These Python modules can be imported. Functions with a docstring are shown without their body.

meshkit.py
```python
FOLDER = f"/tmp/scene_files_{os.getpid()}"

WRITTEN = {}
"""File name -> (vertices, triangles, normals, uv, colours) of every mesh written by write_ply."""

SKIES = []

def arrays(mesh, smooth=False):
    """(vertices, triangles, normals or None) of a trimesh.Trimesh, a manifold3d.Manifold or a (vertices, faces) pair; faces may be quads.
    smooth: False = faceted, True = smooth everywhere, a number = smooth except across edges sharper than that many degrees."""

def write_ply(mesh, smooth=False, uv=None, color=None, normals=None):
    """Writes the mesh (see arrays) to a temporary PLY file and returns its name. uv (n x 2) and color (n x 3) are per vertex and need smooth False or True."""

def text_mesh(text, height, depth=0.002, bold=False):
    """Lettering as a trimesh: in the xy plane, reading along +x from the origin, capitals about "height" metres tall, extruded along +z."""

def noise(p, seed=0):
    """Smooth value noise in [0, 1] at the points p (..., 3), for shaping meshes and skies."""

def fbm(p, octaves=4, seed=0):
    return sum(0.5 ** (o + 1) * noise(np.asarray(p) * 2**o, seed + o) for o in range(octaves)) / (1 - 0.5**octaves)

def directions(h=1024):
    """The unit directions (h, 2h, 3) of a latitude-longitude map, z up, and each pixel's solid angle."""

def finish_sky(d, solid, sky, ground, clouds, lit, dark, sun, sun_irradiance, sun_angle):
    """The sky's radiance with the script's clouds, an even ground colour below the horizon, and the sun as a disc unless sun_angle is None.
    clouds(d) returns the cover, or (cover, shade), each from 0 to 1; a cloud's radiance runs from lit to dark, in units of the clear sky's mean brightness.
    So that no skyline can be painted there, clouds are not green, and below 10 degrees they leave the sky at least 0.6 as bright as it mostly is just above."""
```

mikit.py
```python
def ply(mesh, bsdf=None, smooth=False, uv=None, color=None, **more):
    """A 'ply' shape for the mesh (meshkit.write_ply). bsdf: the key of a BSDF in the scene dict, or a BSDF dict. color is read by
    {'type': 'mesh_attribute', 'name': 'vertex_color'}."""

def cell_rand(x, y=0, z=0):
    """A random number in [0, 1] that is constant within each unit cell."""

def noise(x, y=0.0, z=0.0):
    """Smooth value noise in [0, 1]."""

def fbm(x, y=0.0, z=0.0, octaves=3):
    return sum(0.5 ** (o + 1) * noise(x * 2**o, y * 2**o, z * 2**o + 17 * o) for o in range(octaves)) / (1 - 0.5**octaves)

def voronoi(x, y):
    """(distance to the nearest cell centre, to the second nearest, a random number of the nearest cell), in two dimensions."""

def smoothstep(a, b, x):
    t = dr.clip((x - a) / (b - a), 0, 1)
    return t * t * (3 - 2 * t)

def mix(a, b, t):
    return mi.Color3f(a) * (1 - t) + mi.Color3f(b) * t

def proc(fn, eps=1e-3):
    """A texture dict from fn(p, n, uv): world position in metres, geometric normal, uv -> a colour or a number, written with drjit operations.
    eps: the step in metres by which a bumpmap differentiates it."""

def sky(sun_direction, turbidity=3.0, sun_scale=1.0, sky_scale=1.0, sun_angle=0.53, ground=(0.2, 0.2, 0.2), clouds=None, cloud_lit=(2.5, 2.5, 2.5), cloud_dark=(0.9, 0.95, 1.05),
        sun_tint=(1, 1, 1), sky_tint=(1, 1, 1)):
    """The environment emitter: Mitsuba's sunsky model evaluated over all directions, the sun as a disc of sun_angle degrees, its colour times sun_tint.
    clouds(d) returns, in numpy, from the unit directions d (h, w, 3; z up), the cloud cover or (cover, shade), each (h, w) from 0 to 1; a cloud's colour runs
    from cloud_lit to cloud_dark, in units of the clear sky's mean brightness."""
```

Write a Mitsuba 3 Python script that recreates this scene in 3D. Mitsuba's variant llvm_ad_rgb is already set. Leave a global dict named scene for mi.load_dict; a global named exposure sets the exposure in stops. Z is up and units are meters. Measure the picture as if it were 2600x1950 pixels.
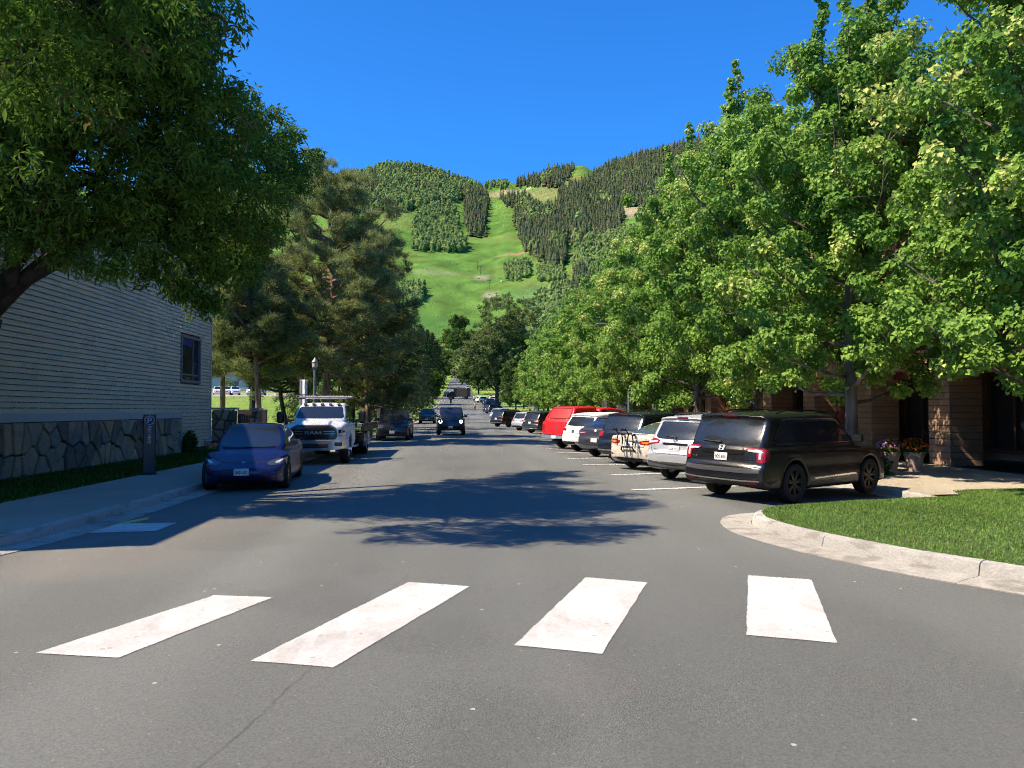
import math
import numpy as np, trimesh, manifold3d, shapely
import shapely.geometry as sg
from scipy.spatial import Delaunay
from scipy.ndimage import map_coordinates
import drjit as dr
import mitsuba as mi
import mikit, meshkit
from mikit import proc, noise, fbm, voronoi, cell_rand, smoothstep, mix

T = mi.ScalarTransform4f
rng = np.random.default_rng(7)
PI = math.pi

# ------------------------------------------------------------------ camera, sky, exposure
# World: x to the right of the street, y along the street, z up; the photographer stands at the origin.
YAW, PITCH, EYE, FPX = 4.06, 2.05, 1.68, 1900.0      # degrees, degrees, metres, focal length in photo pixels (2600 wide)
_cy, _sy, _cp, _sp = math.cos(math.radians(YAW)), math.sin(math.radians(YAW)), math.cos(math.radians(PITCH)), math.sin(math.radians(PITCH))
fwd = np.array([_sy * _cp, _cy * _cp, _sp])
scene = {
    'camera': {'type': 'perspective', 'fov': 2 * math.degrees(math.atan(1300 / FPX)), 'fov_axis': 'x', 'near_clip': 0.1, 'far_clip': 12000.0,
               'to_world': T().look_at(origin=[0, 0, EYE], target=[float(fwd[0]), float(fwd[1]), float(EYE + fwd[2])], up=[0, 0, 1])},
    'sky': mikit.sky([-0.635, -0.11, 0.765], turbidity=2.5, sun_scale=1.25, sky_scale=0.93, sky_tint=(0.24, 0.90, 1.60), sun_tint=(1.0, 0.985, 0.95)),
}
exposure = 2.15
labels = {}
SUN_COT = 0.84


def at(px, py, Y):
    """World point seen at photo pixel (px, py) at forward distance Y (along the level view axis)."""
    a, b = (px - 1300) / FPX, (975 - py) / FPX
    d = np.array([a, _cp - b * _sp, _sp + b * _cp])
    d = d / d[1] * Y
    return np.array([d[0] * _cy + d[1] * _sy, -d[0] * _sy + d[1] * _cy, EYE + d[2]])


ORD = ['first', 'second', 'third', 'fourth', 'fifth', 'sixth', 'seventh', 'eighth', 'ninth', 'tenth', 'eleventh', 'twelfth', 'thirteenth', 'fourteenth']


# ------------------------------------------------------------------ bookkeeping
def uniq(base):
    if base not in scene and base not in _holders:
        return base
    k = 1
    while f'{base}_{k:03d}' in scene or f'{base}_{k:03d}' in _holders:
        k += 1
    return f'{base}_{k:03d}'


_holders = set()
_next = {}


def name_in(base):
    k = _next.get(base, 0)
    _next[base] = k + 1
    return base if k == 0 else f'{base}_{k:03d}'


def thing(name, label, cat, group=None):
    key = name_in(name)
    _holders.add(key)
    labels[key] = {'label': label, 'category': cat}
    if group:
        labels[key]['group'] = group
    return key


def put(key, mesh, mat, smooth=30, M=None, color=None, normals=None, uv=None):
    if isinstance(mesh, dict):
        d = dict(mesh)
        if mat is not None:
            d['bsdf'] = {'type': 'ref', 'id': 'm_' + mat}
    elif normals is not None:
        path = meshkit.write_ply(mesh, False, uv, color, normals=normals)
        d = {'type': 'ply', 'filename': path, 'face_normals': False, 'bsdf': {'type': 'ref', 'id': 'm_' + mat}}
    else:
        d = mikit.ply(mesh, 'm_' + mat, smooth=smooth, color=color, uv=uv)
    if M is not None:
        d['to_world'] = M
    scene[key] = d
    return d


def part(parent, name, mesh, mat, smooth=30, M=None, label=None, **kw):
    key = name_in(f'{parent}__{name}')
    put(key, mesh, mat, smooth, M, **kw)
    if label:
        labels[key] = {'label': label}
    return key


def struct(name, mesh, mat, smooth=30, M=None, **kw):
    key = name_in(name)
    put(key, mesh, mat, smooth, M, **kw)
    labels[key] = {'label': name.replace('_', ' '), 'kind': 'structure'}
    return key


def stuff(name, label, cat, mesh, mat, smooth=False, M=None, **kw):
    key = name_in(name)
    put(key, mesh, mat, smooth, M, **kw)
    labels[key] = {'label': label, 'category': cat, 'kind': 'stuff'}
    return key


# ------------------------------------------------------------------ small mesh helpers
def cat(ms):
    return trimesh.util.concatenate([m for m in ms if m is not None])


def box(c, s, rz=0.0, rx=0.0, ry=0.0):
    m = trimesh.creation.box(extents=s)
    if rx: m.apply_transform(trimesh.transformations.rotation_matrix(rx, [1, 0, 0]))
    if ry: m.apply_transform(trimesh.transformations.rotation_matrix(ry, [0, 1, 0]))
    if rz: m.apply_transform(trimesh.transformations.rotation_matrix(rz, [0, 0, 1]))
    m.apply_translation(c)
    return m


def rbox(c, s, r=0.02, rz=0.0):
    """A box with chamfered edges."""
    s = np.array(s, float) / 2
    r = min(r, s.min() * 0.9)
    pts = [[sx * (s[0] - (k != 0) * r), sy * (s[1] - (k != 1) * r), sz * (s[2] - (k != 2) * r)]
           for sx in (-1, 1) for sy in (-1, 1) for sz in (-1, 1) for k in range(3)]
    m = trimesh.Trimesh(*_hull(np.array(pts)), process=False)
    if rz: m.apply_transform(trimesh.transformations.rotation_matrix(rz, [0, 0, 1]))
    m.apply_translation(c)
    return m


def _hull(pts):
    h = manifold3d.Manifold.hull_points(np.ascontiguousarray(pts, dtype=np.float64)).to_mesh()
    return np.array(h.vert_properties[:, :3], float), np.array(h.tri_verts)


def hull(pts):
    return trimesh.Trimesh(*_hull(np.asarray(pts, float)), process=False)


def tube(path, rad, n=8, caps=True):
    """Tube along a polyline; rad a number or one per point."""
    p = np.asarray(path, float)
    r = np.broadcast_to(np.asarray(rad, float), (len(p),))
    t = np.gradient(p, axis=0)
    t /= np.linalg.norm(t, axis=1, keepdims=True) + 1e-12
    ref = np.array([0, 0, 1.0]) if abs(t[0][2]) < 0.9 else np.array([1.0, 0, 0])
    u = np.cross(t, ref); bad = np.linalg.norm(u, axis=1) < 1e-3
    u[bad] = np.cross(t[bad], [0.3, 1, 0.1])
    u /= np.linalg.norm(u, axis=1, keepdims=True)
    w = np.cross(t, u)
    a = np.arange(n) * 2 * PI / n
    v = (p[:, None] + r[:, None, None] * (np.cos(a)[None, :, None] * u[:, None] + np.sin(a)[None, :, None] * w[:, None])).reshape(-1, 3)
    f = []
    for i in range(len(p) - 1):
        for j in range(n):
            k = (j + 1) % n
            f += [[i * n + j, i * n + k, (i + 1) * n + k], [i * n + j, (i + 1) * n + k, (i + 1) * n + j]]
    if caps:
        v = np.vstack([v, p[:1], p[-1:]])
        for j in range(n):
            k = (j + 1) % n
            f += [[len(v) - 2, k, j], [len(v) - 1, (len(p) - 1) * n + j, (len(p) - 1) * n + k]]
    return trimesh.Trimesh(v, f, process=False)


def lathe(profile, n=24):
    """Revolve (r, z) profile round z."""
    pr = np.asarray(profile, float)
    a = np.arange(n) * 2 * PI / n
    v = np.stack([pr[:, None, 0] * np.cos(a), pr[:, None, 0] * np.sin(a), np.broadcast_to(pr[:, None, 1], (len(pr), n))], -1).reshape(-1, 3)
    f = []
    for i in range(len(pr) - 1):
        for j in range(n):
            k = (j + 1) % n
            f += [[i * n + j, i * n + k, (i + 1) * n + k], [i * n + j, (i + 1) * n + k, (i + 1) * n + j]]
    return trimesh.Trimesh(v, f, process=False)


def prism(poly, z0, z1):
    """Extruded polygon (shapely or list of xy) from z0 to z1."""
    if not hasattr(poly, 'geom_type'):
        poly = sg.Polygon(poly)
    gs = getattr(poly, 'geoms', [poly])
    ms = [trimesh.creation.extrude_polygon(g, z1 - z0, engine='earcut') for g in gs if g.area > 1e-9]
    m = cat(ms)
    m.apply_translation([0, 0, z0])
    return m


def xform(m, M):
    m = m.copy(); m.apply_transform(M); return m


def rotm(a, ax):
    return trimesh.transformations.rotation_matrix(a, ax)


def grid_mesh(xs, ys, zf):
    X, Y = np.meshgrid(xs, ys)
    v = np.stack([X, Y, zf(X, Y)], -1).reshape(-1, 3)
    nx, ny = len(xs), len(ys)
    i = (np.arange(ny - 1)[:, None] * nx + np.arange(nx - 1)[None]).ravel()
    f = np.concatenate([np.stack([i, i + 1, i + nx + 1], 1), np.stack([i, i + nx + 1, i + nx], 1)])
    return trimesh.Trimesh(v, f, process=False)


def chaikin(p, k=2, closed=True):
    p = np.asarray(p, float)
    for _ in range(k):
        q = np.roll(p, -1, 0) if closed else p[1:]
        a = p if closed else p[:-1]
        r = np.stack([0.75 * a + 0.25 * q, 0.25 * a + 0.75 * q], 1).reshape(-1, 2)
        p = r if closed else np.vstack([p[:1], r, p[-1:]])
    return p


def fill_poly(poly, g):
    """Triangulated polygon with inner points about g apart: (points, faces, boundary loops of indices)."""
    poly = poly if hasattr(poly, 'geom_type') else sg.Polygon(poly)
    poly = poly.buffer(0)
    if poly.geom_type == 'MultiPolygon':
        poly = max(poly.geoms, key=lambda q: q.area)
    loops, pts = [], []
    for ring in [poly.exterior, *poly.interiors]:
        c = np.array(shapely.segmentize(sg.LineString(ring.coords), g).coords)[:-1]
        loops.append(np.arange(len(c)) + len(pts)); pts += list(c)
    x0, y0, x1, y1 = poly.bounds
    X, Y = np.meshgrid(np.arange(x0 + g / 2, x1, g), np.arange(y0 + g / 2, y1, g))
    X[1::2] += g / 2
    c = np.stack([X.ravel(), Y.ravel()], 1)
    if len(c):
        inner = poly.buffer(-0.35 * g)
        if not inner.is_empty:
            pts += list(c[shapely.contains_xy(inner, c[:, 0], c[:, 1])])
    pts = np.array(pts)
    tri = Delaunay(pts + 1e-7 * np.random.default_rng(1).normal(size=pts.shape)).simplices
    cen = pts[tri].mean(1)
    tri = tri[shapely.contains_xy(poly, cen[:, 0], cen[:, 1])]
    a = pts[tri]
    area = (a[:, 1, 0] - a[:, 0, 0]) * (a[:, 2, 1] - a[:, 0, 1]) - (a[:, 2, 0] - a[:, 0, 0]) * (a[:, 1, 1] - a[:, 0, 1])
    tri[area < 0] = tri[area < 0][:, ::-1]
    return pts, tri[np.abs(area) > 1e-9], loops
# ------------------------------------------------------------------ materials (base colours are linear)
def rgb(*c):
    return {'type': 'rgb', 'value': [float(x) for x in c]}


def mat(name, color, rough=0.5, metallic=0.0, spec=0.5, coat=0.0, coat_gloss=0.97, two=True, bump=None, scale=1.0, **kw):
    c = color if isinstance(color, dict) else rgb(*color)
    b = {'type': 'principled', 'base_color': c, 'roughness': rough, 'metallic': metallic, 'specular': spec}
    if coat:
        b |= {'clearcoat': coat, 'clearcoat_gloss': coat_gloss}
    b |= kw
    if bump is not None:
        b = {'type': 'bumpmap', 'nested': b, 'map': bump, 'scale': scale}
    scene['m_' + name] = {'type': 'twosided', 'nested': b} if two else b
    return name


def paint(name, color, metallic=0.0, rough=0.35, spec=0.5):
    return mat(name, color, rough, metallic, spec, coat=1.0, coat_gloss=0.985)


paint('paint_black', (0.006, 0.007, 0.009), rough=0.25)
paint('paint_navy', (0.006, 0.009, 0.02), rough=0.25)
paint('paint_blue', (0.005, 0.010, 0.075), rough=0.3, metallic=0.3)
paint('paint_white', (0.74, 0.75, 0.76))
paint('paint_silver', (0.50, 0.53, 0.57), metallic=0.45, rough=0.38)
paint('paint_grey', (0.035, 0.04, 0.05), metallic=0.3, rough=0.35)
paint('paint_darkgrey', (0.022, 0.026, 0.028), metallic=0.3, rough=0.3)
paint('paint_champagne', (0.66, 0.62, 0.53), metallic=0.2, rough=0.36)
paint('paint_red', (0.62, 0.008, 0.012), rough=0.35)
paint('paint_truck', (0.60, 0.64, 0.66), metallic=0.2)
mat('glass_dark', (0.012, 0.016, 0.022), 0.03, 0, 0.6, coat=1.0, coat_gloss=1.0)
mat('glass_blue', (0.012, 0.02, 0.04), 0.03, 0, 0.7, coat=1.0, coat_gloss=1.0)
mat('glass_green', (0.05, 0.07, 0.04), 0.04, 0, 0.6, coat=1.0, coat_gloss=1.0)
mat('black_plastic', (0.012, 0.012, 0.013), 0.55)
mat('grey_plastic', (0.06, 0.062, 0.066), 0.45)
mat('gloss_black', (0.006, 0.006, 0.007), 0.12, coat=1.0)
mat('rubber', (0.012, 0.012, 0.0125), 0.8)
mat('chrome', (0.78, 0.79, 0.8), 0.12, 1.0)
mat('bright_chrome', (0.82, 0.83, 0.84), 0.22, 0.9)
mat('satin_metal', (0.42, 0.43, 0.45), 0.32, 1.0)
mat('rim_silver', (0.45, 0.46, 0.48), 0.35, 0.8)
mat('rim_dark', (0.03, 0.03, 0.032), 0.35, 0.6)
mat('red_lens', (0.28, 0.005, 0.010), 0.12, coat=1.0)
mat('dark_red_lens', (0.14, 0.004, 0.008), 0.12, coat=1.0)
mat('amber_lens', (0.65, 0.22, 0.02), 0.2, coat=1.0)
mat('clear_lens', (0.55, 0.57, 0.6), 0.1, 0.2, coat=1.0)
mat('lamp_lens', (0.06, 0.065, 0.075), 0.08, 0.3, coat=1.0)
mat('plate_white', (0.66, 0.68, 0.68), 0.45)
mat('plate_ink', (0.02, 0.05, 0.04), 0.5)
mat('plate_green', (0.02, 0.16, 0.09), 0.5)
mat('white_paint', (0.75, 0.75, 0.73), 0.55)
mat('ink_black', (0.008, 0.008, 0.009), 0.5)
mat('sign_blue', (0.01, 0.03, 0.22), 0.4)
mat('sign_red', (0.45, 0.02, 0.025), 0.4)
mat('sign_green', (0.03, 0.30, 0.04), 0.45)
mat('sign_white', (0.72, 0.73, 0.73), 0.4)
mat('galvanised', (0.38, 0.41, 0.42), 0.4, 0.7)
mat('pole_paint', (0.13, 0.18, 0.185), 0.45)
mat('pole_green', (0.03, 0.05, 0.05), 0.5)
mat('pale_bright', (0.78, 0.76, 0.7), 0.5)
mat('denim', (0.03, 0.05, 0.10), 0.9)
mat('skin', (0.45, 0.26, 0.18), 0.6)
mat('shirt_white', (0.72, 0.74, 0.78), 0.85)
mat('shirt_dark', (0.02, 0.02, 0.025), 0.9)
mat('tan_cloth', (0.35, 0.25, 0.17), 0.9)

# asphalt: dark aggregate with fine pale stones, wear, a few stains
def _asphalt(p, n, uv):
    x, y = p.x, p.y
    big = fbm(x * 0.35, y * 0.22, 3.0, 3)
    lane = smoothstep(0.35, 0.75, fbm(x * 0.9 + 4, y * 0.06, 1.0, 2))
    g = noise(x * 95, y * 95) * 0.55 + noise(x * 220, y * 220) * 0.45
    d1, d2, r = voronoi(x * 22, y * 22)
    chip = dr.select((r > 0.985) & (d1 < 0.16), 1.0, 0.0)
    e1, e2, r2 = voronoi(x * 1.7 + 40, y * 1.7)
    chip2 = dr.select((r2 > 0.82) & (e1 < 0.024), 1.0, 0.0)
    oil = smoothstep(0.70, 0.78, fbm(x * 0.55 + 9, y * 0.5, 5.0, 3))
    v = 0.108 * (0.80 + 0.4 * big) * (0.74 + 0.52 * g) * (1 + 0.20 * lane) * (1 - 0.10 * oil)
    sand = smoothstep(0.55, 0.75, fbm(x * 0.25 + 2, y * 0.3 + 7, 2.0, 3)) * smoothstep(-2.0, -5.0, x)
    rust = smoothstep(0.60, 0.80, fbm(x * 1.3 + 20, y * 1.1, 9.0, 3)) * smoothstep(6.5, 4.5, y)
    c = mi.Color3f(v * 0.965, v * 1.035, v * 0.985) * (1 + 0.0 * sand)
    c = mix(c, mi.Color3f(v * 1.9, v * 1.7, v * 1.45), sand * 0.35)
    c = mix(c, mi.Color3f(v * 1.45, v * 1.12, v * 1.1), rust * 0.10)
    c = mix(c, mi.Color3f(0.32, 0.31, 0.29), chip * 0.35)
    # a tar crack that wanders across the street near the crossing
    cx = -1.05 + 0.16 * (y - 4.6) + 0.10 * (fbm(y * 1.1, 3.0, 0.0, 3) - 0.5) + 0.03 * noise(y * 14, 0.5)
    crack = smoothstep(0.016, 0.005, dr.abs(x - cx)) * smoothstep(9.0, 6.0, y) * (0.35 + 0.65 * noise(y * 9, 2.0))
    c = mix(c, mi.Color3f(0.035, 0.034, 0.033), crack * 0.5)
    return mix(c, mi.Color3f(0.42, 0.41, 0.39), chip2 * 0.8)


def _asphalt_h(p, n, uv):
    d1, d2, r = voronoi(p.x * 70, p.y * 70)
    return 0.0022 * dr.minimum(d1, 0.7) + 0.0016 * noise(p.x * 180, p.y * 180)


mat('asphalt', proc(_asphalt), 0.82, spec=0.35, bump=proc(_asphalt_h, eps=0.003))


def _stripe(p, n, uv):
    w = fbm(p.x * 3.2, p.y * 3.2, 1.0, 4)
    f = noise(p.x * 60, p.y * 60)
    worn = smoothstep(0.60, 0.74, fbm(p.x * 7, p.y * 2.6, 4.0, 4)) * 0.20
    d1, d2, r = voronoi(p.x * 6, p.y * 6)
    spot = dr.select((r > 0.86) & (d1 < 0.10), 0.6, 0.0)
    c = mix((0.54, 0.54, 0.525), (0.46, 0.455, 0.44), smoothstep(0.35, 0.7, w)) * (0.86 + 0.2 * f)
    return mix(c, (0.22, 0.215, 0.20), dr.minimum(worn + spot, 0.75))


mat('road_paint', proc(_stripe), 0.7, bump=proc(_asphalt_h, eps=0.003))
mat('yellow_paint', (0.50, 0.40, 0.16), 0.7)


def _concrete(p, n, uv):
    w = fbm(p.x * 1.1, p.y * 1.1, p.z * 1.1, 4)
    g = noise(p.x * 70, p.y * 70, p.z * 70)
    st = smoothstep(0.52, 0.7, fbm(p.x * 4.0, p.y * 4.0, p.z * 9, 4))
    c = mix((0.39, 0.385, 0.36), (0.30, 0.295, 0.275), w) * (0.78 + 0.4 * g)
    return mix(c, (0.16, 0.145, 0.125), st * 0.5)


def _concrete_h(p, n, uv):
    return 0.006 * noise(p.x * 45, p.y * 45, p.z * 45) + 0.003 * noise(p.x * 130, p.y * 130, p.z * 130)


mat('gutter', proc(lambda p, n, uv: mi.Color3f(_concrete(p, n, uv)) * mi.Color3f(0.92, 0.90, 0.86) * (0.75 + 0.4 * fbm(p.x * 7, p.y * 7, 3.0, 3))), 0.88, spec=0.3, bump=proc(_concrete_h, eps=0.004))
mat('concrete', proc(_concrete), 0.85, spec=0.3, bump=proc(_concrete_h, eps=0.004))


def _walk(p, n, uv):
    w = fbm(p.x * 0.8, p.y * 0.8, 2.0, 4)
    g = noise(p.x * 60, p.y * 60)
    return mix((0.32, 0.29, 0.235), (0.23, 0.21, 0.17), w) * (0.85 + 0.25 * g)


mat('pavement', proc(_walk), 0.85, spec=0.3)


def _lawn(p, n, uv):
    w = fbm(p.x * 0.25, p.y * 0.25, 1.0, 4)
    g = noise(p.x * 40, p.y * 40) * 0.6 + noise(p.x * 8, p.y * 8) * 0.4
    dry = smoothstep(0.55, 0.72, fbm(p.x * 0.12 + 5, p.y * 0.2, 3.0, 4))
    c = mix((0.10, 0.18, 0.03), (0.16, 0.24, 0.04), w)
    return mix(c, (0.20, 0.20, 0.06), dry * 0.6) * (0.6 + 0.8 * g)


mat('lawn', proc(_lawn), 0.9, spec=0.2)
mat('turf_base', (0.045, 0.075, 0.018), 0.95)
mat('soil', (0.05, 0.04, 0.028), 0.95)


def _bark(scale, c0, c1, c2):
    def f(p, n, uv):
        w = fbm(p.x * 9 * scale, p.y * 9 * scale, p.z * 1.6 * scale, 4)
        g = fbm(p.x * 2, p.y * 2, p.z * 0.6, 3)
        return mix(mix(c0, c1, smoothstep(0.3, 0.68, w)), c2, smoothstep(0.5, 0.7, g) * 0.6)
    return f


def _bark_h(p, n, uv):
    return 0.02 * fbm(p.x * 16, p.y * 16, p.z * 3.0, 3)


mat('bark_grey', proc(_bark(1, (0.05, 0.042, 0.035), (0.16, 0.14, 0.12), (0.22, 0.2, 0.17))), 0.9, bump=proc(_bark_h, eps=0.01))
mat('bark_dark', proc(_bark(1, (0.018, 0.014, 0.011), (0.06, 0.05, 0.04), (0.04, 0.035, 0.03))), 0.9, bump=proc(_bark_h, eps=0.01))
mat('bark_pine', proc(_bark(1, (0.14, 0.085, 0.06), (0.36, 0.24, 0.17), (0.30, 0.25, 0.21))), 0.9, bump=proc(_bark_h, eps=0.01))


def leaf(name, trans=0.62, rough=0.33, spec=0.5):
    scene['m_' + name] = {'type': 'principledthin', 'base_color': {'type': 'mesh_attribute', 'name': 'vertex_color'}, 'roughness': rough,
                   'diff_trans': trans, 'eta': 1.4, 'spec_trans': 0.0}


leaf('leaf_thin')
leaf('needle_thin', trans=0.8, rough=0.6)
scene['m_hill_leaf'] = {'type': 'twosided', 'nested': {'type': 'diffuse', 'reflectance': {'type': 'mesh_attribute', 'name': 'vertex_color'}}}
leaf('grass_blade', trans=0.5, rough=0.5)
# ------------------------------------------------------------------ vehicle bodies: smooth solids from side, plan and front outlines
class Field2:
    """Signed distance to a closed outline, sampled on a fine lattice."""
    def __init__(self, poly, pad=0.6, h=0.02):
        poly = np.asarray(poly, float)
        lo, hi = poly.min(0) - pad, poly.max(0) + pad
        n = np.ceil((hi - lo) / h).astype(int) + 1
        X, Y = np.meshgrid(lo[0] + np.arange(n[0]) * h, lo[1] + np.arange(n[1]) * h, indexing='ij')
        P = np.stack([X.ravel(), Y.ravel()], 1)
        d = np.full(len(P), 9.0)
        for a, b in zip(poly, np.roll(poly, -1, 0)):
            e = b - a
            L = e @ e
            if L < 1e-12:
                continue
            t = np.clip(((P - a) @ e) / L, 0, 1)
            d = np.minimum(d, np.hypot(P[:, 0] - a[0] - t * e[0], P[:, 1] - a[1] - t * e[1]))
        inside = shapely.contains_xy(sg.Polygon(poly).buffer(0), P[:, 0], P[:, 1])
        self.g, self.lo, self.h = np.where(inside, -d, d).reshape(n).astype(np.float32), lo, h

    def __call__(self, a, b):
        return map_coordinates(self.g, [(a - self.lo[0]) / self.h, (b - self.lo[1]) / self.h], order=1, mode='nearest')


def smax(a, b, r):
    h = np.maximum(r - np.abs(a - b), 0)
    return np.maximum(a, b) + h * h / (4 * r)


def smin(a, b, r):
    return -smax(-a, -b, r)


def surface_nets(f, lo, hi, h):
    n = np.ceil((hi - lo) / h).astype(int) + 1
    ax = [lo[k] + np.arange(n[k]) * h for k in range(3)]
    P = np.stack(np.meshgrid(*ax, indexing='ij'), -1)
    v = f(P.reshape(-1, 3)).reshape(n).astype(np.float32)
    s = v < 0
    cnt = np.zeros(np.array(n) - 1, np.int32)
    acc = np.zeros((*(np.array(n) - 1), 3), np.float32)
    sl = lambda o, k: tuple(slice(o[a], n[a] - 1 + o[a]) for a in range(3))
    for k in range(3):
        for o in np.ndindex(2, 2, 2):
            if o[k]:
                continue
            o2 = list(o); o2[k] = 1
            a, b = v[sl(o, k)], v[sl(o2, k)]
            c = (a < 0) != (b < 0)
            t = np.where(c, a / np.where(c, a - b, 1), 0)
            q = np.zeros_like(acc); q[...] = o
            q[..., k] += t
            acc += np.where(c[..., None], q, 0); cnt += c
    m = cnt > 0
    idx = np.full(m.shape, -1); idx[m] = np.arange(m.sum())
    cell = np.argwhere(m)
    V = lo + (cell + acc[m] / cnt[m][:, None]) * h
    F = []
    for k in range(3):
        a, b = (k + 1) % 3, (k + 2) % 3
        A = s.take(range(n[k] - 1), k); B = s.take(range(1, n[k]), k)
        e = np.argwhere(A != B)
        e = e[(e[:, a] > 0) & (e[:, b] > 0) & (e[:, a] < n[a] - 1) & (e[:, b] < n[b] - 1)]
        flip = A[tuple(e.T)]
        c = []
        for da, db in ((0, 0), (-1, 0), (-1, -1), (0, -1)):
            q = e.copy(); q[:, a] += da; q[:, b] += db
            c.append(idx[tuple(q.T)])
        q = np.stack(c, 1)
        q[~flip] = q[~flip][:, ::-1]
        F += [q[:, [0, 1, 2]], q[:, [0, 2, 3]]]
    return V, np.concatenate(F)


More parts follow.
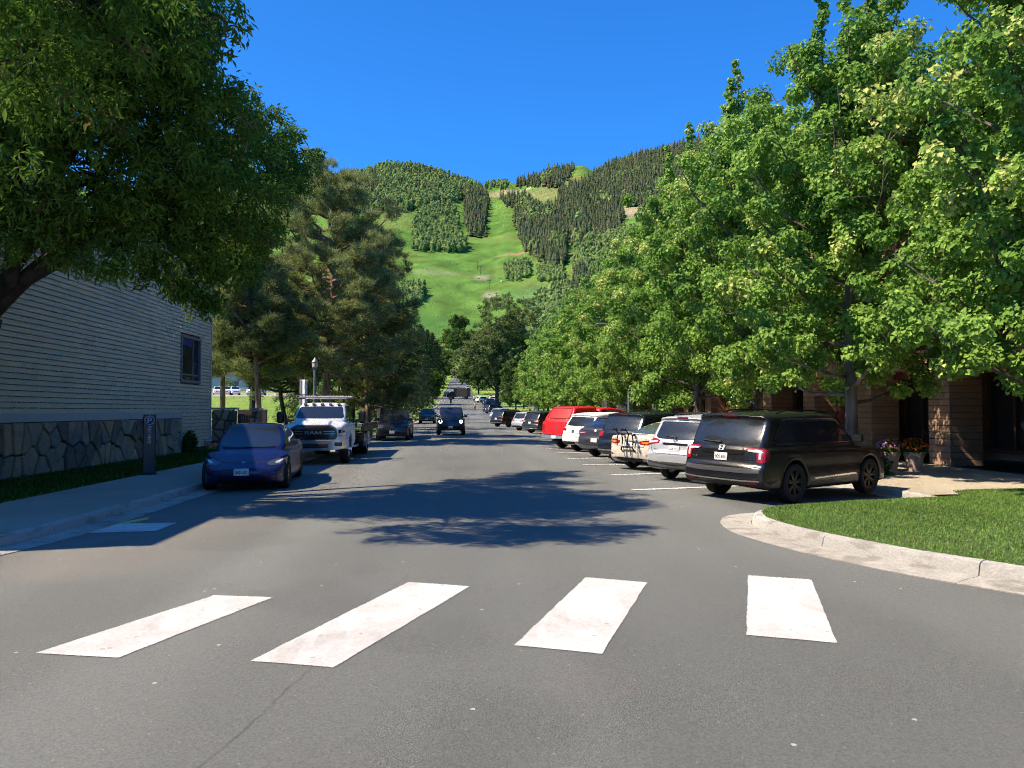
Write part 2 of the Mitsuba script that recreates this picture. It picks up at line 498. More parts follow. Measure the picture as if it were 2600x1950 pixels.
class Body:
    """low/cab: dicts of outlines side [(y,z)], plan [(half width x, y)], front [(half width x, z)]; wheels [(y, z, arch radius)]."""
    def __init__(self, L, W, H, low, cab, wheels, crown=0.05, bow=(0.10, 0.16), blend=0.03, tuck=0.36, r=(0.07, 0.09), cab_r=(0.10, 0.10), dents=(), cabs=(), pinch=None):
        self.L, self.W, self.H, self.wheels, self.crown, self.bow, self.blend, self.tuck, self.dents = L, W, H, wheels, crown, bow, blend, tuck, dents
        def fields(d, k):
            mir = lambda p: np.vstack([np.array(p, float), (np.array(p, float) * [-1, 1])[::-1]])
            return (Field2(chaikin(d['side'], k)), Field2(chaikin(mir(d['plan']), k)), Field2(chaikin(mir(d['front']), k)))
        self.low, self.cabs = fields(low, 2), [fields(c, 2) for c in ([cab] if cab else []) + list(cabs)]
        self.r, self.cab_r = r, cab_r

    def f(self, P):
        x, y, z = np.asarray(P, np.float32).T
        x2 = x * x
        u = np.clip(y / self.L, 0, 1)
        wf = np.clip((u - 0.5) * 2, 0, 1); wf = wf * wf
        wr = np.clip((0.5 - u) * 2, 0, 1)
        yy = y + self.bow[1] * x2 * wf - self.bow[0] * x2 * wr
        zz = z + self.crown * x2
        s, p, q = self.low
        d = smax(smax(s(yy, zz), p(x, y), self.r[0]), q(x, z), self.r[1])
        for (s, p, q) in self.cabs:
            y2 = y + 0.9 * self.bow[1] * x2 * wf - 0.9 * self.bow[0] * x2 * wr
            c = smax(smax(s(y2, zz), p(x, y), self.cab_r[0]), q(x, z), self.cab_r[1])
            d = smin(d, c, self.blend)
        ax = np.abs(x)
        for (y0, y1, z0, w, amp) in self.dents:      # long soft hollows (+) or creases (-) in the flanks
            d = d + amp * np.exp(-((z - z0) / w) ** 2) * np.clip((y - y0) / 0.3, 0, 1) * np.clip((y1 - y) / 0.3, 0, 1) * (ax > self.W * 0.3)
        for (wy, wz, R) in self.wheels:
            a = np.maximum(np.hypot(y - wy, z - wz) - R, (self.W / 2 - self.tuck) - ax)
            d = smax(d, -a, 0.025)
        return d

    def normals(self, P, e=0.006):
        g = np.stack([self.f(P + e * np.eye(3)[k]) - self.f(P - e * np.eye(3)[k]) for k in range(3)], 1)
        return g / np.maximum(np.linalg.norm(g, axis=1, keepdims=True), 1e-9)

    def mesh(self, h=0.035):
        lo = np.array([-self.W / 2 - 0.12, -0.15, 0.0]); hi = np.array([self.W / 2 + 0.12, self.L + 0.15, self.H + 0.12])
        V, F = surface_nets(self.f, lo + 0.0123, hi, h)
        for _ in range(2):
            n = self.normals(V)
            V = V - n * np.clip(self.f(V), -h / 2, h / 2)[:, None]
        return V, F

    def march(self, o, d, T1=4.0, n=160):
        t = np.linspace(0, T1, n)
        P = o[:, None] + t[None, :, None] * d
        v = self.f(P.reshape(-1, 3)).reshape(len(o), n)
        hit = v < 0
        k = hit.argmax(1)
        ok = hit.any(1) & (k > 0)
        k = np.maximum(k, 1)
        a, b = t[k - 1], t[k]
        for _ in range(9):
            m = (a + b) / 2
            inside = self.f(o + m[:, None] * d) < 0
            a, b = np.where(inside, a, m), np.where(inside, m, b)
        return o + ((a + b) / 2)[:, None] * d, ok

    def patch(self, poly, view, off=0.004, g=0.07, depth=0.014, lim=None):
        """A thin panel lying on the body: the outline drawn in a view ('R','L' = (y,z); 'B','F' = (x,z); 'T' = (x,y); a number = degrees round from the rear, (s,z))."""
        pts, tri, loops = fill_poly(poly, g)
        a, b = pts.T
        o0 = np.zeros_like(a)
        far = 2.0
        if view == 'R': o, d = np.stack([o0 + far, a, b], 1), np.array([-1.0, 0, 0])
        elif view == 'L': o, d = np.stack([o0 - far, a, b], 1), np.array([1.0, 0, 0])
        elif view == 'B': o, d = np.stack([a, o0 - 1.0, b], 1), np.array([0, 1.0, 0])
        elif view == 'F': o, d = np.stack([a, o0 + self.L + 1.0, b], 1), np.array([0, -1.0, 0])
        elif view == 'T': o, d = np.stack([a, b, o0 + self.H + 0.6], 1), np.array([0, 0, -1.0])
        else:
            t = math.radians(view); d = np.array([-math.sin(t), math.cos(t), 0])
            c = np.array([0, 0.5 if abs(view) < 90 else self.L - 0.5, 0])
            s = np.array([math.cos(t), math.sin(t), 0])
            o = c - 3 * d + a[:, None] * s + b[:, None] * np.array([0, 0, 1.0])
        P, ok = self.march(o, d)
        if lim is not None:
            ok &= np.linalg.norm(P - o, axis=1) < lim
        n = self.normals(P)
        if view in ('R', 'L'):
            ok &= -(n @ d) > 0.50
        tri = tri[ok[tri].all(1)]
        if not len(tri):
            return None
        out, inn = P + n * off, P - n * depth
        fn = np.cross(out[tri[:, 1]] - out[tri[:, 0]], out[tri[:, 2]] - out[tri[:, 0]])
        if np.sum(fn * n[tri[:, 0]]) < 0:
            tri = tri[:, ::-1]
        # skirt along the free edges
        e = np.vstack([tri[:, [0, 1]], tri[:, [1, 2]], tri[:, [2, 0]]])
        key = {(i, j) for i, j in map(tuple, e)}
        free = np.array([(i, j) for i, j in key if (j, i) not in key])
        N = len(P)
        V = np.vstack([out, out[free.ravel()], inn[free.ravel()]])
        m = np.arange(len(free)) * 2
        A, B = N + m, N + m + 1
        C, D = A + 2 * len(free), B + 2 * len(free)
        F = np.vstack([tri, np.stack([A, C, D], 1), np.stack([A, D, B], 1)])
        nn = np.vstack([n, n[free.ravel()], n[free.ravel()]])
        used = np.unique(F)
        remap = np.full(len(V), -1); remap[used] = np.arange(len(used))
        return V[used], remap[F], nn[used]


def flipx(vfn):
    v, f, n = vfn
    return v * [-1, 1, 1], f[:, ::-1], n * [-1, 1, 1]


def rnd(poly, k=2, r=0.055):
    """Outline with rounded corners."""
    p = poly if hasattr(poly, 'geom_type') else sg.Polygon(poly)
    q = p.buffer(-r, 4).buffer(2 * r, 4).buffer(-r, 4)
    return p if q.is_empty else q


def line_poly(p, w=0.012):
    return sg.LineString(p).buffer(w / 2, cap_style='flat')


def rrect(x0, z0, x1, z1, r=0.03):
    return sg.box(x0 + r, z0 + r, x1 - r, z1 - r).buffer(r, 4)


_wheels = {}


def wheel_meshes(R, w, rim, spokes, style=0):
    """(tyre, rim) with the axle along +x, outer face at +x."""
    key = (R, w, rim, spokes, style)
    if key in _wheels:
        return _wheels[key]
    h = w / 2
    pr = [(rim - 0.01, -h * 0.8), (rim + 0.02, -h * 0.96), (R - 0.035, -h), (R - 0.008, -h * 0.82), (R, -h * 0.45), (R, -0.012), (R - 0.008, -0.008), (R - 0.008, 0.008), (R, 0.012),
          (R, h * 0.45), (R - 0.008, h * 0.82), (R - 0.035, h), (rim + 0.02, h * 0.96), (rim - 0.01, h * 0.8)]
    tyre = lathe(pr, 36)
    out = h * 0.82
    ms = [lathe([(rim - 0.01, -h * 0.78), (rim - 0.012, out * 0.9), (rim, out), (rim - 0.02, out * 1.02), (rim - 0.035, out * 0.8), (rim - 0.04, -h * 0.4), (0.06, -h * 0.3)], 36),
          lathe([(0.0, out * 0.95), (0.045, out * 0.95), (0.06, out * 0.8), (0.075, out * 0.5)], 18)]
    for k in range(spokes):
        a = 2 * PI * k / spokes
        for da in ((0,) if style == 0 else (-0.13, 0.13)):
            wd = 0.055 if style == 0 else 0.028
            s = hull([[0.05, -wd * 0.8, out * 0.55], [0.05, wd * 0.8, out * 0.55], [0.05, -wd * .6, out * 0.86], [0.05, wd * .6, out * 0.86],
                      [rim - 0.02, -wd * 0.5, out * 0.75], [rim - 0.02, wd * 0.5, out * 0.75], [rim - 0.02, -wd * .35, out * 0.98], [rim - 0.02, wd * .35, out * 0.98]])
            ms.append(xform(s, rotm(a + da, [0, 0, 1])))
    turn = rotm(PI / 2, [0, 1, 0])
    res = (xform(tyre, turn), xform(cat(ms), turn))
    _wheels[key] = res
    return res


class Car:
    """Collects the parts of one vehicle in its own frame (x to its right, y forward from the rear bumper, z up) and writes them under one key."""
    def __init__(self, body):
        self.b, self.parts = body, []

    def add(self, name, mesh, m, smooth=30, under=None, label=None):
        if mesh is None:
            return None
        if isinstance(mesh, tuple) and len(mesh) == 3:
            v, f, n = mesh
            path = meshkit.write_ply((v, f), False, normals=n)
            d = {'type': 'ply', 'filename': path, 'face_normals': False, 'bsdf': {'type': 'ref', 'id': 'm_' + m}}
        else:
            d = mikit.ply(mesh, 'm_' + m, smooth=smooth)
        self.parts.append((name, d, under, label))
        return len(self.parts) - 1

    def shell(self, m, h=0.035, tol=0.0012, name='body'):
        V, F = self.b.mesh(h)
        man = manifold3d.Manifold(manifold3d.Mesh(V.astype(np.float32), F.astype(np.uint32)))
        if man.status() == manifold3d.Error.NoError and man.num_tri() > 0:
            q = man.simplify(tol).to_mesh()
            V, F = np.array(q.vert_properties[:, :3], float), np.array(q.tri_verts)
        return self.add(name, (V, F, self.b.normals(V)), m)

    def on(self, name, poly, view, m, off=0.004, g=0.08, both=False, under=None, label=None, **kw):
        r = self.b.patch(poly, view, off, g, **kw)
        if r is None:
            return None
        k = self.add(name, r, m, under=under, label=label)
        if both:
            self.add(name, flipx(r), m, under=under, label=label)
        return k

    def wheels(self, R, w, rim, m_rim, spokes=5, style=0, inset=0.03, tyre='rubber'):
        ty, ri = wheel_meshes(R, w, rim, spokes, style)
        for (wy, wz, Ra) in self.b.wheels:
            for s in (1, -1):
                M = trimesh.transformations.translation_matrix([s * (self.b.W / 2 - inset - w / 2), wy, R])
                if s < 0: M = M @ rotm(PI, [0, 0, 1])
                k = len(self.parts)
                self.parts.append(('wheel', None, None, None))
                self.add('tyre', xform(ty, M), tyre, 40, under=k)
                self.add('rim', xform(ri, M), m_rim, 35, under=k)
        for (wy, wz, Ra) in self.b.wheels:      # dark liner inside each arch
            a = np.linspace(-0.25, PI + 0.25, 17)
            for s in (1, -1):
                x0, x1 = s * (self.b.W / 2 - 0.06), s * (self.b.W / 2 - self.b.tuck + 0.004)
                r = Ra - 0.006
                v = np.array([[x, wy + r * math.cos(t), wz + r * math.sin(t)] for t in a for x in (x0, x1)])
                f = np.array([[2 * i, 2 * i + 1, 2 * i + 3] for i in range(16)] + [[2 * i, 2 * i + 3, 2 * i + 2] for i in range(16)])
                f2 = np.array([[len(v), 2 * i + 1, 2 * i + 3] for i in range(16)])
                self.add('wheel_well', trimesh.Trimesh(np.vstack([v, [[x1, wy, wz]]]), np.vstack([f, f2]), process=False), 'black_plastic', False)

    def mirrors(self, y, z, m, s=(0.22, 0.12, 0.16), reach=0.10, x=None):
        x = x or self.b.W / 2 - 0.12
        for sd in (1, -1):
            pts = []
            c = np.array([sd * (x + reach), y, z])
            for dx in (-1, 1):
                for dz in (-1, 1):
                    pts += [[c[0] + dx * s[0] / 2 * 0.9, y - s[1] / 2, z + dz * s[2] / 2 * 0.9], [c[0] + dx * s[0] / 2 * 0.75, y + s[1] / 2, z + dz * s[2] / 2 * 0.6],
                            [c[0] + dx * s[0] / 2, y - s[1] * 0.2, z + dz * s[2] / 2]]
            arm = hull([[sd * (x + a), y + dy, z + dz] for a, dz in ((-0.12, -0.11), (-0.12, -0.03), (reach, -0.07), (reach, 0.0)) for dy in (-0.035, 0.035)])
            k = self.add('mirror', cat([hull(pts), arm]), m, 40)
            self.add('mirror_glass', box([c[0], y - s[1] / 2 - 0.002, z], [s[0] * 0.78, 0.006, s[2] * 0.75]), 'glass_dark', under=k)

    def text(self, s, h, view, ctr, m, depth=0.004, bold=True, width=None, name='lettering', under=None, off=0.0):
        """Lettering lying on the body, centred at ctr of the view ('B' or 'F')."""
        t = meshkit.text_mesh(s, h, depth, bold)
        t.apply_translation([-t.bounds[:, 0].mean(), -h / 2, 0])
        if width:
            t.apply_scale([width / np.ptp(t.bounds[:, 0]), 1, 1])
        self.flat(t, view, ctr, m, name, under, off)

    def flat(self, t, view, ctr, m, name='badge', under=None, off=0.0, smooth=30):
        """Places a piece modelled flat in xy (z outward) on the body, at the view's point ctr, turned to the surface."""
        o, d = {'B': (np.array([[ctr[0], -1.0, ctr[1]]]), np.array([0, 1.0, 0])), 'F': (np.array([[ctr[0], self.b.L + 1, ctr[1]]]), np.array([0, -1.0, 0])),
                'R': (np.array([[2.0, ctr[0], ctr[1]]]), np.array([-1.0, 0, 0]))}[view]
        P, ok = self.b.march(o, d)
        n = self.b.normals(P)[0]
        r = np.array({'B': [1.0, 0, 0], 'F': [-1.0, 0, 0], 'R': [0, 1.0, 0]}[view])
        u = np.cross(n, r); u /= np.linalg.norm(u)
        r = np.cross(u, n)
        M = np.eye(4); M[:3, 0], M[:3, 1], M[:3, 2], M[:3, 3] = r, u, n, P[0] + n * off
        return self.add(name, xform(t, M), m, smooth, under=under)

    def plate(self, view, ctr, s, ink='plate_ink', off=0.012):
        k = self.flat(rbox([0, 0, 0.006], [0.30, 0.15, 0.012], 0.005), view, ctr, 'plate_white', 'license_plate', off=off)
        if s:
            self.text(s, 0.062, view, (ctr[0], ctr[1] - 0.005), ink, 0.003, width=0.25, under=k, off=off + 0.0125)
        return k

    def build(self, key, M):
        names = {}
        for i, (name, d, under, label) in enumerate(self.parts):
            base = key if under is None else names[under]
            k = name_in(f'{base}__{name}')
            names[i] = k
            if d is None:
                continue
            scene[k] = {**d, 'to_world': M}
            if label:
                labels[k] = {'label': label}


def place_M(x, y, z, heading, roll=0.0, pitch=0.0, origin=(0, 0)):
    """heading: degrees clockwise from +y (street direction), of the car's nose; origin: the car-frame point (x, y) that comes to (x, y)."""
    return T().translate([float(x), float(y), float(z)]).rotate([0, 0, 1], -heading).rotate([1, 0, 0], pitch).rotate([0, 1, 0], roll).translate([-float(origin[0]), -float(origin[1]), 0])


# outlines shared by kinds of vehicle -------------------------------------------------------------
def body_suv(L=4.94, W=1.98, H=1.76, wb=2.82, rear=1.12, R=0.375, belt=1.10, hood=1.06, rake=0.40, nose=0.9, clear=0.24, roof_rear=1.70, tail=0.42, cab_w=0.70, dents=True, h_arch=0.055, ws=1.25, tuck=0.36):
    """ws: how far the cowl lies behind the nose; tail: how far the rear edge of the roof lies in front of the bumper."""
    c = L - ws - 0.02
    low = dict(
        side=[(0.07, 0.40), (0.0, 0.50), (0.0, 0.72), (0.07, 0.78), (0.09, 0.95), (0.13, belt), (0.5, belt + 0.03), (c, hood), (c + 0.1, hood), (L - 0.5, nose + 0.05), (L - 0.16, nose - 0.06), (L - 0.03, nose - 0.22),
              (L, 0.55), (L - 0.03, 0.36), (L - 0.22, clear), (L / 2, clear), (0.35, clear + 0.04)],
        plan=[(W / 2 - 0.16, 0.0), (W / 2 - 0.06, 0.10), (W / 2 - 0.015, 0.5), (W / 2, L * 0.45), (W / 2 - 0.01, L - 1.0), (W / 2 - 0.07, L - 0.35), (W / 2 - 0.22, L)],
        front=[(W / 2 - 0.12, clear - 0.06), (W / 2 - 0.02, clear + 0.12), (W / 2, 0.62), (W / 2 - 0.005, 0.80), (W / 2 - 0.04, belt - 0.05), (W / 2 - 0.10, belt + 0.06), (W / 2 - 0.16, belt + 0.3)])
    cab = dict(
        side=[(0.11, belt - 0.25), (0.14, belt + 0.04), (tail - 0.02, roof_rear - 0.08), (tail - 0.10, roof_rear - 0.02), (tail - 0.06, roof_rear + 0.01), (tail + 0.45, H - 0.03), (L * 0.42, H), (L * 0.55, H - 0.03), (c - rake - 0.42, H - 0.10),
              (c - rake * 0.1, hood + 0.06), (c + 0.15, hood - 0.06), (c + 0.1, belt - 0.3)],
        plan=[(W / 2 - 0.22, 0.05), (W / 2 - 0.11, 0.35), (W / 2 - 0.085, L * 0.45), (W / 2 - 0.12, c - 0.5), (W / 2 - 0.24, c + 0.25)],
        front=[(W / 2 - 0.07, 0.7), (W / 2 - 0.075, belt), (W / 2 * cab_w + 0.03, H - 0.07), (W / 2 * cab_w - 0.10, H + 0.05)])
    dn = [(0.9, L - 0.9, 0.70, 0.13, 0.018), (0.3, L - 0.6, belt - 0.13, 0.05, -0.010)] if dents else []
    b = Body(L, W, H, low, cab, [(rear, R, R + h_arch), (rear + wb, R, R + h_arch)], dents=dn, tuck=tuck)
    b.meta = dict(c=c, belt=belt, tail=tail, roof=roof_rear, hood=hood, cab_w=cab_w, rake=rake, rear=rear, wb=wb, R=R, clear=clear, nose=nose)
    return b


def body_sedan(L=4.9, W=1.84, H=1.45, wb=2.82, rear=1.12, R=0.335, belt=0.92, hood=0.86, deck=1.03, nose=0.68, clear=0.17, c0=0.95, cw=1.25, roof=2.2, rake=0.95, back=1.15):
    """c0: start of the rear window on the deck; cw: cowl behind the nose; roof: y of the roof's top."""
    c = L - cw
    low = dict(
        side=[(0.10, 0.34), (0.02, 0.42), (0.0, 0.62), (0.05, 0.80), (0.06, deck - 0.04), (0.12, deck), (c0, deck - 0.02), (c, hood + 0.02), (c + 0.2, hood), (L - 0.4, nose + 0.03), (L - 0.1, nose - 0.10), (L, 0.45), (L - 0.03, 0.28), (L - 0.25, clear), (L / 2, clear), (0.4, clear + 0.06)],
        plan=[(W / 2 - 0.26, 0.0), (W / 2 - 0.10, 0.16), (W / 2 - 0.02, 0.65), (W / 2, L * 0.45), (W / 2 - 0.01, L - 1.1), (W / 2 - 0.08, L - 0.45), (W / 2 - 0.30, L)],
        front=[(W / 2 - 0.10, clear - 0.06), (W / 2 - 0.02, clear + 0.1), (W / 2, 0.50), (W / 2 - 0.01, 0.70), (W / 2 - 0.06, belt - 0.02), (W / 2 - 0.14, belt + 0.08), (W / 2 - 0.3, belt + 0.25)])
    cab = dict(
        side=[(c0 - 0.25, deck - 0.2), (c0 - 0.1, deck - 0.01), (c0 + back * 0.62, H - 0.10), (c0 + back, H - 0.02), (roof, H), (roof + 0.55, H - 0.03), (c - rake * 0.60, H - 0.16), (c - 0.02, hood + 0.06), (c + 0.25, hood - 0.06), (c, belt - 0.3), (c0, belt - 0.3)],
        plan=[(W / 2 - 0.34, c0 - 0.3), (W / 2 - 0.16, c0 + 0.5), (W / 2 - 0.10, L * 0.5), (W / 2 - 0.14, c - 0.6), (W / 2 - 0.26, c + 0.3)],
        front=[(W / 2 - 0.06, 0.5), (W / 2 - 0.09, belt), (W / 2 * 0.64, H - 0.06), (W / 2 * 0.50, H + 0.05)])
    b = Body(L, W, H, low, cab, [(rear, R, R + 0.045), (rear + wb, R, R + 0.045)], dents=[(0.9, L - 0.9, 0.55, 0.12, 0.014), (0.2, L - 0.6, belt - 0.10, 0.045, -0.008)], crown=0.07, bow=(0.10, 0.22))
    b.meta = dict(c=c, belt=belt, hood=hood, rear=rear, wb=wb, R=R, clear=clear, deck=deck, c0=c0, nose=nose)
    return b
# ------------------------------------------------------------------ panels, glass and lamps laid on the bodies
def side_windows(c, poly, pillars, m='glass_dark', trim='gloss_black', trim_w=0.022, gap=0.035, g=0.065, seams=True):
    """One outline for the whole side glass, cut at the pillars (list of (y at bottom, y at top))."""
    P = sg.Polygon(rnd(poly, 2)) if len(poly) > 4 else sg.Polygon(poly)
    c.on('window_trim', P.buffer(0.013 if trim == 'chrome' else trim_w, 4).difference(P.buffer(-0.010, 4)), 'R', trim, 0.008, g, both=True)
    c.on('pillar', P.buffer(-0.006), 'R', 'gloss_black', 0.004, g, both=True)
    z0, z1 = P.bounds[1] - 0.1, P.bounds[3] + 0.1
    cuts = [line_poly([(a, z0), (b, z1)], gap) for a, b in pillars]
    Q = P.difference(shapely.union_all(cuts)) if cuts else P
    for q in getattr(Q, 'geoms', [Q]):
        if q.area > 0.01:
            c.on('side_window', q, 'R', m, 0.010, g, both=True)


def doors(c, lines, m='black_plastic', w=0.012):
    for l in lines:
        c.on('door_seam', line_poly(l, w), 'R', m, 0.0012, 0.08, both=True, depth=0.004)


def handles(c, pts, m, s=(0.17, 0.03)):
    for (y, z) in pts:
        c.on('door_handle', rrect(y - s[0] / 2, z - s[1] / 2, y + s[0] / 2, z + s[1] / 2, 0.013), 'R', m, 0.024, 0.05, both=True)


def arch_trim(c, m='black_plastic', w=0.06, sill=None, off=0.012):
    """Cladding round the arches and along the sill."""
    b = c.b
    rings = []
    for (wy, wz, Ra) in b.wheels:
        ring = sg.Point(wy, wz).buffer(Ra + w, 20).difference(sg.Point(wy, wz).buffer(Ra + 0.004, 20)).intersection(sg.box(-1, b.meta['clear'] - 0.02, b.L + 1, 3))
        rings.append(ring)
        c.on('arch_trim', ring, 'R', m, off, 0.07, both=True)
    if sill:
        (y0, _, R0), (y1, _, R1) = b.wheels
        q = sg.box(y0 + R0 + 0.01, b.meta['clear'] + 0.05, y1 - R1 - 0.01, sill).difference(shapely.union_all([r.buffer(0.004) for r in rings]))
        c.on('sill_trim', q, 'R', m, off, 0.06, both=True)


def rails(c, y0, y1, x, m='gloss_black', h=0.05):
    b = c.b
    for s in (1, -1):
        ys = np.linspace(y0, y1, 9)
        o = np.stack([np.full(9, s * x), ys, np.full(9, b.H + 0.5)], 1)
        P, ok = b.march(o, np.array([0, 0, -1.0]))
        P = P[ok]
        P[:, 2] += h * np.minimum(1, np.minimum(np.arange(len(P)), np.arange(len(P))[::-1]) / 1.0) + 0.004
        c.add('roof_rail', tube(P, 0.018, 6), m, 40)


def wiper(c, p0, p1, view='B'):
    b = c.b
    pts = np.linspace(p0, p1, 5)
    o = np.stack([pts[:, 0], np.full(5, -1.0), pts[:, 1]], 1)
    P, ok = b.march(o, np.array([0, 1.0, 0]))
    P = P + b.normals(P) * 0.025
    c.add('wiper', tube(P, np.linspace(0.018, 0.008, 5), 6), 'black_plastic', 40)


def emblem_ring(r=0.05, w=0.012, oval=1.35):
    a = np.linspace(0, 2 * PI, 25)
    return tube(np.stack([r * oval * np.cos(a), r * np.sin(a), np.full(25, 0.004)], 1), w / 2, 5, False)


def suv_common(c, m_glass='glass_dark', trim='gloss_black', pill=(0.27, 0.56), rear_q=0.16, zt=0.155, zb=0.05, seam=True, handle='gloss_black', back_w=0.28, back_top=None, rearglass=True, front_q=0.16):
    """Side glass, doors, rear glass and windscreen for a body_suv."""
    b, m = c.b, c.b.meta
    W, L, H = b.W, b.L, b.H
    y0, y1 = m['tail'] + rear_q, m['c'] - front_q
    zb_, zt_ = m['belt'] + zb, H - zt
    top1 = m['c'] - m['rake'] - 0.50
    poly = [(y0 - 0.10, zb_ + 0.03), (y0 + 0.02, zb_), (y1 - 0.3, zb_), (y1, zb_ + 0.015), (top1 + 0.28, zt_ - 0.10), (top1 - 0.05, zt_), (y0 + 0.42, zt_), (y0 + 0.20, zt_ - 0.03)]
    ys = [y0 + (y1 - y0) * p for p in pill]
    side_windows(c, poly, [(y, y - 0.02) for y in ys], m_glass, trim)
    zlo = m['clear'] + 0.12
    if seam:
        arch_r = m['rear'] + m['R'] + 0.12
        doors(c, [[(ys[1], zb_ - 0.02), (ys[1] + 0.02, zlo + 0.03)], [(ys[0] + 0.02, zb_ - 0.02), (max(ys[0], arch_r - 0.1), m['R'] + 0.55), (arch_r + 0.05, zlo + 0.2), (arch_r + 0.05, zlo)],
                  [(y1 + 0.05, zb_ - 0.03), (m['rear'] + m['wb'] - m['R'] - 0.15, m['R'] + 0.38), (m['rear'] + m['wb'] - m['R'] - 0.15, zlo)], [(arch_r + 0.05, zlo + 0.03), (m['rear'] + m['wb'] - m['R'] - 0.15, zlo + 0.03)]])
        handles(c, [(ys[0] + 0.30, zb_ - 0.14), (ys[1] + 0.22, zb_ - 0.14)], handle)
    if rearglass:
        rt = (back_top or m['roof'] - 0.11)
        rb = m['belt'] + 0.05
        hw, hw2 = W / 2 - back_w, W / 2 * m['cab_w'] - 0.09
        c.on('rear_window', rnd([(-hw, rb + 0.02), (-hw + 0.08, rb - 0.02), (0, rb - 0.045), (hw - 0.08, rb - 0.02), (hw, rb + 0.02), (hw2 + 0.02, rt), (-hw2 - 0.02, rt)], 2), 'B', m_glass, 0.006, 0.10)
    fb, ft = m['hood'] + 0.075, H - 0.115
    c.on('windshield', rnd([(-W / 2 + 0.20, fb), (-W / 2 + 0.22, fb - 0.01), (0, fb - 0.01), (W / 2 - 0.22, fb - 0.01), (W / 2 - 0.20, fb), (W / 2 * m['cab_w'] - 0.05, ft), (0, ft + 0.02), (-W / 2 * m['cab_w'] + 0.05, ft)], 2), 'F', m_glass, 0.006, 0.11)


def lamp(c, name, poly, view, m, off=0.012, g=0.05, both=True, inner=None, m_in=None, sm=2):
    """A lamp outline (and an inner element) drawn for the right-hand side; mirrored to the left."""
    lim = {'B': 1.34, 'F': 1.62}.get(view)
    k = c.on(name, rnd(poly, 0, 0.016) if sm else poly, view, m, off, g, both=both, lim=lim)
    if inner is not None and k is not None:
        for q in inner:
            r = c.b.patch(rnd(q, 0, 0.008), view, off + 0.004, g, depth=0.002, lim=lim)
            if r is not None:
                c.add('lamp_element', r, m_in, under=k)
                if both: c.add('lamp_element', flipx(r), m_in, under=k + 1)
    return k


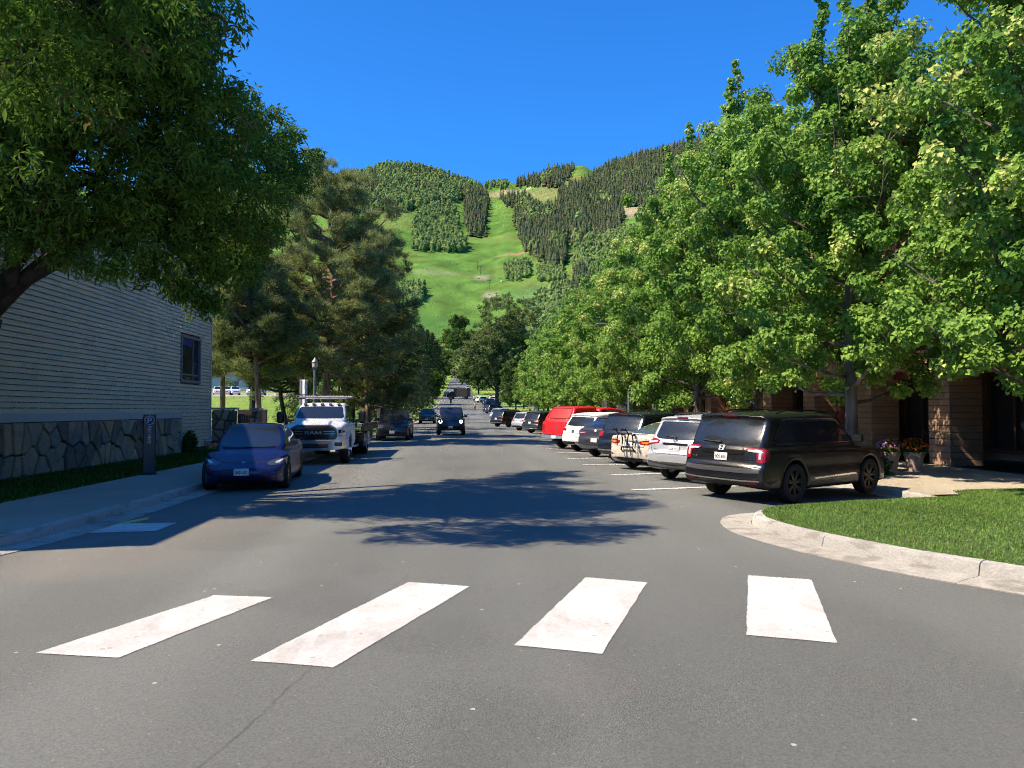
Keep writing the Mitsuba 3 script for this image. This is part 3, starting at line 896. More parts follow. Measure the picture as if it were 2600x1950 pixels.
# --- 1. the black three-row SUV nearest on the right
def make_large_suv(m, glass='glass_dark', near=True):
    b = body_suv(4.94, 1.99, 1.77, 2.82, 1.12, 0.385, belt=1.10, hood=1.08, rake=0.45, nose=0.98, tail=0.44, roof_rear=1.70, cab_w=0.79)
    c = Car(b); W = b.W
    c.shell(m, 0.03)
    suv_common(c, glass, trim='chrome', pill=(0.30, 0.60), rear_q=0.18, back_w=0.23)
    c.wheels(0.385, 0.25, 0.262, 'rim_dark', 7, 1)
    c.mirrors(3.40, 1.22, m)
    rails(c, 0.95, 3.05, 0.62)
    lamp(c, 'tail_light', [(0.50, 1.045), (0.55, 1.015), (0.75, 0.985), (0.775, 0.815), (0.88, 0.795), (0.92, 0.83), (0.92, 1.02), (0.84, 1.07), (0.60, 1.07)], 'B', 'red_lens', 0.014,
         inner=[[(0.56, 1.035), (0.58, 1.005), (0.80, 0.99), (0.80, 0.87), (0.85, 0.87), (0.85, 1.03)]], m_in='clear_lens')
    lamp(c, 'tail_light', [(0.05, 1.03), (0.10, 0.80), (0.22, 0.82), (0.30, 0.96), (0.28, 1.05), (0.10, 1.07)], 'R', 'dark_red_lens', 0.013)
    c.on('brake_light', rrect(-0.17, 1.655, 0.17, 1.685, 0.012), 'B', 'dark_red_lens', 0.014, 0.05)
    c.on('tailgate_trim', [(-0.50, 0.985), (-0.47, 0.945), (0.47, 0.945), (0.50, 0.985), (0.46, 1.02), (-0.46, 1.02)], 'B', 'gloss_black', 0.016, 0.06)
    c.on('tailgate_seam', line_poly([(-0.78, 1.06), (-0.80, 0.80), (-0.72, 0.765), (0.72, 0.765), (0.80, 0.80), (0.78, 1.06)], 0.014), 'B', 'black_plastic', 0.002, 0.06, depth=0.004)
    c.on('rear_bumper', [(-0.99, 0.46), (-0.90, 0.36), (0, 0.33), (0.90, 0.36), (0.99, 0.46), (0.92, 0.47), (0.5, 0.455), (-0.5, 0.455), (-0.92, 0.47)], 'B', 'black_plastic', 0.012, 0.07)
    c.on('bumper_strip', [(-0.86, 0.462), (-0.5, 0.447), (0.5, 0.447), (0.86, 0.462), (0.86, 0.482), (0.5, 0.470), (-0.5, 0.470), (-0.86, 0.482)], 'B', 'chrome', 0.018, 0.05)
    c.on('bumper_step', [(-0.86, 0.62), (-0.6, 0.60), (0.6, 0.60), (0.86, 0.62), (0.84, 0.70), (0.6, 0.69), (-0.6, 0.69), (-0.84, 0.70)], 'B', 'grey_plastic', 0.010, 0.07)
    for s in (1, -1):
        c.on('reflector', [(s * x, z) for x, z in ((0.60, 0.40), (0.80, 0.41), (0.82, 0.455), (0.61, 0.448))], 'B', 'dark_red_lens', 0.02, 0.05)
    c.on('plate_recess', [(-0.27, 0.80), (0.27, 0.80), (0.32, 0.93), (-0.32, 0.93)], 'B', m, 0.006, 0.06)
    c.plate('B', (0, 0.885), '805 456')
    h = [box([-0.034, 0, .005], [.013, .082, .01]), box([0.034, 0, .005], [.013, .082, .01]), box([0, 0, .005], [.06, .012, .01]), emblem_frame(0.125, 0.105)]
    c.flat(cat(h), 'B', (0, 1.045), 'sign_white', off=0.016)
    c.text('PILOT', 0.032, 'B', (-0.66, 0.86), 'chrome', 0.004, width=0.16, name='badge', off=0.001)
    c.text('TOURING', 0.026, 'B', (0.63, 0.87), 'chrome', 0.004, width=0.20, name='badge', off=0.001)
    c.text('AWD', 0.036, 'B', (0.63, 0.815), 'chrome', 0.004, width=0.16, name='badge', off=0.001)
    wiper(c, (-0.05, 1.15), (-0.52, 1.17))
    arch_trim(c, m, 0.05, 0.36, 0.010)
    c.on('sill_strip', [(1.75, 0.47), (3.30, 0.50), (3.36, 0.47), (1.78, 0.445)], 'R', 'chrome', 0.012, 0.08, both=True)
    lamp(c, 'headlight', [(0.50, 0.90), (0.52, 0.78), (0.93, 0.80), (0.95, 0.92)], 'F', 'lamp_lens')
    lamp(c, 'headlight', [(4.30, 0.93), (4.85, 0.80), (4.80, 0.73), (4.45, 0.80)], 'R', 'lamp_lens', 0.011)
    c.on('grille', rrect(-0.50, 0.66, 0.50, 0.86, 0.05), 'F', 'gloss_black', 0.01, 0.08)
    c.on('front_bumper', rrect(-0.8, 0.33, 0.8, 0.50, 0.05), 'F', 'black_plastic', 0.01, 0.08)
    return c


def emblem_frame(w, h):
    return tube(np.array([[x * w / 2, y * h / 2, .005] for x, y in ((-1, .9), (-.8, 1), (.8, 1), (1, .9), (.85, -.9), (.7, -1), (-.7, -1), (-.85, -.9), (-1, .9))]), 0.006, 5, False)


# --- 2. compact silver SUV
def make_compact_suv(m, glass='glass_dark', style='silver', h=0.032):
    b = body_suv(4.60, 1.85, 1.68, 2.66, 1.0, 0.355, belt=1.04, hood=1.0, rake=0.5, nose=0.90, tail=0.50, roof_rear=1.60, cab_w=0.75)
    c = Car(b); W = b.W
    c.shell(m, h)
    suv_common(c, glass, pill=(0.25, 0.57))
    c.wheels(0.355, 0.235, 0.235, 'rim_silver', 5, 1)
    c.mirrors(3.05, 1.14, m)
    if style == 'silver':
        rails(c, 0.9, 2.7, 0.56, 'satin_metal')
        lamp(c, 'tail_light', [(0.47, 1.02), (0.50, 0.96), (0.74, 0.92), (0.90, 0.86), (0.91, 1.02), (0.80, 1.065), (0.60, 1.06)], 'B', 'red_lens', 0.014, inner=[[(0.52, 1.01), (0.54, 0.975), (0.80, 0.94), (0.82, 0.98)]], m_in='clear_lens')
        lamp(c, 'tail_light', [(0.03, 1.0), (0.10, 0.88), (0.45, 1.02), (0.30, 1.06)], 'R', 'dark_red_lens', 0.013)
        c.on('brake_light', rrect(-0.15, 1.575, 0.15, 1.60, 0.01), 'B', 'dark_red_lens', 0.014, 0.05)
        c.on('tailgate_trim', [(-0.38, 0.955), (-0.34, 0.925), (0.34, 0.925), (0.38, 0.955), (0.34, 0.975), (-0.34, 0.975)], 'B', 'gloss_black', 0.016, 0.06)
        c.plate('B', (0, 0.835), 'CJB 751')
        c.flat(cat([emblem_ring(0.042, 0.010, 1.5), emblem_ring(0.036, 0.009, 0.6), box([0, 0.02, 0.004], [0.10, 0.010, 0.008])]), 'B', (0, 1.025), 'gloss_black', off=0.006)
        c.text('RAV4', 0.03, 'B', (-0.58, 0.80), 'grey_plastic', 0.004, width=0.13, name='badge')
        c.text('XLE', 0.032, 'B', (0.58, 0.80), 'grey_plastic', 0.004, width=0.10, name='badge')
        c.text('AWD', 0.03, 'B', (0.58, 0.755), 'grey_plastic', 0.004, width=0.10, name='badge')
        wiper(c, (0.0, 1.10), (-0.34, 1.13))
        c.on('tailgate_seam', line_poly([(-0.70, 1.0), (-0.74, 0.80), (-0.62, 0.70), (0.62, 0.70), (0.74, 0.80), (0.70, 1.0)], 0.012), 'B', 'black_plastic', 0.002, 0.06, depth=0.004)
        c.on('rear_bumper', [(-0.93, 0.54), (-0.90, 0.34), (0.90, 0.34), (0.93, 0.54), (0.60, 0.50), (-0.60, 0.50)], 'B', 'grey_plastic', 0.010, 0.07)
        c.on('bumper_strip', [(-0.80, 0.40), (0, 0.36), (0.80, 0.40), (0.76, 0.47), (0, 0.42), (-0.76, 0.47)], 'B', 'satin_metal', 0.018, 0.06)
        arch_trim(c, 'black_plastic', 0.05, 0.36)
    else:
        lamp(c, 'tail_light', [(0.46, 0.97), (0.47, 0.90), (0.90, 0.88), (0.91, 0.98), (0.80, 1.02)], 'B', 'red_lens', 0.014)
        c.plate('B', (0, 0.80), None)
        c.on('bumper_strip', [(-0.80, 0.46), (0.80, 0.46), (0.78, 0.50), (-0.78, 0.50)], 'B', 'chrome', 0.014, 0.07)
        c.on('rear_bumper', rrect(-0.88, 0.33, 0.88, 0.45, 0.04), 'B', 'black_plastic', 0.010, 0.08)
    lamp(c, 'headlight', [(0.46, 0.86), (0.50, 0.76), (0.88, 0.80), (0.89, 0.90)], 'F', 'lamp_lens')
    c.on('grille', rrect(-0.48, 0.60, 0.48, 0.80, 0.05), 'F', 'gloss_black', 0.01, 0.09)
    return c


# --- 3. champagne saloon seen from behind
def make_saloon(m):
    b = body_sedan(4.90, 1.82, 1.45, 2.82, 1.10, 0.34, belt=0.95, hood=0.90, deck=1.06, c0=0.80, cw=1.30, back=1.25, roof=2.3, nose=0.74)
    c = Car(b); W = b.W
    c.shell(m, 0.03)
    P = [(0.95, 1.12), (1.2, 1.03), (3.2, 1.00), (3.45, 1.02), (2.85, 1.30), (2.5, 1.345), (1.8, 1.34), (1.35, 1.27)]
    side_windows(c, P, [(1.55, 1.5), (2.45, 2.42)], 'glass_dark', 'chrome')
    doors(c, [[(2.45, 1.0), (2.47, 0.30)], [(1.62, 1.0), (1.62, 0.75), (1.70, 0.5), (1.70, 0.32)], [(3.42, 0.98), (3.46, 0.60), (3.40, 0.30)], [(1.70, 0.32), (3.40, 0.32)]])
    handles(c, [(1.95, 0.90), (2.75, 0.88)], m)
    c.on('rear_window', rnd([(-0.66, 1.075), (0, 1.07), (0.66, 1.075), (0.70, 1.10), (0.52, 1.37), (0, 1.395), (-0.52, 1.37), (-0.70, 1.10)], 2), 'B', 'glass_green', 0.006, 0.09)
    c.on('windshield', rnd([(-0.66, 0.99), (0, 0.985), (0.66, 0.99), (0.52, 1.35), (0, 1.375), (-0.52, 1.35)], 2), 'F', 'glass_dark', 0.006, 0.10)
    c.wheels(0.34, 0.225, 0.235, 'rim_silver', 7, 1)
    c.mirrors(3.25, 1.05, m, (0.2, 0.12, 0.13))
    lamp(c, 'tail_light', [(0.36, 0.88), (0.40, 0.80), (0.62, 0.79), (0.80, 0.82), (0.86, 0.90), (0.80, 0.93), (0.55, 0.91)], 'B', 'red_lens', 0.014,
         inner=[[(0.46, 0.865), (0.46, 0.825), (0.62, 0.815), (0.74, 0.845), (0.74, 0.88)]], m_in='amber_lens')
    lamp(c, 'tail_light', [(0.02, 0.90), (0.10, 0.80), (0.30, 0.86), (0.62, 0.935), (0.30, 0.935)], 'R', 'dark_red_lens', 0.013)
    c.on('bumper_trim', [(-0.72, 0.36), (-0.60, 0.27), (0.60, 0.27), (0.72, 0.36), (0.45, 0.39), (-0.45, 0.39)], 'B', 'black_plastic', 0.010, 0.06)
    for s in (1, -1):
        c.on('exhaust_pipe', [(s * x, z) for x, z in ((0.46, 0.30), (0.68, 0.32), (0.70, 0.37), (0.50, 0.365))], 'B', 'chrome', 0.02, 0.04)
        c.on('reflector', [(s * x, z) for x, z in ((0.60, 0.49), (0.78, 0.53), (0.80, 0.49), (0.66, 0.465))], 'B', 'dark_red_lens', 0.012, 0.05)
    c.on('trunk_seam', line_poly([(-0.60, 1.05), (-0.58, 0.85), (-0.52, 0.72), (0.52, 0.72), (0.58, 0.85), (0.60, 1.05)], 0.012), 'B', 'black_plastic', 0.002, 0.06, depth=0.004)
    c.plate('B', (0, 0.80), None)
    fin = hull([[-0.02, 1.72, 1.44], [0.02, 1.72, 1.44], [-0.025, 1.98, 1.44], [0.025, 1.98, 1.44], [0, 1.70, 1.53], [0, 1.76, 1.53]])
    c.add('antenna', fin, 'gloss_black', 30)
    lamp(c, 'headlight', [(0.40, 0.68), (0.5, 0.60), (0.82, 0.66), (0.84, 0.74)], 'F', 'lamp_lens')
    return c


# --- 4. dark coupe-roofed SUV and the mid-size SUVs behind it
def make_mid_suv(m, kind='coupe', glass='glass_dark', h=0.035):
    if kind == 'coupe':
        b = body_suv(4.75, 1.93, 1.62, 2.86, 1.05, 0.375, belt=1.12, hood=1.0, rake=0.55, nose=0.92, tail=0.95, roof_rear=1.50, cab_w=0.70)
    else:
        b = body_suv(4.90, 1.98, 1.75, 2.90, 1.08, 0.38, belt=1.10, hood=1.06, rake=0.48, nose=0.96, tail=0.46, roof_rear=1.67, cab_w=0.75)
    c = Car(b); W = b.W
    c.shell(m, h)
    suv_common(c, glass, pill=(0.26, 0.58), trim='chrome' if kind == 'trimmed' else 'gloss_black')
    c.wheels(b.meta['R'], 0.25, 0.25, 'rim_silver' if kind == 'trimmed' else 'rim_dark', 10, 0)
    c.mirrors(3.25, 1.2, m)
    if kind == 'coupe':
        lamp(c, 'tail_light', [(0.42, 0.95), (0.44, 0.90), (0.90, 0.89), (0.94, 0.96), (0.86, 0.985), (0.60, 0.97)], 'B', 'red_lens', 0.014, inner=[[(0.48, 0.935), (0.48, 0.92), (0.84, 0.91), (0.84, 0.93)]], m_in='clear_lens')
        a = np.linspace(0, 2 * PI, 21)
        c.flat(lathe([(0, 0), (0.052, 0), (0.052, 0.008), (0, 0.010)], 20), 'B', (0, 1.02), 'sign_white', off=0.004)
        c.plate('B', (0, 0.66), None)
        c.on('plate_recess', [(-0.46, 0.60), (0.46, 0.60), (0.36, 0.74), (-0.36, 0.74)], 'B', 'black_plastic', 0.005, 0.06)
        c.on('bumper_strip', [(-0.86, 0.40), (-0.80, 0.34), (0.80, 0.34), (0.86, 0.40), (0.84, 0.50), (0.40, 0.46), (-0.40, 0.46), (-0.84, 0.50)], 'B', 'satin_metal', 0.014, 0.07)
    elif kind == 'plain':
        lamp(c, 'tail_light', [(0.66, 1.06), (0.66, 0.92), (0.90, 0.88), (0.95, 1.05), (0.80, 1.10)], 'B', 'red_lens', 0.014)
        rails(c, 0.95, 3.0, 0.60, 'chrome')
        c.on('bumper_strip', rrect(-0.85, 0.44, 0.85, 0.48, 0.015), 'B', 'chrome', 0.014, 0.07)
        c.plate('B', (0, 0.84), None)
    else:
        lamp(c, 'tail_light', [(0.42, 1.0), (0.44, 0.92), (0.90, 0.89), (0.95, 0.98), (0.90, 1.03)], 'B', 'red_lens', 0.014, inner=[[(0.5, 0.98), (0.5, 0.94), (0.86, 0.92), (0.86, 0.97)]], m_in='clear_lens')
        c.flat(emblem_ring(0.055, 0.016, 1.0), 'B', (0, 1.03), 'chrome', off=0.004)
        c.plate('B', (0, 0.85), None)
        c.on('bumper_strip', rrect(-0.86, 0.40, 0.86, 0.46, 0.02), 'B', 'chrome', 0.014, 0.07)
        c.on('rear_bumper', rrect(-0.88, 0.54, 0.88, 0.58, 0.015), 'B', 'satin_metal', 0.012, 0.07)
        arch_trim(c, 'black_plastic', 0.05, 0.38)
    lamp(c, 'headlight', [(0.50, 0.90), (0.50, 0.80), (0.90, 0.80), (0.93, 0.92)], 'F', 'lamp_lens')
    c.on('grille', rrect(-0.52, 0.46, 0.52, 0.84, 0.08), 'F', 'gloss_black', 0.012, 0.08)
    c.flat(emblem_ring(0.05, 0.014, 1.6), 'F', (0, 0.76), 'chrome', off=0.014)
    c.on('front_bumper', rrect(-0.86, 0.30, 0.86, 0.42, 0.05), 'F', 'black_plastic', 0.01, 0.08)
    c.plate('F', (0, 0.50), None)
    c.on('brake_light', rrect(-0.15, b.meta['roof'] - 0.05, 0.15, b.meta['roof'] - 0.02, 0.01), 'B', 'dark_red_lens', 0.014, 0.06)
    return c


# --- 5. white luxury SUV
def make_white_suv(m):
    b = body_suv(4.80, 1.93, 1.71, 2.87, 1.02, 0.375, belt=1.09, hood=1.03, rake=0.52, nose=0.95, tail=0.52, roof_rear=1.60, cab_w=0.73)
    c = Car(b)
    c.shell(m, 0.035)
    suv_common(c, 'glass_dark', pill=(0.26, 0.58))
    c.wheels(0.375, 0.25, 0.26, 'rim_dark', 5, 1)
    c.mirrors(3.2, 1.2, m)
    lamp(c, 'tail_light', [(0.66, 1.00), (0.67, 0.91), (0.88, 0.89), (0.94, 0.97), (0.84, 1.02)], 'B', 'red_lens', 0.014)
    c.on('plate_recess', [(-0.30, 0.80), (0.30, 0.80), (0.32, 0.95), (-0.32, 0.95)], 'B', 'grey_plastic', 0.003, 0.06)
    c.plate('B', (0, 0.88), None)
    c.on('rear_bumper', rrect(-0.88, 0.33, 0.88, 0.45, 0.04), 'B', 'black_plastic', 0.010, 0.08)
    c.on('tow_hitch', rrect(-0.06, 0.30, 0.06, 0.44, 0.02), 'B', 'plate_white', 0.05, 0.04)
    c.on('tailgate_seam', line_poly([(-0.70, 1.03), (-0.72, 0.66), (0.72, 0.66), (0.70, 1.03)], 0.012), 'B', 'black_plastic', 0.002, 0.06, depth=0.004)
    return c


# --- 6. red pickup with a canopy
def make_pickup(m):
    L, W, H = 5.85, 2.02, 1.96
    low = dict(side=[(0.10, 0.55), (0.06, 0.60), (0.06, 1.24), (0.08, 1.27), (0.5, 1.28), (4.4, 1.22), (4.5, 1.22), (5.4, 1.14), (5.75, 1.02), (5.83, 0.8), (5.85, 0.55), (5.6, 0.40), (0.3, 0.45)],
               plan=[(W / 2 - 0.05, 0.0), (W / 2 - 0.01, 0.15), (W / 2, 2.8), (W / 2 - 0.01, 4.9), (W / 2 - 0.10, 5.5), (W / 2 - 0.28, 5.85)],
               front=[(W / 2 - 0.06, 0.35), (W / 2 - 0.01, 0.5), (W / 2, 0.8), (W / 2 - 0.01, 1.05), (W / 2 - 0.03, 1.2), (W / 2 - 0.08, 1.34)])
    canopy = dict(side=[(0.07, 1.15), (0.07, 1.28), (0.48, 1.90), (0.56, 1.93), (1.2, 1.95), (2.1, 1.95), (2.12, 1.94), (2.12, 1.1)],
                  plan=[(W / 2 - 0.10, 0.0), (W / 2 - 0.07, 0.5), (W / 2 - 0.07, 2.12)], front=[(W / 2 - 0.05, 1.1), (W / 2 - 0.07, 1.30), (0.72, 1.90), (0.60, 2.05)])
    cabd = dict(side=[(2.05, 1.0), (2.05, 1.25), (2.10, 1.80), (2.25, 1.88), (2.8, 1.92), (3.5, 1.88), (3.9, 1.75), (4.55, 1.24), (4.6, 1.1), (4.5, 0.9)],
                plan=[(W / 2 - 0.10, 2.0), (W / 2 - 0.08, 3.2), (W / 2 - 0.12, 4.0), (W / 2 - 0.24, 4.7)], front=[(W / 2 - 0.06, 0.8), (W / 2 - 0.08, 1.22), (0.72, 1.86), (0.60, 2.0)])
    b = Body(L, W, H, low, cabd, [(1.30, 0.40, 0.47), (4.90, 0.40, 0.47)], crown=0.03, bow=(0.03, 0.20), cabs=[canopy], r=(0.05, 0.05), cab_r=(0.06, 0.07), blend=0.02)
    b.meta = dict(clear=0.42)
    c = Car(b)
    c.shell(m, 0.035)
    c.wheels(0.40, 0.27, 0.23, 'rim_dark', 6, 0)
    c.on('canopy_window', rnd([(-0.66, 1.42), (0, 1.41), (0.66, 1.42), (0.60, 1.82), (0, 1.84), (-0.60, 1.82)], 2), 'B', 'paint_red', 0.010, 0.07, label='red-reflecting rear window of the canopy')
    c.on('window_trim', sg.Polygon(rnd([(-0.72, 1.38), (0.72, 1.38), (0.66, 1.865), (-0.66, 1.865)], 2)).difference(sg.Polygon(rnd([(-0.69, 1.41), (0.69, 1.41), (0.63, 1.84), (-0.63, 1.84)], 2))), 'B', 'dark_red_lens', 0.014, 0.06)
    c.on('tailgate_seam', line_poly([(-0.80, 1.24), (0.80, 1.24), (0.80, 0.70), (-0.80, 0.70), (-0.80, 1.24)], 0.018), 'B', 'dark_red_lens', 0.002, 0.06, depth=0.004)
    for s in (1, -1):
        c.add('canopy_latch', box([s * 0.55, 0.16, 1.385], [0.09, 0.03, 0.03]), 'chrome')
    lamp(c, 'tail_light', [(0.84, 1.12), (0.84, 0.86), (0.96, 0.86), (0.97, 1.12)], 'B', 'red_lens', 0.012, sm=1)
    c.flat(cat([emblem_ring(0.075, 0.018, 0.8), box([0, -0.01, 0.006], [0.05, 0.08, 0.012])]), 'B', (0, 0.99), 'chrome', off=0.004)
    bump = hull([[s * x, y, z] for s in (1, -1) for x, y, z in ((1.0, 0.10, 0.50), (1.0, 0.10, 0.66), (0.96, -0.04, 0.52), (0.96, -0.04, 0.64), (0.70, -0.12, 0.50), (0.70, -0.12, 0.64), (1.0, 0.3, 0.6))])
    c.add('rear_bumper', bump, 'bright_chrome', 35)
    c.add('bumper_step', box([0, -0.06, 0.655], [1.3, 0.12, 0.02]), 'black_plastic')
    k = c.add('license_plate', box([0, -0.13, 0.57], [0.30, 0.012, 0.14]), 'plate_white')
    c.add('tow_hitch', box([0, -0.05, 0.42], [0.10, 0.3, 0.10]), 'black_plastic')
    side_windows(c, [(2.25, 1.30), (4.20, 1.27), (4.35, 1.30), (3.80, 1.70), (3.5, 1.76), (2.3, 1.76)], [(3.05, 3.03)], 'glass_dark', 'gloss_black')
    doors(c, [[(3.05, 1.25), (3.07, 0.55)], [(2.15, 1.25), (2.15, 0.55)], [(4.22, 1.20), (4.30, 0.85), (4.25, 0.5)]])
    handles(c, [(2.45, 1.10), (3.25, 1.10)], 'chrome')
    c.on('windshield', rnd([(-0.72, 1.32), (0.72, 1.32), (0.60, 1.78), (-0.60, 1.78)], 2), 'F', 'glass_dark', 0.006, 0.10)
    c.mirrors(4.05, 1.42, 'gloss_black', (0.22, 0.14, 0.26), 0.2)
    return c


# --- 7. blue electric saloon seen from the front
def make_blue_saloon(m):
    b = body_sedan(4.69, 1.85, 1.44, 2.875, 0.98, 0.335, belt=0.90, hood=0.83, deck=1.0, c0=0.65, cw=1.02, back=1.5, roof=2.35, rake=1.25, nose=0.62, clear=0.15)
    c = Car(b); W = b.W; L = b.L
    c.shell(m, 0.028)
    P = [(0.75, 1.06), (1.0, 0.985), (3.2, 0.955), (3.5, 0.965), (2.85, 1.27), (2.4, 1.335), (1.9, 1.33), (1.3, 1.25)]
    side_windows(c, P, [(1.25, 1.25), (2.25, 2.25)], 'glass_dark', 'chrome', 0.014)
    doors(c, [[(2.25, 0.94), (2.28, 0.25)], [(1.40, 0.95), (1.45, 0.70), (1.50, 0.28)], [(3.40, 0.92), (3.42, 0.6), (3.35, 0.26)], [(1.5, 0.28), (3.35, 0.26)]])
    handles(c, [(1.62, 0.82), (2.50, 0.80)], m, (0.2, 0.025))
    c.on('windshield', rnd([(-0.655, 0.935), (-0.64, 0.92), (0, 0.895), (0.64, 0.92), (0.655, 0.935), (0.56, 1.30), (0.5, 1.355), (0, 1.375), (-0.5, 1.355), (-0.56, 1.30)], 2), 'F', 'glass_blue', 0.006, 0.09)
    c.on('glass_roof', rnd([(-0.5, 0.9), (0.5, 0.9), (0.54, 2.9), (-0.54, 2.9)], 2), 'T', 'glass_dark', 0.004, 0.12)
    c.wheels(0.335, 0.235, 0.24, 'rim_dark', 10, 0)
    c.mirrors(3.28, 1.0, 'gloss_black', (0.21, 0.13, 0.13), 0.14)
    lamp(c, 'headlight', [(0.46, 0.585), (0.56, 0.545), (0.76, 0.56), (0.86, 0.66), (0.83, 0.72), (0.70, 0.68), (0.52, 0.625)], 'F', 'lamp_lens', 0.008, inner=[[(0.62, 0.585), (0.72, 0.59), (0.80, 0.66), (0.76, 0.66), (0.66, 0.62)]], m_in='clear_lens')
    lamp(c, 'headlight', [(4.36, 0.60), (4.22, 0.60), (3.88, 0.72), (3.95, 0.735), (4.25, 0.68)], 'R', 'lamp_lens', 0.007)
    c.on('hood_seam', line_poly([(-0.66, 0.86), (-0.70, 0.72), (-0.50, 0.615), (0, 0.60), (0.50, 0.615), (0.70, 0.72), (0.66, 0.86)], 0.012), 'F', 'black_plastic', 0.002, 0.06, depth=0.004)
    c.on('air_intake', rnd([(-0.50, 0.29), (-0.44, 0.22), (0.44, 0.22), (0.50, 0.29), (0.44, 0.33), (-0.44, 0.33)], 2), 'F', 'black_plastic', 0.006, 0.06)
    for s in (1, -1):
        c.on('fog_lamp', [(s * x, z) for x, z in ((0.60, 0.33), (0.80, 0.36), (0.82, 0.345), (0.62, 0.31))], 'F', 'lamp_lens', 0.008, 0.05)
    t = cat([hull([[-.055, .03, 0], [.055, .03, 0], [-.045, .042, 0], [.045, .042, 0], [0, .048, 0], [0, .03, .006], [0, .042, .006]]), hull([[-.012, .026, 0], [.012, .026, 0], [0, -.045, 0], [0, -.01, .006]])])
    c.flat(t, 'F', (0, 0.60), 'chrome', off=0.004)
    c.flat(rbox([0, 0, 0.01], [0.31, 0.16, 0.014], 0.004), 'F', (0, 0.425), 'black_plastic', 'plate_frame', off=0.01)
    c.plate('F', (0, 0.425), '48016 EL', 'plate_ink', 0.028)
    lamp(c, 'tail_light', [(0.45, 0.86), (0.5, 0.78), (0.86, 0.80), (0.85, 0.88)], 'B', 'dark_red_lens', 0.012)
    # things seen through the windscreen lie on the dashboard: a pale folder behind the glass and the wiper arms
    for s in (-1, 1):
        o = np.stack([np.linspace(-0.55 + (s > 0) * 0.5, 0.02 + (s > 0) * 0.55, 5), np.full(5, L + 1), np.full(5, 0.895)], 1)
        Pm, ok = b.march(o, np.array([0, -1.0, 0]))
        c.add('wiper', tube(Pm[ok] + [0, 0.01, 0.012], 0.009, 5), 'black_plastic')
    return c


# --- 8. dark SUV seen from the front (parked), and the boxy one with its lamps on
def make_boxy_suv(m):
    L, W, H = 4.76, 1.99, 1.95
    low = dict(side=[(0.05, 0.45), (0.0, 0.55), (0.0, 1.15), (0.05, 1.2), (3.35, 1.18), (3.5, 1.20), (4.45, 1.14), (4.60, 1.08), (4.68, 0.95), (4.74, 0.70), (4.72, 0.45), (4.5, 0.32), (2.4, 0.28), (0.3, 0.34)],
               plan=[(W / 2 - 0.08, 0.0), (W / 2 - 0.01, 0.15), (W / 2, 2.4), (W / 2 - 0.01, 4.2), (W / 2 - 0.06, 4.55), (W / 2 - 0.20, 4.76)],
               front=[(W / 2 - 0.08, 0.24), (W / 2 - 0.01, 0.4), (W / 2, 0.8), (W / 2 - 0.02, 1.05), (W / 2 - 0.06, 1.16), (W / 2 - 0.12, 1.28)])
    cabd = dict(side=[(0.02, 1.0), (0.03, 1.25), (0.10, 1.85), (0.2, 1.93), (1.5, 1.96), (2.6, 1.93), (2.95, 1.86), (3.48, 1.22), (3.5, 1.05), (3.4, 0.9)],
                plan=[(W / 2 - 0.14, 0.0), (W / 2 - 0.10, 1.5), (W / 2 - 0.12, 2.8), (W / 2 - 0.20, 3.6)], front=[(W / 2 - 0.09, 0.9), (W / 2 - 0.10, 1.2), (0.76, 1.88), (0.66, 2.0)])
    b = Body(L, W, H, low, cabd, [(0.95, 0.39, 0.47), (3.97, 0.39, 0.47)], crown=0.02, bow=(0.03, 0.10), r=(0.05, 0.06), cab_r=(0.07, 0.07))
    b.meta = dict(clear=0.30)
    c = Car(b)
    c.shell(m, 0.04)
    c.wheels(0.39, 0.26, 0.25, 'rim_dark', 5, 0, inset=0.01)
    c.on('windshield', rnd([(-0.74, 1.28), (0, 1.27), (0.74, 1.28), (0.70, 1.80), (0, 1.82), (-0.70, 1.80)], 2), 'F', 'glass_blue', 0.006, 0.11)
    side_windows(c, [(0.35, 1.30), (3.05, 1.30), (3.2, 1.32), (2.85, 1.76), (2.6, 1.80), (0.35, 1.80)], [(0.95, 0.95), (1.95, 1.95)], 'glass_dark', 'gloss_black')
    c.on('grille', rrect(-0.44, 0.84, 0.44, 1.0, 0.03), 'F', 'gloss_black', 0.008, 0.08)
    c.on('front_bumper', [(-0.80, 0.66), (-0.70, 0.42), (0.70, 0.42), (0.80, 0.66), (0.4, 0.62), (-0.4, 0.62)], 'F', 'black_plastic', 0.012, 0.08)
    c.on('skid_plate', rrect(-0.40, 0.40, 0.40, 0.46, 0.02), 'F', 'satin_metal', 0.02, 0.08)
    for s in (1, -1):
        k = c.on('headlight', rrect(s * 0.70 - 0.16, 0.81, s * 0.70 + 0.16, 1.05, 0.05), 'F', 'gloss_black', 0.012, 0.05)
        ring = sg.Point(s * 0.70, 0.935).buffer(0.118, 16).difference(sg.Point(s * 0.70, 0.935).buffer(0.060, 16)).difference(sg.box(s * 0.70 - 0.05, 0.97, s * 0.70 + 0.05, 1.2))
        r = b.patch(ring, 'F', 0.022, 0.03, depth=0.0)
        j = c.add('lit_ring', r, 'headlamp_lit', under=k)
        c.parts[j][1]['emitter'] = {'type': 'area', 'radiance': rgb(1.6, 1.65, 1.7)}
    c.mirrors(3.05, 1.32, 'gloss_black', (0.22, 0.12, 0.18), 0.16)
    c.plate('F', (0, 0.56), None)
    rails(c, 0.6, 2.4, 0.68)
    return c
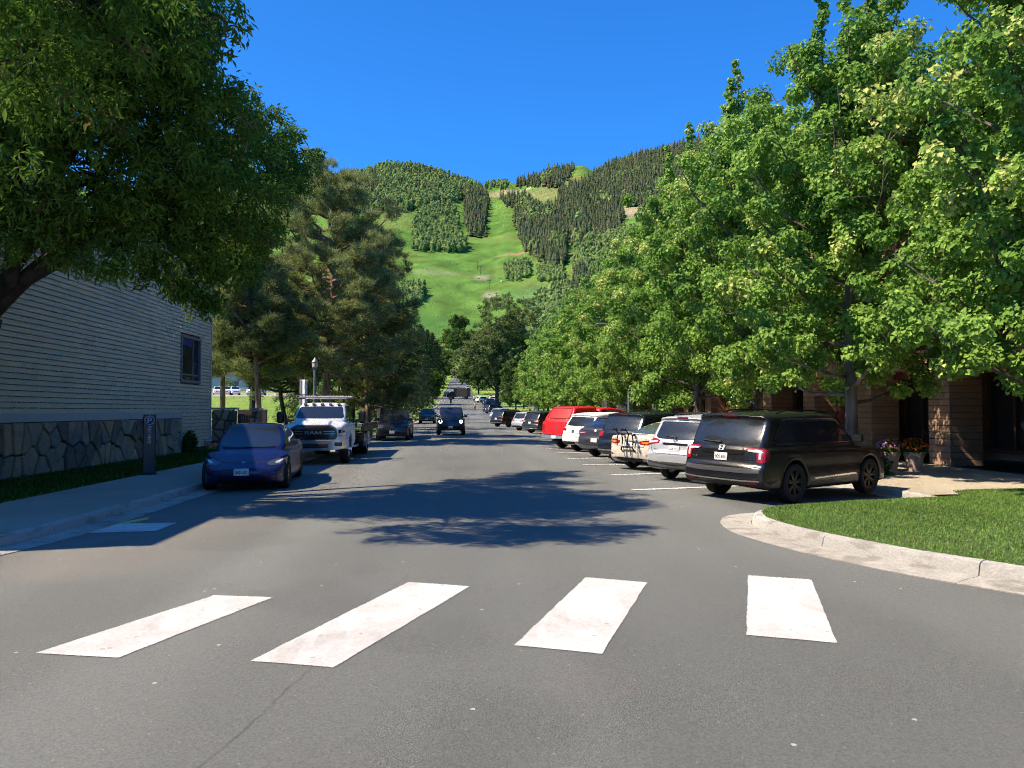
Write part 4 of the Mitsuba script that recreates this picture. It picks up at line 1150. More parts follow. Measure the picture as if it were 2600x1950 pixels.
# --- 9. flatbed tow truck seen from the front, and the distant box truck
def make_tow_truck(m):
    L, W, H = 8.6, 2.06, 2.04          # y = 0 at the deck's rear end, the grille at y = L
    N = L                              # nose
    low = dict(side=[(5.75, 0.70), (5.72, 1.32), (5.8, 1.36), (7.3, 1.34), (7.42, 1.37), (8.2, 1.33), (8.45, 1.28), (8.55, 1.18), (8.58, 0.95), (8.58, 0.75), (8.5, 0.62), (8.0, 0.55), (6.0, 0.55)],
               plan=[(W / 2 - 0.05, 5.7), (W / 2 - 0.01, 6.0), (W / 2 - 0.01, 7.6), (W / 2 - 0.03, 8.2), (W / 2 - 0.16, 8.6)],
               front=[(W / 2 - 0.10, 0.45), (W / 2 - 0.01, 0.62), (W / 2, 0.9), (W / 2 - 0.02, 1.15), (W / 2 - 0.10, 1.28), (W / 2 - 0.20, 1.42)])
    cabd = dict(side=[(5.70, 1.1), (5.70, 1.4), (5.76, 1.86), (5.86, 1.96), (6.2, 2.01), (6.7, 1.98), (6.92, 1.90), (7.48, 1.39), (7.5, 1.2), (7.4, 1.0), (5.8, 1.0)],
                plan=[(W / 2 - 0.12, 5.65), (W / 2 - 0.09, 6.4), (W / 2 - 0.12, 7.0), (W / 2 - 0.24, 7.6)], front=[(W / 2 - 0.08, 0.9), (W / 2 - 0.10, 1.33), (0.76, 1.92), (0.66, 2.08)])
    bulge = dict(side=[(6.9, 1.1), (7.2, 1.38), (7.9, 1.415), (8.35, 1.37), (8.52, 1.28), (8.5, 1.0)], plan=[(0.44, 6.8), (0.46, 7.6), (0.52, 8.3), (0.50, 8.6)], front=[(0.62, 1.0), (0.54, 1.36), (0.40, 1.50)])
    b = Body(L, W, H, low, cabd, [(7.62, 0.46, 0.55)], crown=0.03, bow=(0.0, 0.06), r=(0.06, 0.08), cab_r=(0.08, 0.09), blend=0.03, cabs=[bulge], tuck=0.40)
    b.meta = dict(clear=0.55)
    c = Car(b)
    c.shell(m, 0.03)
    c.on('windshield', rnd([(-0.80, 1.47), (0, 1.46), (0.80, 1.47), (0.70, 1.85), (0, 1.87), (-0.70, 1.85)], 2), 'F', 'glass_blue', 0.006, 0.10)
    side_windows(c, [(5.95, 1.42), (7.10, 1.40), (7.22, 1.43), (6.88, 1.80), (6.75, 1.86), (5.98, 1.86)], [], 'glass_dark', 'gloss_black')
    doors(c, [[(7.14, 1.36), (7.10, 0.9), (7.05, 0.7)], [(5.90, 1.36), (5.90, 0.7)], [(5.90, 0.7), (7.05, 0.7)]])
    handles(c, [(6.12, 1.22)], 'gloss_black')
    # grille with its surround, cross bars and lettering
    c.on('grille', rnd([(-0.50, 1.22), (-0.66, 1.14), (-0.70, 0.90), (-0.60, 0.80), (0.60, 0.80), (0.70, 0.90), (0.66, 1.14), (0.50, 1.22)], 1), 'F', 'gloss_black', 0.012, 0.06)
    outer = sg.Polygon(rnd([(-0.54, 1.26), (-0.71, 1.16), (-0.75, 0.88), (-0.63, 0.765), (0.63, 0.765), (0.75, 0.88), (0.71, 1.16), (0.54, 1.26)], 1))
    inner = sg.Polygon(rnd([(-0.50, 1.22), (-0.66, 1.14), (-0.70, 0.90), (-0.60, 0.80), (0.60, 0.80), (0.70, 0.90), (0.66, 1.14), (0.50, 1.22)], 1))
    c.on('grille_surround', outer.difference(inner), 'F', 'grey_plastic', 0.022, 0.05)
    for z in (1.055, 0.985):
        c.on('grille_bar', sg.box(-0.66, z - 0.011, -0.33, z + 0.011), 'F', 'satin_metal', 0.03, 0.06, both=True)
    c.text('RAM', 0.095, 'F', (0, 1.02), 'satin_metal', 0.012, width=0.52, name='badge', off=0.02)
    lamp(c, 'headlight', [(0.74, 1.15), (0.75, 0.96), (0.98, 0.97), (1.0, 1.13)], 'F', 'clear_lens', 0.022, inner=[[(0.78, 1.11), (0.78, 1.01), (0.86, 1.01), (0.86, 1.11)], [(0.89, 1.10), (0.89, 1.02), (0.95, 1.02), (0.95, 1.10)]], m_in='gloss_black', sm=1)
    lamp(c, 'marker_lamp', [(0.76, 0.935), (0.76, 0.895), (0.99, 0.90), (0.99, 0.935)], 'F', 'satin_metal', 0.012, sm=1)
    # chrome bumper with dark openings
    bp = [[s * x, y, z] for s in (1, -1) for x, y, z in ((1.03, 8.0, 0.50), (1.03, 8.0, 0.80), (1.0, 8.5, 0.52), (1.0, 8.5, 0.80), (0.86, 8.66, 0.50), (0.86, 8.66, 0.79), (0.5, 8.70, 0.46), (0.5, 8.70, 0.77))]
    bumper = hull(bp)
    c.add('front_bumper', bumper, 'bright_chrome', 35)
    c.add('air_intake', rbox([0, 8.69, 0.61], [0.98, 0.04, 0.15], 0.03), 'black_plastic')
    for s in (1, -1):
        c.add('fog_lamp', rbox([s * 0.80, 8.665, 0.66], [0.24, 0.05, 0.12], 0.03, rz=-s * 0.12), 'gloss_black')
        a = np.linspace(0.05, PI - 0.05, 17)
        c.add('arch_trim', tube(np.stack([np.full(17, s * (W / 2 - 0.01)), 7.62 + 0.575 * np.cos(a), 0.46 + 0.575 * np.sin(a)], 1), 0.045, 6), m, 50)
    k = c.add('license_plate', rbox([0.62, 8.72, 0.50], [0.30, 0.012, 0.15], 0.005), 'plate_white')
    t = meshkit.text_mesh('NKP 328', 0.06, 0.003, True); t.apply_translation([-t.bounds[:, 0].mean(), -0.03, 0]); t.apply_scale([0.25 / np.ptp(t.bounds[:, 0]), 1, 1])
    c.add('lettering', xform(t, trimesh.transformations.translation_matrix([0.62, 8.727, 0.50]) @ rotm(PI, [0, 0, 1]) @ rotm(PI / 2, [1, 0, 0])), 'plate_ink', under=k)
    for x in (-0.56, -0.28, 0.0, 0.28, 0.56):
        c.add('roof_lamp', hull([[x + a, 6.88 + d, 1.93 + e] for a in (-.05, .05) for d, e in ((-.05, 0.045), (0.05, -0.01), (0.0, 0.05), (-.05, -.02))]), 'black_plastic')
    k = c.add('light_bar', rbox([0, 6.05, 2.17], [1.86, 0.26, 0.08], 0.03), 'satin_metal')
    c.add('light_bar_top', rbox([0, 6.05, 2.225], [1.80, 0.22, 0.03], 0.01), 'sign_white', under=k)
    for s in (1, -1):
        c.add('light_bar_foot', box([s * 0.6, 6.05, 2.07], [0.06, 0.10, 0.12]), 'black_plastic', under=k)
        # tall towing mirrors on two-bar arms
        c.add('mirror', cat([rbox([s * 1.36, 7.02, 1.50], [0.24, 0.13, 0.40], 0.05), box([s * 1.12, 7.0, 1.40], [0.40, 0.07, 0.06]), box([s * 1.12, 7.0, 1.34], [0.42, 0.10, 0.04])]), 'gloss_black', 30)
    # front wheels, dual rear wheels
    ty, ri = wheel_meshes(0.46, 0.27, 0.26, 8, 0)
    hub = lathe([(0.0, 0.19), (0.06, 0.19), (0.075, 0.17), (0.08, 0.10), (0.13, 0.06), (0.14, 0.02)], 16)
    hub = xform(hub, rotm(PI / 2, [0, 1, 0]))
    for (wy, xs) in ((7.62, (0.885,)), (2.35, (0.90, 0.60))):
        for s in (1, -1):
            for x in xs:
                M = trimesh.transformations.translation_matrix([s * x, wy, 0.46])
                if s < 0: M = M @ rotm(PI, [0, 0, 1])
                k = len(c.parts); c.parts.append(('wheel', None, None, None))
                c.add('tyre', xform(ty, M), 'rubber', 40, under=k); c.add('rim', xform(ri, M), 'rim_silver', 35, under=k)
                if x > 0.7: c.add('hub', xform(hub, M), 'chrome', 35, under=k)
    a = np.linspace(-0.1, PI + 0.1, 15)
    for s in (1, -1):
        v = np.array([[x, 7.62 + 0.54 * math.cos(t), 0.46 + 0.54 * math.sin(t)] for t in a for x in (s * 1.0, s * 0.63)])
        f = [[2 * i, 2 * i + 1, 2 * i + 3] for i in range(14)] + [[2 * i, 2 * i + 3, 2 * i + 2] for i in range(14)]
        c.add('wheel_well', (v, np.array(f)), 'black_plastic', False)
    # frame, deck, side rails with stake pockets, headboard, tool boxes, mudguards
    for s in (1, -1):
        c.add('frame_rail', box([s * 0.42, 3.2, 0.72], [0.09, 6.2, 0.22]), 'black_plastic')
        c.add('deck_rail', box([s * 1.20, 2.75, 1.06], [0.10, 5.5, 0.16]), 'black_plastic')
        for y in np.arange(0.4, 5.5, 0.72):
            c.add('stake_pocket', rbox([s * 1.20, y, 1.20], [0.07, 0.09, 0.14], 0.01), 'black_plastic')
        c.add('tool_box', rbox([s * 1.02, 4.35, 0.66], [0.34, 1.25, 0.48], 0.02), 'gloss_black')
        c.add('tool_box_panel', rbox([s * 1.195, 3.35, 0.68], [0.03, 0.62, 0.50], 0.01), 'satin_metal')
        c.add('mudguard', tube(np.stack([np.full(13, s * 0.9), 2.35 + 0.56 * np.cos(np.linspace(0.2, PI - 0.2, 13)), 0.46 + 0.52 * np.sin(np.linspace(0.2, PI - 0.2, 13))], 1), 0.03, 6), 'black_plastic')
        c.add('side_step', box([s * 1.0, 6.35, 0.52], [0.22, 1.1, 0.06]), 'chrome')
    c.add('deck', box([0, 2.75, 1.12], [2.30, 5.5, 0.06]), 'satin_metal')
    c.add('headboard', cat([box([0, 5.48, 1.36], [2.0, 0.06, 0.05])] + [box([x, 5.48, 1.25], [0.06, 0.06, 0.24]) for x in (-0.97, -0.5, 0, 0.5, 0.97)]), 'black_plastic')
    c.add('winch', tube([[-0.3, 5.2, 1.28], [0.3, 5.2, 1.28]], 0.11, 12), 'black_plastic')
    c.parts = [p for p in c.parts if not (p[1] is None and p[0] != 'wheel')]
    return c


def make_box_truck():
    c = Car(body_suv())
    c.b.W, c.b.meta['x'] = 2.2, 0
    c.add('cargo_box', rbox([0, 2.3, 1.95], [2.4, 4.6, 2.5], 0.05), 'black_plastic')
    c.add('cab', hull([[s * x, y, z] for s in (1, -1) for x, y, z in ((1.05, 4.7, 0.6), (1.05, 4.7, 2.3), (1.0, 5.6, 2.25), (1.0, 6.2, 1.45), (1.0, 6.9, 1.25), (1.0, 6.95, 0.6))]), 'paint_navy', 20)
    c.add('windshield', hull([[s * 0.9, y, z] for s in (1, -1) for y, z in ((5.66, 2.22), (6.22, 1.50), (5.62, 2.15), (6.18, 1.45))]), 'glass_blue')
    c.add('front_bumper', box([0, 6.98, 0.6], [2.1, 0.14, 0.25]), 'chrome')
    for s in (1, -1):
        c.add('headlight', box([s * 0.8, 6.97, 0.95], [0.3, 0.04, 0.18]), 'clear_lens')
        c.add('side_window', box([s * 1.05, 5.2, 1.8], [0.02, 0.7, 0.55]), 'glass_dark')
    ty, ri = wheel_meshes(0.46, 0.27, 0.26, 8, 0)
    for wy in (1.2, 5.9):
        for s in (1, -1):
            M = trimesh.transformations.translation_matrix([s * 0.95, wy, 0.46])
            if s < 0: M = M @ rotm(PI, [0, 0, 1])
            k = len(c.parts); c.parts.append(('wheel', None, None, None))
            c.add('tyre', xform(ty, M), 'rubber', 40, under=k); c.add('rim', xform(ri, M), 'rim_silver', 35, under=k)
    return c
# ------------------------------------------------------------------ the lie of the land
def sstep(a, b, x):
    t = np.clip((x - a) / (b - a), 0, 1)
    return t * t * (3 - 2 * t)


def rise(y):
    y = np.asarray(y, float)
    t = np.clip(y - 55, 0, 165); u = np.maximum(y - 220, 0)
    return 4.9 * (t / 165) ** 2 + 0.0594 * u + 1.7e-5 * np.minimum(u, 500) ** 2 + 0.017 * np.maximum(u - 500, 0)


def zg(x, y):
    """Street surface: crowned, falling to the gutters, climbing away."""
    x = np.asarray(x, float)
    right = -0.035 * np.clip(x - 3.4, 0, 6.0) * sstep(7.0, 13.0, y)
    left = -0.012 * np.clip(-x - 1.0, 0, 4.4)
    return rise(y) + right + left


def ground_at(px, py, n=30):
    """Street point under a photo pixel."""
    Y = 15.0
    lo, hi = 1.0, 900.0
    for _ in range(60):
        mid = math.sqrt(lo * hi)
        p = at(px, py, mid)
        if p[2] > float(zg(p[0], p[1])): lo = mid
        else: hi = mid
    return at(px, py, lo)


KERB_L, KERB_R = -5.62, 9.6


def park(x, y):
    """The park on the left rises gently away from the street."""
    return 2.9 * sstep(40, 150, y) * sstep(-7, -30, x)


def zwalk(x, y):
    return zg(np.where(x > 0, KERB_R, KERB_L), y) + 0.14 + 0.012 * (np.abs(x - np.where(x > 0, KERB_R, KERB_L)))


# --- street and the crossing in front of the camera: one sheet
ys = np.unique(np.concatenate([np.arange(-30, 40, 0.5), np.arange(40, 120, 4.0), np.arange(120, 720, 15.0)]))
xs = np.unique(np.concatenate([np.arange(-60, -12, 6.0), np.arange(-12, 12.01, 0.75), [3.4, 9.4, -1.0, -5.4], np.arange(14, 61, 6.0)]))
struct('road', grid_mesh(xs, ys, lambda X, Y: np.where(np.abs(X) > 14, zg(np.sign(X) * 14, Y), zg(X, Y))), 'asphalt', True)


def sheet(poly, dz, g=0.5, zf=zg):
    p, t, _ = fill_poly(poly, g)
    v = np.column_stack([p, zf(p[:, 0], p[:, 1]) + dz])
    return trimesh.Trimesh(v, t, process=False)


# --- crossing bars (each a painted bar of its own), from the camera's right to its left
def rough_edge(poly, seed, amp=0.006):
    p = np.array(shapely.segmentize(sg.LinearRing(poly), 0.05).coords)[:-1]
    q = np.column_stack([p * 9.0, np.full(len(p), seed * 1.7)])
    return p + amp * 2 * np.column_stack([meshkit.noise(q, seed) - 0.5, meshkit.noise(q, seed + 9) - 0.5])


BARS = [[(1899, 1462), (2060, 1473), (2125, 1634), (1896, 1614)], [(1487, 1467), (1643, 1480), (1528, 1662), (1306, 1640)],
        [(1038, 1479), (1193, 1490), (846, 1697), (636, 1680)], [(544, 1513), (693, 1518), (300, 1672), (90, 1660)]]
for k, q in enumerate(BARS):
    w = [ground_at(*p)[:2] for p in q]
    key = name_in('crosswalk_bar')
    put(key, sheet(rough_edge(w, k + 3), 0.006, 0.3), 'road_paint', False)
    labels[key] = {'label': ['white crosswalk bar nearest the grass corner on the right', 'white crosswalk bar between the rightmost bar and the long middle one',
                             'long white crosswalk bar in the middle of the road foreground', 'white crosswalk bar farthest left in the foreground'][k], 'category': 'road marking', 'group': 'crosswalk bars'}
w = [ground_at(*p)[:2] for p in [(215, 1331), (450, 1328), (395, 1349), (150, 1356)]]
key = name_in('crosswalk_bar')
put(key, sheet(rough_edge(w, 12), 0.006, 0.3), 'road_paint', False)
labels[key] = {'label': 'white painted bar lying in shade beside the left gutter', 'category': 'road marking'}
w = [ground_at(*p)[:2] for p in [(230, 1341), (376, 1314), (379, 1319), (245, 1346)]]
key = name_in('yellow_line')
put(key, sheet(w, 0.006, 0.3), 'yellow_paint', False)
labels[key] = {'label': 'short pale yellow painted line in shade near the left kerb', 'category': 'road marking'}

# --- stall lines of the angled parking
STALL = 60.0
hx, hy = math.sin(math.radians(STALL)), math.cos(math.radians(STALL))
starts = [ground_at(*p)[:2] for p in [(1606, 1244.7), (1551, 1205.8), (1480, 1181), (1439.5, 1164), (1410.6, 1150.3), (1386, 1139.5), (1363.5, 1130.8)]]
while starts[-1][1] < 108:
    starts.append(np.array([3.83, starts[-1][1] + 3.4]))
for k, s in enumerate(starts):
    L = (KERB_R - 0.25 - s[0]) / hx
    n = np.array([hy, -hx]) * 0.058
    e = s + np.array([hx, hy]) * L
    key = name_in('parking_line')
    put(key, sheet([s - n, e - n, e + n, s + n], 0.008, 0.4), 'white_paint', False)
    labels[key] = {'label': ('thin white stall line, the %s from the grass corner' % ORD[k]) if k < 9 else 'thin white line between two angled parking stalls', 'category': 'road marking', 'group': 'parking stall lines'}


# --- kerbs: a profile swept along a path of (x, y); the kerb's back lies to the path's left when side = 1
def smooth_path(p, step=0.25):
    p = chaikin(p, 3, closed=False)
    return np.array(shapely.segmentize(sg.LineString(p), step).coords)


def offset_path(p, d):
    t = np.gradient(p, axis=0); t /= np.linalg.norm(t, axis=1, keepdims=True)
    return p + d * np.column_stack([-t[:, 1], t[:, 0]])


def kerb(path, side, gutter=0.45, top=0.14, w=0.17, seg=3.0, holder='kerb', zf=zg, first=0):
    """Kerb stones (each a piece) and gutter slabs; path = the kerb's face line."""
    L = np.concatenate([[0], np.cumsum(np.linalg.norm(np.diff(path, axis=0), axis=1))])
    n = max(1, int(round(L[-1] / seg)))
    key = name_in(holder)
    _holders.add(key)
    labels[key] = {'label': holder.replace('_', ' '), 'kind': 'structure'}
    prof = [(-0.02, -0.06), (0.0, 0.005), (0.028, top - 0.045), (0.045, top - 0.015), (0.07, top), (w, top + 0.004), (w, -0.06)]
    gut = [(-gutter, -0.03), (-gutter, 0.010), (-gutter * 0.5, 0.016), (-0.06, 0.012), (-0.018, 0.014), (-0.018, -0.04)]
    out = {}
    for k in range(n):
        a, b = L[-1] * k / n, L[-1] * (k + 1) / n
        for nm, pr, closed, gap in (('stone', prof, True, 0.006), ('gutter_slab', gut, False, 0.004)):
            m = max(2, int((b - a) / 0.25) + 1)
            s = np.linspace(a + gap, b - gap, m)
            c = np.column_stack([np.interp(s, L, path[:, 0]), np.interp(s, L, path[:, 1])])
            t = np.column_stack([np.interp(s + 0.05, L, path[:, 0]) - np.interp(s - 0.05, L, path[:, 0]), np.interp(s + 0.05, L, path[:, 1]) - np.interp(s - 0.05, L, path[:, 1])])
            t /= np.linalg.norm(t, axis=1, keepdims=True) + 1e-9
            nrm = side * np.column_stack([-t[:, 1], t[:, 0]])
            base = zf(c[:, 0], c[:, 1])
            wob = 0.006 * (meshkit.noise(np.column_stack([c * 3, np.full(m, 3.0)]), 5) - 0.5) + 0.004 * ((k * 7 % 5) / 4 - 0.5)
            v = np.array([[*(c[i] + nrm[i] * d), base[i] + h + (wob[i] if h > 0.03 else 0)] for i in range(m) for d, h in pr])
            q = len(pr); f = []
            for i in range(m - 1):
                for j in range(q if closed else q - 1):
                    j2 = (j + 1) % q
                    f += [[i * q + j, (i + 1) * q + j, (i + 1) * q + j2], [i * q + j, (i + 1) * q + j2, i * q + j2]]
            if closed:
                for i0 in (0, (m - 1) * q):
                    f += [[i0, i0 + j, i0 + j + 1] for j in range(1, q - 1)]
            put(name_in(f'{key}__{nm}'), trimesh.Trimesh(v, np.array(f), process=False), 'concrete' if closed else 'gutter', 25)
    return key


left_path = smooth_path([(-14.0, 5.2), (-9.0, 5.6), (-6.6, 7.4), (KERB_L, 10.0), (KERB_L, 14.0), (KERB_L, 40.0)])
kerb(left_path, 1, gutter=0.42, holder='left_kerb')
far_left = np.array([[KERB_L, y] for y in np.arange(40, 215, 8.0)])
kerb(far_left, 1, gutter=0.42, seg=12, holder='left_kerb')

# the grass corner: kerb face line (from the stall side round the nose to the cross street)
nose = [(9.4, 13.6), (6.9, 12.75), (5.6, 12.2), (4.72, 11.75), (4.36, 11.0), (4.28, 10.2), (4.45, 9.2), (4.75, 8.2), (5.25, 7.2), (6.1, 6.1), (7.6, 5.1), (10.0, 4.5), (16.0, 4.3)]
nose_path = smooth_path(nose)
kerb(nose_path, 1, gutter=0.50, top=0.15, seg=1.9, holder='right_corner_kerb')
right_path = smooth_path([(9.3, 13.7), (KERB_R, 14.2), (KERB_R, 16), (KERB_R, 70), (KERB_R, 118)], 1.0)
kerb(right_path, -1, gutter=0.3, seg=6, holder='right_kerb')

# --- grass corner: a mown mound
back = offset_path(nose_path, 0.16)
corner = sg.Polygon(np.vstack([back, [(16.0, 13.0), (12.5, 14.6), (9.9, 14.4)]])).buffer(0)


def z_corner(x, y):
    p = np.column_stack([np.ravel(x), np.ravel(y)])
    d = shapely.distance(shapely.points(p), corner.exterior).reshape(np.shape(x))
    return zg(x, y) * 0.4 + 0.145 + 0.17 * (1 - np.exp(-d / 0.9)) + 0.01 * meshkit.noise(np.stack([np.asarray(x) * 1.5, np.asarray(y) * 1.5, np.zeros(np.shape(x))], -1))


p, t, _ = fill_poly(corner, 0.30)
struct('lawn_corner', trimesh.Trimesh(np.column_stack([p, z_corner(p[:, 0], p[:, 1])]), t, process=False), 'turf_base', True)


def blades(pts, z, h=(0.022, 0.045), w=0.0042, seed=1, base=((0.06, 0.15, 0.026), (0.23, 0.37, 0.09)), dry=0.06, nseg=2):
    r = np.random.default_rng(seed)
    n = len(pts)
    hh = r.uniform(*h, n); a = r.uniform(0, 2 * PI, n); lean = r.uniform(0.1, 0.8, n) * hh
    d = np.column_stack([np.cos(a), np.sin(a)]); s = np.column_stack([-np.sin(a + r.normal(0, .6, n)), np.cos(a)]) * (w * r.uniform(0.7, 1.3, n))[:, None]
    b = np.column_stack([pts, z - 0.004])
    v0 = b.copy(); v0[:, :2] += s; v1 = b.copy(); v1[:, :2] -= s
    m = b.copy(); m[:, :2] += d * lean[:, None] * 0.35; m[:, 2] += hh * 0.62
    v2 = m.copy(); v2[:, :2] += s * 0.8; v3 = m.copy(); v3[:, :2] -= s * 0.8
    tip = b.copy(); tip[:, :2] += d * lean[:, None]; tip[:, 2] += hh
    V = np.stack([v0, v1, v2, v3, tip], 1).reshape(-1, 3)
    i = np.arange(n)[:, None] * 5
    F = np.concatenate([i + [0, 1, 3], i + [0, 3, 2], i + [2, 3, 4]])
    k = r.uniform(0, 1, n)[:, None]
    patch = meshkit.fbm(np.column_stack([pts * 1.2, np.zeros(n)]), 3, 4)[:, None]
    c = np.array(base[0]) * (1 - k) + np.array(base[1]) * k
    c = c * (0.7 + 0.6 * patch)
    dr_ = r.uniform(0, 1, n)[:, None] < dry
    c = np.where(dr_, np.array([0.26, 0.24, 0.10]), c)
    C = np.repeat(c, 5, 0)
    return trimesh.Trimesh(V, F, process=False), C


def scatter(poly, n, seed):
    r = np.random.default_rng(seed)
    x0, y0, x1, y1 = poly.bounds
    q = np.column_stack([r.uniform(x0, x1, 3 * n), r.uniform(y0, y1, 3 * n)])
    return q[shapely.contains_xy(poly, q[:, 0], q[:, 1])][:n]


view = corner.intersection(sg.box(4, 4.6, 12.5, 14.6))
q = scatter(view.buffer(0.015), 120000, 3)
m, C = blades(q, z_corner(q[:, 0], q[:, 1]))
stuff('grass', 'short mown green grass on the raised street corner', 'grass', m, 'grass_blade', False, color=C)

# --- left: verge, pavement, lawn by the house; right: pavement
def strip(poly, g, zf, m, name, **kw):
    p, t, _ = fill_poly(poly, g)
    return struct(name, trimesh.Trimesh(np.column_stack([p, zf(p[:, 0], p[:, 1])]), t, process=False), m, True, **kw)


lb = offset_path(left_path, 0.17)
lwalk = sg.Polygon(np.vstack([lb, [(-7.75, 40), (-7.75, 11), (-9.5, 8.5), (-14, 8.0)]])).buffer(0)
_lw = lambda x, y: zg(np.full(np.shape(x), KERB_L), y) + 0.14 + 0.010 * np.clip(-x + KERB_L, 0, 9)
key = 'left_pavement'
_holders.add(key); labels[key] = {'label': 'left pavement', 'kind': 'structure'}
for k, y0 in enumerate(np.arange(5.0, 40, 1.75)):
    q = lwalk.intersection(sg.box(-15, y0 + 0.006, 0, y0 + 1.744))
    for g_ in getattr(q, 'geoms', [q]):
        if g_.area > 0.05:
            put(name_in(key + '__slab'), trimesh.Trimesh(*[(lambda P, t: (np.column_stack([P, _lw(P[:, 0], P[:, 1]) + 0.004]), t))(*fill_poly(g_, 0.8)[:2])][0], process=False), 'pavement', False)
_l2 = lambda x, y: _lw(x, y) + park(x, y) - 0.012 + 0.03 * sstep(-7.9, -8.6, x)
strip(sg.Polygon([(-5.79, 4.9), (-5.79, 218), (-70, 218), (-70, 4.9)]).difference(sg.Polygon(np.vstack([[(-5.7, 0), (-70, 0), (-70, 5.2)], left_path[:60]])).buffer(0)).difference(lwalk.buffer(0.003)), 2.5, _l2, 'lawn', 'lawn')
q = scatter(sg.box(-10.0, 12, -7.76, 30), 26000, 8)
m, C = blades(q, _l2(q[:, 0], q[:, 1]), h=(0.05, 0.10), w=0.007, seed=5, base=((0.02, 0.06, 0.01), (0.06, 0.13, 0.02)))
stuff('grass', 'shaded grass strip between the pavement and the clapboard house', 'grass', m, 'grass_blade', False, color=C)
q = scatter(sg.box(-24.0, 31, -5.8, 62), 60000, 9)
m, C = blades(q, _l2(q[:, 0], q[:, 1]), h=(0.05, 0.11), w=0.014, seed=6, base=((0.10, 0.17, 0.03), (0.19, 0.27, 0.045)), dry=0.2)
stuff('grass', 'sunlit park grass beyond the stone wall on the left', 'grass', m, 'grass_blade', False, color=C)
# the pale car park beyond the lawn
strip(sg.box(-70, 138, -14, 175), 4.0, lambda x, y: _l2(x, y) + 0.03, 'pavement', 'car_park')
_rw = lambda x, y: zg(np.full(np.shape(x), KERB_R), y) + 0.14 + 0.012 * np.clip(x - KERB_R, 0, 8)
key = 'right_pavement'
_holders.add(key); labels[key] = {'label': 'right pavement', 'kind': 'structure'}
for k, y0 in enumerate(np.arange(15.0, 118, 2.0)):
    put(name_in(key + '__slab'), grid_mesh([KERB_R + 0.18, 11.6, 14.9], [y0 + 0.006, y0 + 1.994], lambda X, Y: _rw(X, Y)), 'pavement', False)
strip(sg.box(9.78, 118, 60, 218), 4.0, lambda x, y: _rw(x, y) + 0.02, 'lawn', 'lawn')
for s in (-1, 1):      # verges of the far, climbing part of the street
    strip(sg.box(min(s * 5.2, s * 70), 232, max(s * 5.2, s * 70), 700), 12.0, lambda x, y: rise(y) + 0.12, 'lawn', 'lawn')
# ------------------------------------------------------------------ the mountain behind the town
MD0, MDR = 660.0, 2200.0
E0 = (float(rise(660)) - 0.5 - EYE) / 660.0
_rp = np.array([(-900, 560), (-200, 520), (300, 480), (700, 462), (830, 455), (900, 448), (985, 421), (1020, 421), (1040, 426), (1100, 440), (1170, 462), (1215, 474), (1250, 474), (1290, 462), (1312, 466),
                (1400, 434), (1457, 424), (1480, 420), (1497, 428), (1515, 438), (1545, 416), (1600, 396), (1700, 376), (1800, 354), (2000, 332), (2300, 332), (2800, 400), (3600, 520)], float)
_rt = (_rp[:, 0] - 1300) / FPX
_re = np.array([(at(px, py, 1000.0)[2] - EYE) / 1000.0 for px, py in _rp])


def zm(x, y):
    """Height of hillside and valley floor."""
    x, y = np.asarray(x, float), np.asarray(y, float)
    X, Y = x * _cy - y * _sy, x * _sy + y * _cy
    Yc = np.maximum(Y, 1.0)
    er = np.interp(X / Yc, _rt, _re)
    s = (Y - MD0) / (MDR - MD0)
    g = 1 - (1 - np.clip(s, 0, 1)) ** 2.6
    z = EYE + Yc * (E0 + (er - E0) * g) - 0.45 * np.maximum(Y - MDR, 0)
    n = meshkit.fbm(np.stack([x / 210, y / 260, np.zeros_like(x)], -1), 3, 2) - 0.5
    n2 = meshkit.fbm(np.stack([x / 45, y / 45, np.zeros_like(x)], -1), 3, 7) - 0.5
    amp = np.clip(s * 5, 0, 1) * np.clip((1 - s) * 2.5, 0.15, 1)
    z = z + amp * (30 * n + 7 * n2)
    flat = rise(y) - 0.5 + np.where(x < 0, park(x, y), 0)
    return np.where(Y < MD0, flat, np.maximum(z, -200))


def hill_at(px, py):
    """Hillside point under a photo pixel."""
    X = (px - 1300) / FPX
    lo, hi = MD0, 2600.0
    for Y in np.linspace(MD0, 2600, 500):
        p = at(px, py, Y)
        if p[2] <= zm(p[0], p[1]):
            return np.array([p[0], p[1], float(zm(p[0], p[1]))])
    p = at(px, py, MDR * 0.995)
    return np.array([p[0], p[1], float(zm(p[0], p[1]))])


gx = np.unique(np.concatenate([np.arange(-3600, -900, 60.0), np.arange(-900, 1100, 9.0), np.arange(1100, 3660, 60.0)]))
gy = np.unique(np.concatenate([np.arange(-150, 640, 40.0), np.arange(640, 2320, 10.0), np.arange(2320, 2900, 60.0)]))
hill = grid_mesh(gx, gy, zm)
hv = hill.vertices
_n1 = meshkit.fbm(np.column_stack([hv[:, :2] / 60, 0 * hv[:, 0]]), 4, 3)[:, None]
_n2 = meshkit.fbm(np.column_stack([hv[:, :2] / 14, 0 * hv[:, 0]]), 3, 5)[:, None]
_n3 = meshkit.fbm(np.column_stack([hv[:, 0] / 120, hv[:, 1] / 30, 0 * hv[:, 0]]), 3, 8)[:, None]
hc = np.array([0.082, 0.180, 0.040]) * (1 - _n1) + np.array([0.125, 0.240, 0.052]) * _n1
hc = hc * (0.45 + 1.1 * _n2)
hc = hc + (np.array([0.21, 0.22, 0.075]) - hc) * np.clip((_n3 - 0.54) * 3, 0, 0.35)
